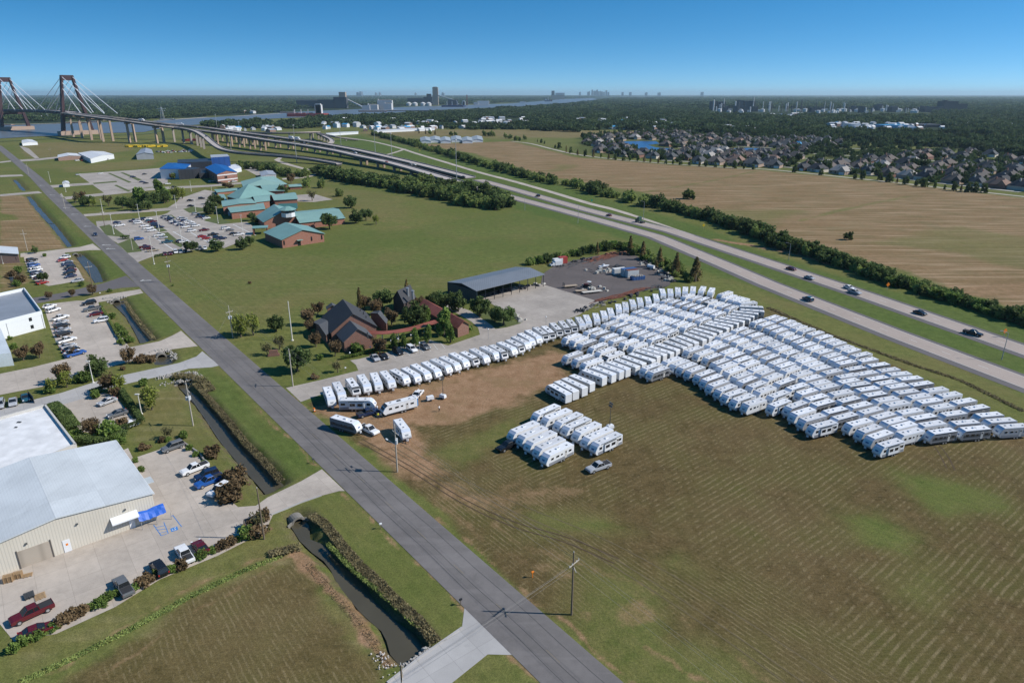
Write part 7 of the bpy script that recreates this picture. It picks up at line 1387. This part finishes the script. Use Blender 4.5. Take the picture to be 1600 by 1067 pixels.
# ------------------------------------------------------------ houses
RC=[M('roof_brown_grey',(.085,.075,.07),.9,var=.2,sc=.3),M('roof_dark',(.05,.05,.055),.9,var=.2,sc=.3),M('roof_slate',(.065,.07,.075),.9,var=.2,sc=.3),M('roof_tan',(.12,.10,.088),.9,var=.2,sc=.3)]; RBL=M('roof_tarp_blue',(.03,.22,.42),.6)
WC=[M('house_brick_tan',(.34,.26,.21),.9),M('house_brick_red',(.24,.13,.10),.9),M('house_stucco',(.52,.48,.42),.9)]
def hip(k,x,y,sx,sy,z0,z1,ins):
    a=sx/2;b=sy/2; V=[(x-a,y-b,z0),(x+a,y-b,z0),(x+a,y+b,z0),(x-a,y+b,z0),(x-a+ins,y,z1),(x+a-ins,y,z1)]; k.add(V,[(0,1,5,4),(1,2,5),(2,3,4,5),(3,0,4),(3,2,1,0)])
def house_proto(v,rm,wm):
    g=random.Random(v*13+5); t=thing('house','-','house'); L=g.uniform(14,18);D=g.uniform(11,14)
    k=MB().box(0,0,1.6,L-1,D-1,3.2).box(L*.28,-D*.45,1.6,6,6,3.2).box(-L*.3,D*.35,1.6,6,5,3.2); obj('wall',k,wm,t)
    k=MB(); hip(k,0,0,L,D,3.1,8.0,D*.42); obj('roof',k,rm,t)
    k=MB(); x=L*.28; y0=-D*.45-3.4; k.add([(x-3.6,y0,3.1),(x+3.6,y0,3.1),(x+3.6,0,3.1),(x-3.6,0,3.1),(x,y0,7.0),(x,0,7.0)],[(1,2,5,4),(3,0,4,5),(0,1,4)]); x=-L*.3; y1=D*.35+3; k.add([(x-3.5,0,3.1),(x+3.5,0,3.1),(x+3.5,y1,3.1),(x-3.5,y1,3.1),(x,0,6.8),(x,y1,6.8)],[(1,2,5,4),(3,0,4,5),(2,3,5)]); obj('gable_roof',k,rm,t)
    obj('chimney',MB().box(L*.1,D*.12,7.2,1.0,.9,3.0),wm,t)
    k=MB(); 
    for x in (-L*.35,-L*.12): obj('window',MB().box(x,-D/2+.48,1.7,1.3,.08,1.5),GLASS,t)
    obj('garage_door',MB().box(L*.28,-D*.45-3.03,1.2,4.4,.08,2.3),WHITE,t)
    return proto(t)
HS=[house_proto(i,RC[i%4],WC[i%3]) for i in range(8)]; HSB=house_proto(9,RBL,WC[2]); HSP=[house_proto(20+i,M('roof_pale_%d'%i,c_,.9),WC[i]) for i,c_ in enumerate(((.30,.28,.26),(.20,.13,.10)))]; HN=['brown-grey','black','slate','tan']
SP0=[at(985,253),at(1100,260.5),at(1200,266),at(1300,276),at(1400,287),at(1500,298),at(1600,309),at(1720,322)]
def along(line,s):
    for i in range(len(line)-1):
        l=(line[i+1]-line[i]).length
        if s<=l or i==len(line)-2: return line[i].lerp(line[i+1],s/l),(line[i+1]-line[i]).normalized()
        s-=l
TL=sum((SP0[i+1]-SP0[i]).length for i in range(len(SP0)-1)); hn=0
PN=lambda p:(np.array([p.x]),np.array([p.y])); ROWN=['row nearest the field road','second row behind the field road','third row of the estate','fourth row of the estate','fifth row of the estate','sixth row of the estate','seventh row of the estate','eighth row of the estate','ninth row of the estate','tenth row of the estate','eleventh row of the estate','twelfth row of the estate','thirteenth row of the estate','fourteenth row of the estate','last row under the woodland','row in front of the far wood','row inside the wood edge','hidden row']
STR=M('street_concrete',(.36,.34,.31),.9); road=MB(); rows=[24,54,92,122,162,192,232,262,304,334,378,408,452,482,528,560,600,640]
for ri,off in enumerate(rows):
    s=-260+random.random()*10; cnt=0
    while s<TL:
        p,d=along(SP0,s) if s>0 else (SP0[0]+(SP0[1]-SP0[0]).normalized()*s,(SP0[1]-SP0[0]).normalized()); n=Vector((-d.y,d.x,0)); n=n if n.y>0 else -n; wob=14*math.sin(s/90+ri*.9); c=p+n*(off+wob*.5)+d*random.uniform(-2,2); s+=random.uniform(18,23)+ri*.55
        a,b=PN(c)
        if sdist(a,b,SUB)[0]>-4 or any(sdist(a,b,l)[0]<20 for l in LAKES) or abs(c.x/c.y)>.80: continue
        if vnoise(a,b,1/55,77)[0]<.13: continue
        cnt+=1; hn+=1; v=random.randrange(8); blue=(ri,cnt) in ((6,22),(7,20),(8,23),(10,14)); pale=(not blue) and random.random()<.07; pv_=random.randrange(2); src=HSB if blue else HSP[pv_] if pale else HS[v]
        o=dup(src,(c.x,c.y,0),math.atan2(d.y,d.x)+(PI if ri%2 else 0)+random.uniform(-.12,.12),'house with %s roof, %s in the %s'%('bright blue tarp' if blue else ('pale grey','reddish')[pv_] if pale else HN[v%4],nth(cnt),ROWN[ri]),'houses of the estate beyond the field',sc=random.uniform(.95,1.2))
    if ri%2==0:
        L=[]; 
        for q in range(-220,int(TL)-40,30):
            p,d=along(SP0,q) if q>0 else (SP0[0]+(SP0[1]-SP0[0]).normalized()*q,(SP0[1]-SP0[0]).normalized()); n=Vector((-d.y,d.x,0)); n=n if n.y>0 else -n; c=p+n*(off+15+7*math.sin(q/90+ri*.9)); a,b=PN(c)
            if sdist(a,b,SUB)[0]<-8 and not any(sdist(a,b,l)[0]<8 for l in LAKES): L.append(c)
            elif len(L)>2: road.strip(L,6,.06+ri*.004); L=[]
            else: L=[]
        if len(L)>2: road.strip(L,6,.06+ri*.004)
tag(obj('estate_street',road,STR),'pale concrete streets curving between the rows of houses','street',kind='structure'); print('houses',hn)
# ------------------------------------------------------------ far industry, ships, skyline
def hgt(yb,yt): return 75*(yb-yt)*3332/((yb-147)*(3480-yt))
DG=M('elevator_dark',(.06,.065,.075),.8); TN=M('elevator_tan',(.33,.27,.22),.8); LG=M('industry_light',(.5,.5,.5),.7); WH2=M('industry_white',(.60,.60,.60),.6); BLU2=M('far_blue_roof',(.05,.25,.45),.6); REDS=M('ship_red',(.30,.05,.045),.6); NAV=M('ship_navy',(.03,.05,.12),.6); SKY_=M('skyline_glass',(.12,.14,.16),.6); RUS=M('barge_rust',(.16,.08,.06),.8)
def pb(t,name,x0,x1,yb,yt,mat,dep=30,base=0,yb0=None):
    a=at(x0,yb);b=at(x1,yb); a.z=b.z=0; d=(b-a); w=max(d.length,1); c=(a+b)/2+Vector((0,dep/2,0)); h=hgt(yb,yt); return rel(name,MB().box(c.x,c.y,(h+base)/2,w,dep,h-base,rz=math.atan2(d.y,d.x)),mat,t)
def cyl(t,name,x,r,yb,yt,mat,top=None,n=12):
    a=at(x,yb); b=at(x+r,yb); R_=(b-a).length; h=hgt(yb,yt); k=MB().tube((a.x,a.y,0),(a.x,a.y,h),R_,n=n); 
    if top: k.tube((a.x,a.y,h),(a.x,a.y,h+R_*top),R_*1.02,R_*.15,n=n)
    return rel(name,k,mat,t)
def conv(t,x0,y0,yb0,x1,y1,yb1,mat,w=3):
    a=at(x0,yb0);b=at(x1,yb1); a.z=hgt(yb0,y0); b.z=hgt(yb1,y1); rel('conveyor',MB().tube(a,b,w,n=4),mat,t)
t=thing('grain_elevator','long dark grain elevator with a tall head house across the river','grain elevator',tuple(at(505,171)))
pb(t,'storage_bins',464,498,169.5,157.5,DG,40); pb(t,'storage_bins',497,523,170,156.2,DG,40); pb(t,'working_house',522,542,170,152,DG,40); pb(t,'head_house',531,541,169.5,144.2,TN,30); pb(t,'gallery',464,531,169,156,TN,8,30); conv(t,542,155,169,566,167,172,LG,4); pb(t,'loading_gallery',566,578,172.4,165,LG,10); pb(t,'dock',560,690,174.2,172.9,DG,25)
for i,(x0,x1,yb,yt) in enumerate(((590,613,171.5,157),(574,590,171.8,164),(600,612,172,162))): 
    t=thing('silo_block','pale concrete silo block, %s along the far river dock'%nth(i+1),'silo',tuple(at(x0,yb)),0,'pale silos on the far dock'); pb(t,'bins',x0,x1,yb,yt,LG,30); pb(t,'gallery',x0+2,x1-2,yb-.2,yt-1.2,TN,8); pb(t,'stair_tower',x0+1,x0+2.2,yb-.1,yt-2,LG,8)
t=thing('grain_tower','tall pale grain tower with dark silos beside it across the river','grain elevator',tuple(at(680,166))); pb(t,'tower',676.5,685,165,136.8,TN,30); pb(t,'tower_cap',678,683.5,164.9,136,TN,20); pb(t,'storage_bins',662,676,164.5,152,DG,40); pb(t,'working_house',667,674,164.3,147,DG,30); pb(t,'storage_bins',637,662,164,154,DG,40); conv(t,685,149.5,165,714,158,166,LG,4); pb(t,'jetty_frame',700,716,166,156,DG,15)
for i,x in enumerate((639,648.5,661,670)): 
    t=thing('storage_dome','grey storage dome, %s beside the pale grain tower'%nth(i+1),'dome',tuple(at(x,166)),0,'storage domes'); cyl(t,'shell',x,4.2,165.8,161.8,LG,.45,14); cyl(t,'cap',x,.8,165.8,159.8,DG,.3,8)
def ship(x0,x1,yb,ydk,hull,label,bx0,bx1,yt,cranes,name='cargo_ship'):
    t=thing(name,label,'ship',tuple(at(x0,yb))); a=at(x0,yb);b=at(x1,yb);a.z=b.z=0; d=(b-a).normalized(); n=Vector((-d.y,d.x,0)); w=14; h=hgt(yb,ydk); L=(b-a).length
    pl=[a+d*6-n*w,b-d*L*.1-n*w,b,b-d*L*.1+n*w,a+d*6+n*w,a+n*w*.4,a-n*w*.4]; rel('hull',MB().prism([(p.x,p.y) for p in pl],0,h),hull,t); pb(t,'superstructure',bx0,bx1,yb,yt,WH2,18); pb(t,'bridge_deck',bx0+1,bx1-1,yb,yt-1.5,WH2,12); pb(t,'funnel',bx1-1.2,bx1-.2,yb-.3,yt-1.5,hull,6)
    for c in cranes: pb(t,'deck_crane',c,c+1.1,yb,ydk-6,LG,4); pb(t,'hatch',c+2,c+7,yb-.1,ydk-1,RUS,14)
ship(449,514,182.5,177.5,REDS,'long red cargo ship with white superstructure moored on the near bank',493,503,164,(460,470,481)); ship(690,728,167.6,164.6,NAV,'dark blue cargo ship by the loading jetty',722,727,159,(698,706,714)); ship(851,860,159,157,NAV,'small dark ship far up the river',852,854,155,(856,))
for i,(x0,x1,y,m) in enumerate(((195,222,188.6,NAV),(249,271,187.8,NAV),(95,135,193,RUS),(0,18,196.5,RUS),(560,604,175.2,RUS),(742,764,165.4,WH2),(600,632,174.2,LG),(140,155,191.4,NAV),(436,460,177,RUS),(812,822,160.9,LG))):
    t=thing('barge','low %s barge, %s counted up the river'%('rusty' if m is RUS else 'pale' if m in(WH2,LG) else 'dark',nth(i+1)),'barge',tuple(at(x0,y)),0,'barges moored along the river'); pb(t,'hull',x0,x1,y,y-1.4,m,12); pb(t,'hatch_cover',x0+1,x1-1,y-.05,y-1.9,LG,8)
t=thing('tank_farm_office','white building with a red striped mast beyond the jetty','building',tuple(at(750,165))); pb(t,'block',746,764,165,158,WH2,30); pb(t,'annex',740,748,165.2,160,LG,30); pb(t,'mast',729.2,730.4,165.5,148.5,REDS,4)
t=thing('river_tower','dark square tower block beside the distant river bend','tower',tuple(at(864,155))); pb(t,'tower',861.8,866.3,155,142.2,DG,60); pb(t,'podium',861,882,155.5,149,TN,60); pb(t,'silo_row',868,882,155.3,145.5,LG,60)
# refinery
rg=random.Random(3)
for i in range(96):
    x=rg.uniform(1112,1445); yb=rg.uniform(172.6,177.2); kind=rg.random(); 
    if kind<.4: t=thing('storage_tank','white storage tank, %s in the refinery'%nth(i+1),'tank',tuple(at(x,yb)),0,'refinery tanks and columns'); cyl(t,'shell',x,rg.uniform(1.8,4.2),yb,yb-rg.uniform(2.4,5),WH2,.15); cyl(t,'stair',x-2,.3,yb,yb-3,LG)
    elif kind<.8: t=thing('process_column','tall refinery column, %s in the refinery'%nth(i+1),'column',tuple(at(x,yb)),0,'refinery tanks and columns'); hh=rg.uniform(8,17) if x<1320 else rg.uniform(4,9); cyl(t,'shell',x,rg.uniform(.5,1.1),yb,yb-hh,rg.choice([LG,WH2,DG]),.5,8); pb(t,'platform',x-1.4,x+1.4,yb,yb-hh*.6,DG,6,hgt(yb,yb-hh*.55))
    else: t=thing('process_unit','dark framed process unit, %s in the refinery'%nth(i+1),'process unit',tuple(at(x,yb)),0,'refinery tanks and columns'); w=rg.uniform(3,7); pb(t,'frame',x,x+w,yb,yb-rg.uniform(5,11),DG,40); pb(t,'pipe_rack',x+w,x+w+6,yb,yb-3,LG,20)
for x0,x1,yt in ((1111,1133,158.5),(1153,1179,157)): t=thing('process_unit','large dark boiler block, %s at the refinery edge'%('first' if x0<1120 else 'second'),'process unit',tuple(at(x0,173)),0,'refinery boiler blocks'); pb(t,'frame',x0,x0+8,173,yt,DG,40); pb(t,'frame',x0+10,x1,173,yt+.8,DG,40); cyl(t,'stack',x1-3,.8,173,yt-4,LG,.2,8)
t=thing('boiler_house','very large black steel framed boiler house at the woodland edge','boiler house',tuple(at(1490,176)))
pb(t,'frame',1472,1495,175.5,158.5,DG,50); pb(t,'frame',1495,1510,175.5,162.5,DG,50); pb(t,'stair_tower',1473,1477,175.6,157,DG,20); pb(t,'low_frame',1455,1472,175.6,167,DG,40); pb(t,'conveyor_frame',1445,1456,175.7,169.5,DG,30)
# plume
PL=NT('steam'); 
# villages, sheds
vg=random.Random(11); spots=[]
for (x0,x1,y0,y1,n) in ((1290,1430,197,204,34),(740,830,187,198,26),(500,740,190,203,40),(900,1065,190,204,30),(1180,1260,181,186,14),(1430,1600,198,203,14),(330,430,200,207,16),(20,110,183,188,5),(300,400,175,178,10),(1120,1200,200,205,8),(560,780,160,164,22),(560,690,201,206,16)):
    for i in range(n): spots.append((vg.uniform(x0,x1),vg.uniform(y0,y1)))
for i,(x,y) in enumerate(spots):
    w=vg.uniform(2,6)*(1 if y<195 else 1.3); m=vg.choice([WH2,WH2,LG,GRM,BLU2 if vg.random()<.35 else WH2]); wm=vg.choice([WHW,BRT,LG]); a=at(x,y);b=at(x+w,y+vg.uniform(-.4,.4)); d=(b-a).normalized(); n=Vector((-d.y,d.x,0)); D=vg.uniform(9,20); h=vg.uniform(6,10) if y<200 else vg.uniform(4,6)
    t=thing('shed' if w>6 else 'cottage','%s %s in the woods, %s'%({'industry_white':'white-roofed','industry_light':'grey-roofed','grey_metal_roof':'dark-roofed','far_blue_roof':'blue-roofed'}[m.name],'long shed' if w>6 else 'cottage',nth(i+1)),'building',tuple(a),0,'roofs showing among the woodland'); gable(t,[a,b,b+n*D,a+n*D],h,h+2.5,wm,m,square=False,oh=.3)
t=thing('hospital_block','bright white blocky building among the woodland roofs','building',tuple(at(1335,203))); pb(t,'block',1328,1344,202.5,193.5,WH2,40); pb(t,'wing',1344,1364,203.5,199,WH2,40); pb(t,'glass_band',1346,1360,203.6,200.5,BLU2,38)
t=thing('flat_depot','low dark flat roofed depot among the woodland roofs','building',tuple(at(1450,199))); pb(t,'block',1430,1475,199.5,195,DG,60); pb(t,'annex',1385,1420,200.5,196,BLU2,60)
NUR=metal('nursery_roof',(.33,.36,.38),2,0,.5,.15); 
for i,(x,y) in enumerate(((657,221),(672,220),(688,221),(705,219.5),(722,221),(738,219.5))): small([(x,y),(x+17,y-.2),(x+15,y-6),(x-1,y-5.5)],3.5,5.5,WHW,NUR,'nursery_shed','grey nursery roof, %s from the highway side'%nth(i+1),'shed')['group']='grey nursery roofs by the brown field'
small([(585,205),(680,200.8),(678,199.6),(584,203.8)],4,4.6,WHW,WRM,'long_white_shed','very long low white shed along the railway trees'); small([(510,209.5),(560,206.5),(560,205.6),(509,208.4)],4,4.6,WHW,WRM,'long_white_shed','low white wall-like shed behind the overpass')
# vehicle yards under the viaduct
yg=random.Random(5)
for i in range(34):
    x=yg.uniform(245,300) if i<24 else yg.uniform(118,170); y=(238.5-(x-245)*.05+yg.uniform(-1,2)) if i<24 else 250+yg.uniform(-1.5,2); c=at(x,y); co=yg.choice(['white','white','silver','white','red']); car(yg.choice([Su,Mv,Pk]),co,c,yg.uniform(0,3),'%s vehicle, %s in the far vehicle yards'%(co,nth(i+1)),'vehicles in the far yards')
for i in range(26):
    x=200+i*2.3+yg.uniform(-.4,.4); 
    if 241<x<247: continue
    c=at(x,230+.3*math.sin(i)); t=thing('school_bus','yellow school bus, %s in the long row under the viaduct'%nth(i+1),'bus',(c.x,c.y,0),1.3,'school buses in a row'); obj('body',MB().side([(-5,.5),(-5,2.9),(3.6,3.0),(4.0,1.6),(5,1.5),(5,.5)],-1.2,1.2),YEL,t); obj('windows_band' if 0 else 'side_glass',MB().box(-.6,0,2.2,8,2.46,.6),GLASS,t); obj('wheel',MB().wheel(-3,-1.0,.45,.45,.3),TYRE,t)
t=thing('red_equipment_yard','-','x') if 0 else None
for i in range(12):
    x=290+i*3.2; c=at(x,220+yg.uniform(-1,1)); t=thing('shipping_container','rust-red container, %s in the row behind the viaduct piers'%nth(i+1),'container',(c.x,c.y,0),yg.uniform(-.2,.2),'red containers behind the piers'); obj('body',MB().box(0,0,1.5,12,2.5,2.8),RCON if i%3 else RUSTP,t); obj('door',MB().box(6.05,0,1.5,.1,2.2,2.5),RUSTP,t)
# transmission tower
for i,(x,y,h) in enumerate(((254.5,183,28),(1318,166,26))):
    c=at(x,y+4); t=thing('transmission_tower','lattice transmission tower, %s'%('standing in the far woodland left of the river' if i==0 else 'small on the horizon woodland'),'pylon',(c.x,c.y,0)); k=MB()
    for sx,sy in((-1,-1),(1,-1),(1,1),(-1,1)): k.tube((sx*4,sy*4,0),(sx*1.5,sy*1.5,h*1.3),.5,n=4)
    obj('lattice',k,LG,t); obj('crossarm',MB().box(0,0,h*1.15,26,2,1.2).box(0,0,h*.95,20,2,1.2),LG,t)
# skyline, very far
ct=random.Random(8)
for i,(x,w,yt) in enumerate([(918.8,1.3,143.2),(921,1.2,142),(925.3,1.6,138.6),(928.5,1.2,141),(930.2,1.2,141.5),(932.6,1.7,138.4),(935.6,1.3,142.2),(938.6,1.4,141.4),(941,1.2,142.8),(944,1.2,143),(947.4,1.7,140.2),(951,1.2,143.6),(906,2,143.4),(1098,1.6,143.6),(973,1.6,143.8),(985,2.4,144),(592,1.8,144.4),(557,4.2,144.2),(562,3,142.3),(586,1.6,144.8),(648,2,145.2),(1010,2,144.4),(1030,3,144.7),(690,5,145)]):
    yb=151.0; yt=146.6-(146.6-yt)*.72; w*=.72; t=thing('skyscraper','pale distant %s, %s in the skyline list'%('tower' if yt<143.3 else 'block',nth(i+1)),'skyscraper',tuple(at(x,yb)),0,'hazy skyline towers on the horizon'); pb(t,'shaft',x,x+w,yb,yt,SKY_,300); pb(t,'roof_plant',x+w*.3,x+w*.7,yb,yt-.5,SKY_,100)
# ------------------------------------------------------------ haze
hz=NT('haze'); 
for n in list(hz.n):
    if n.type=='BSDF_PRINCIPLED': hz.n.remove(n)
pv=hz.n.new('ShaderNodeVolumePrincipled'); pv.inputs['Color'].default_value=(.64,.87,1,1); pv.inputs['Density'].default_value=.000034; pv.inputs['Anisotropy'].default_value=.2; hz.l.new(pv.outputs[0],hz.n['Material Output'].inputs['Volume'])
HB=MB().box(0,0,119,116000,116000,242); tag(obj('haze',HB,hz.mat),'thin blue haze over the whole plain','haze',kind='stuff')

drop_protos()
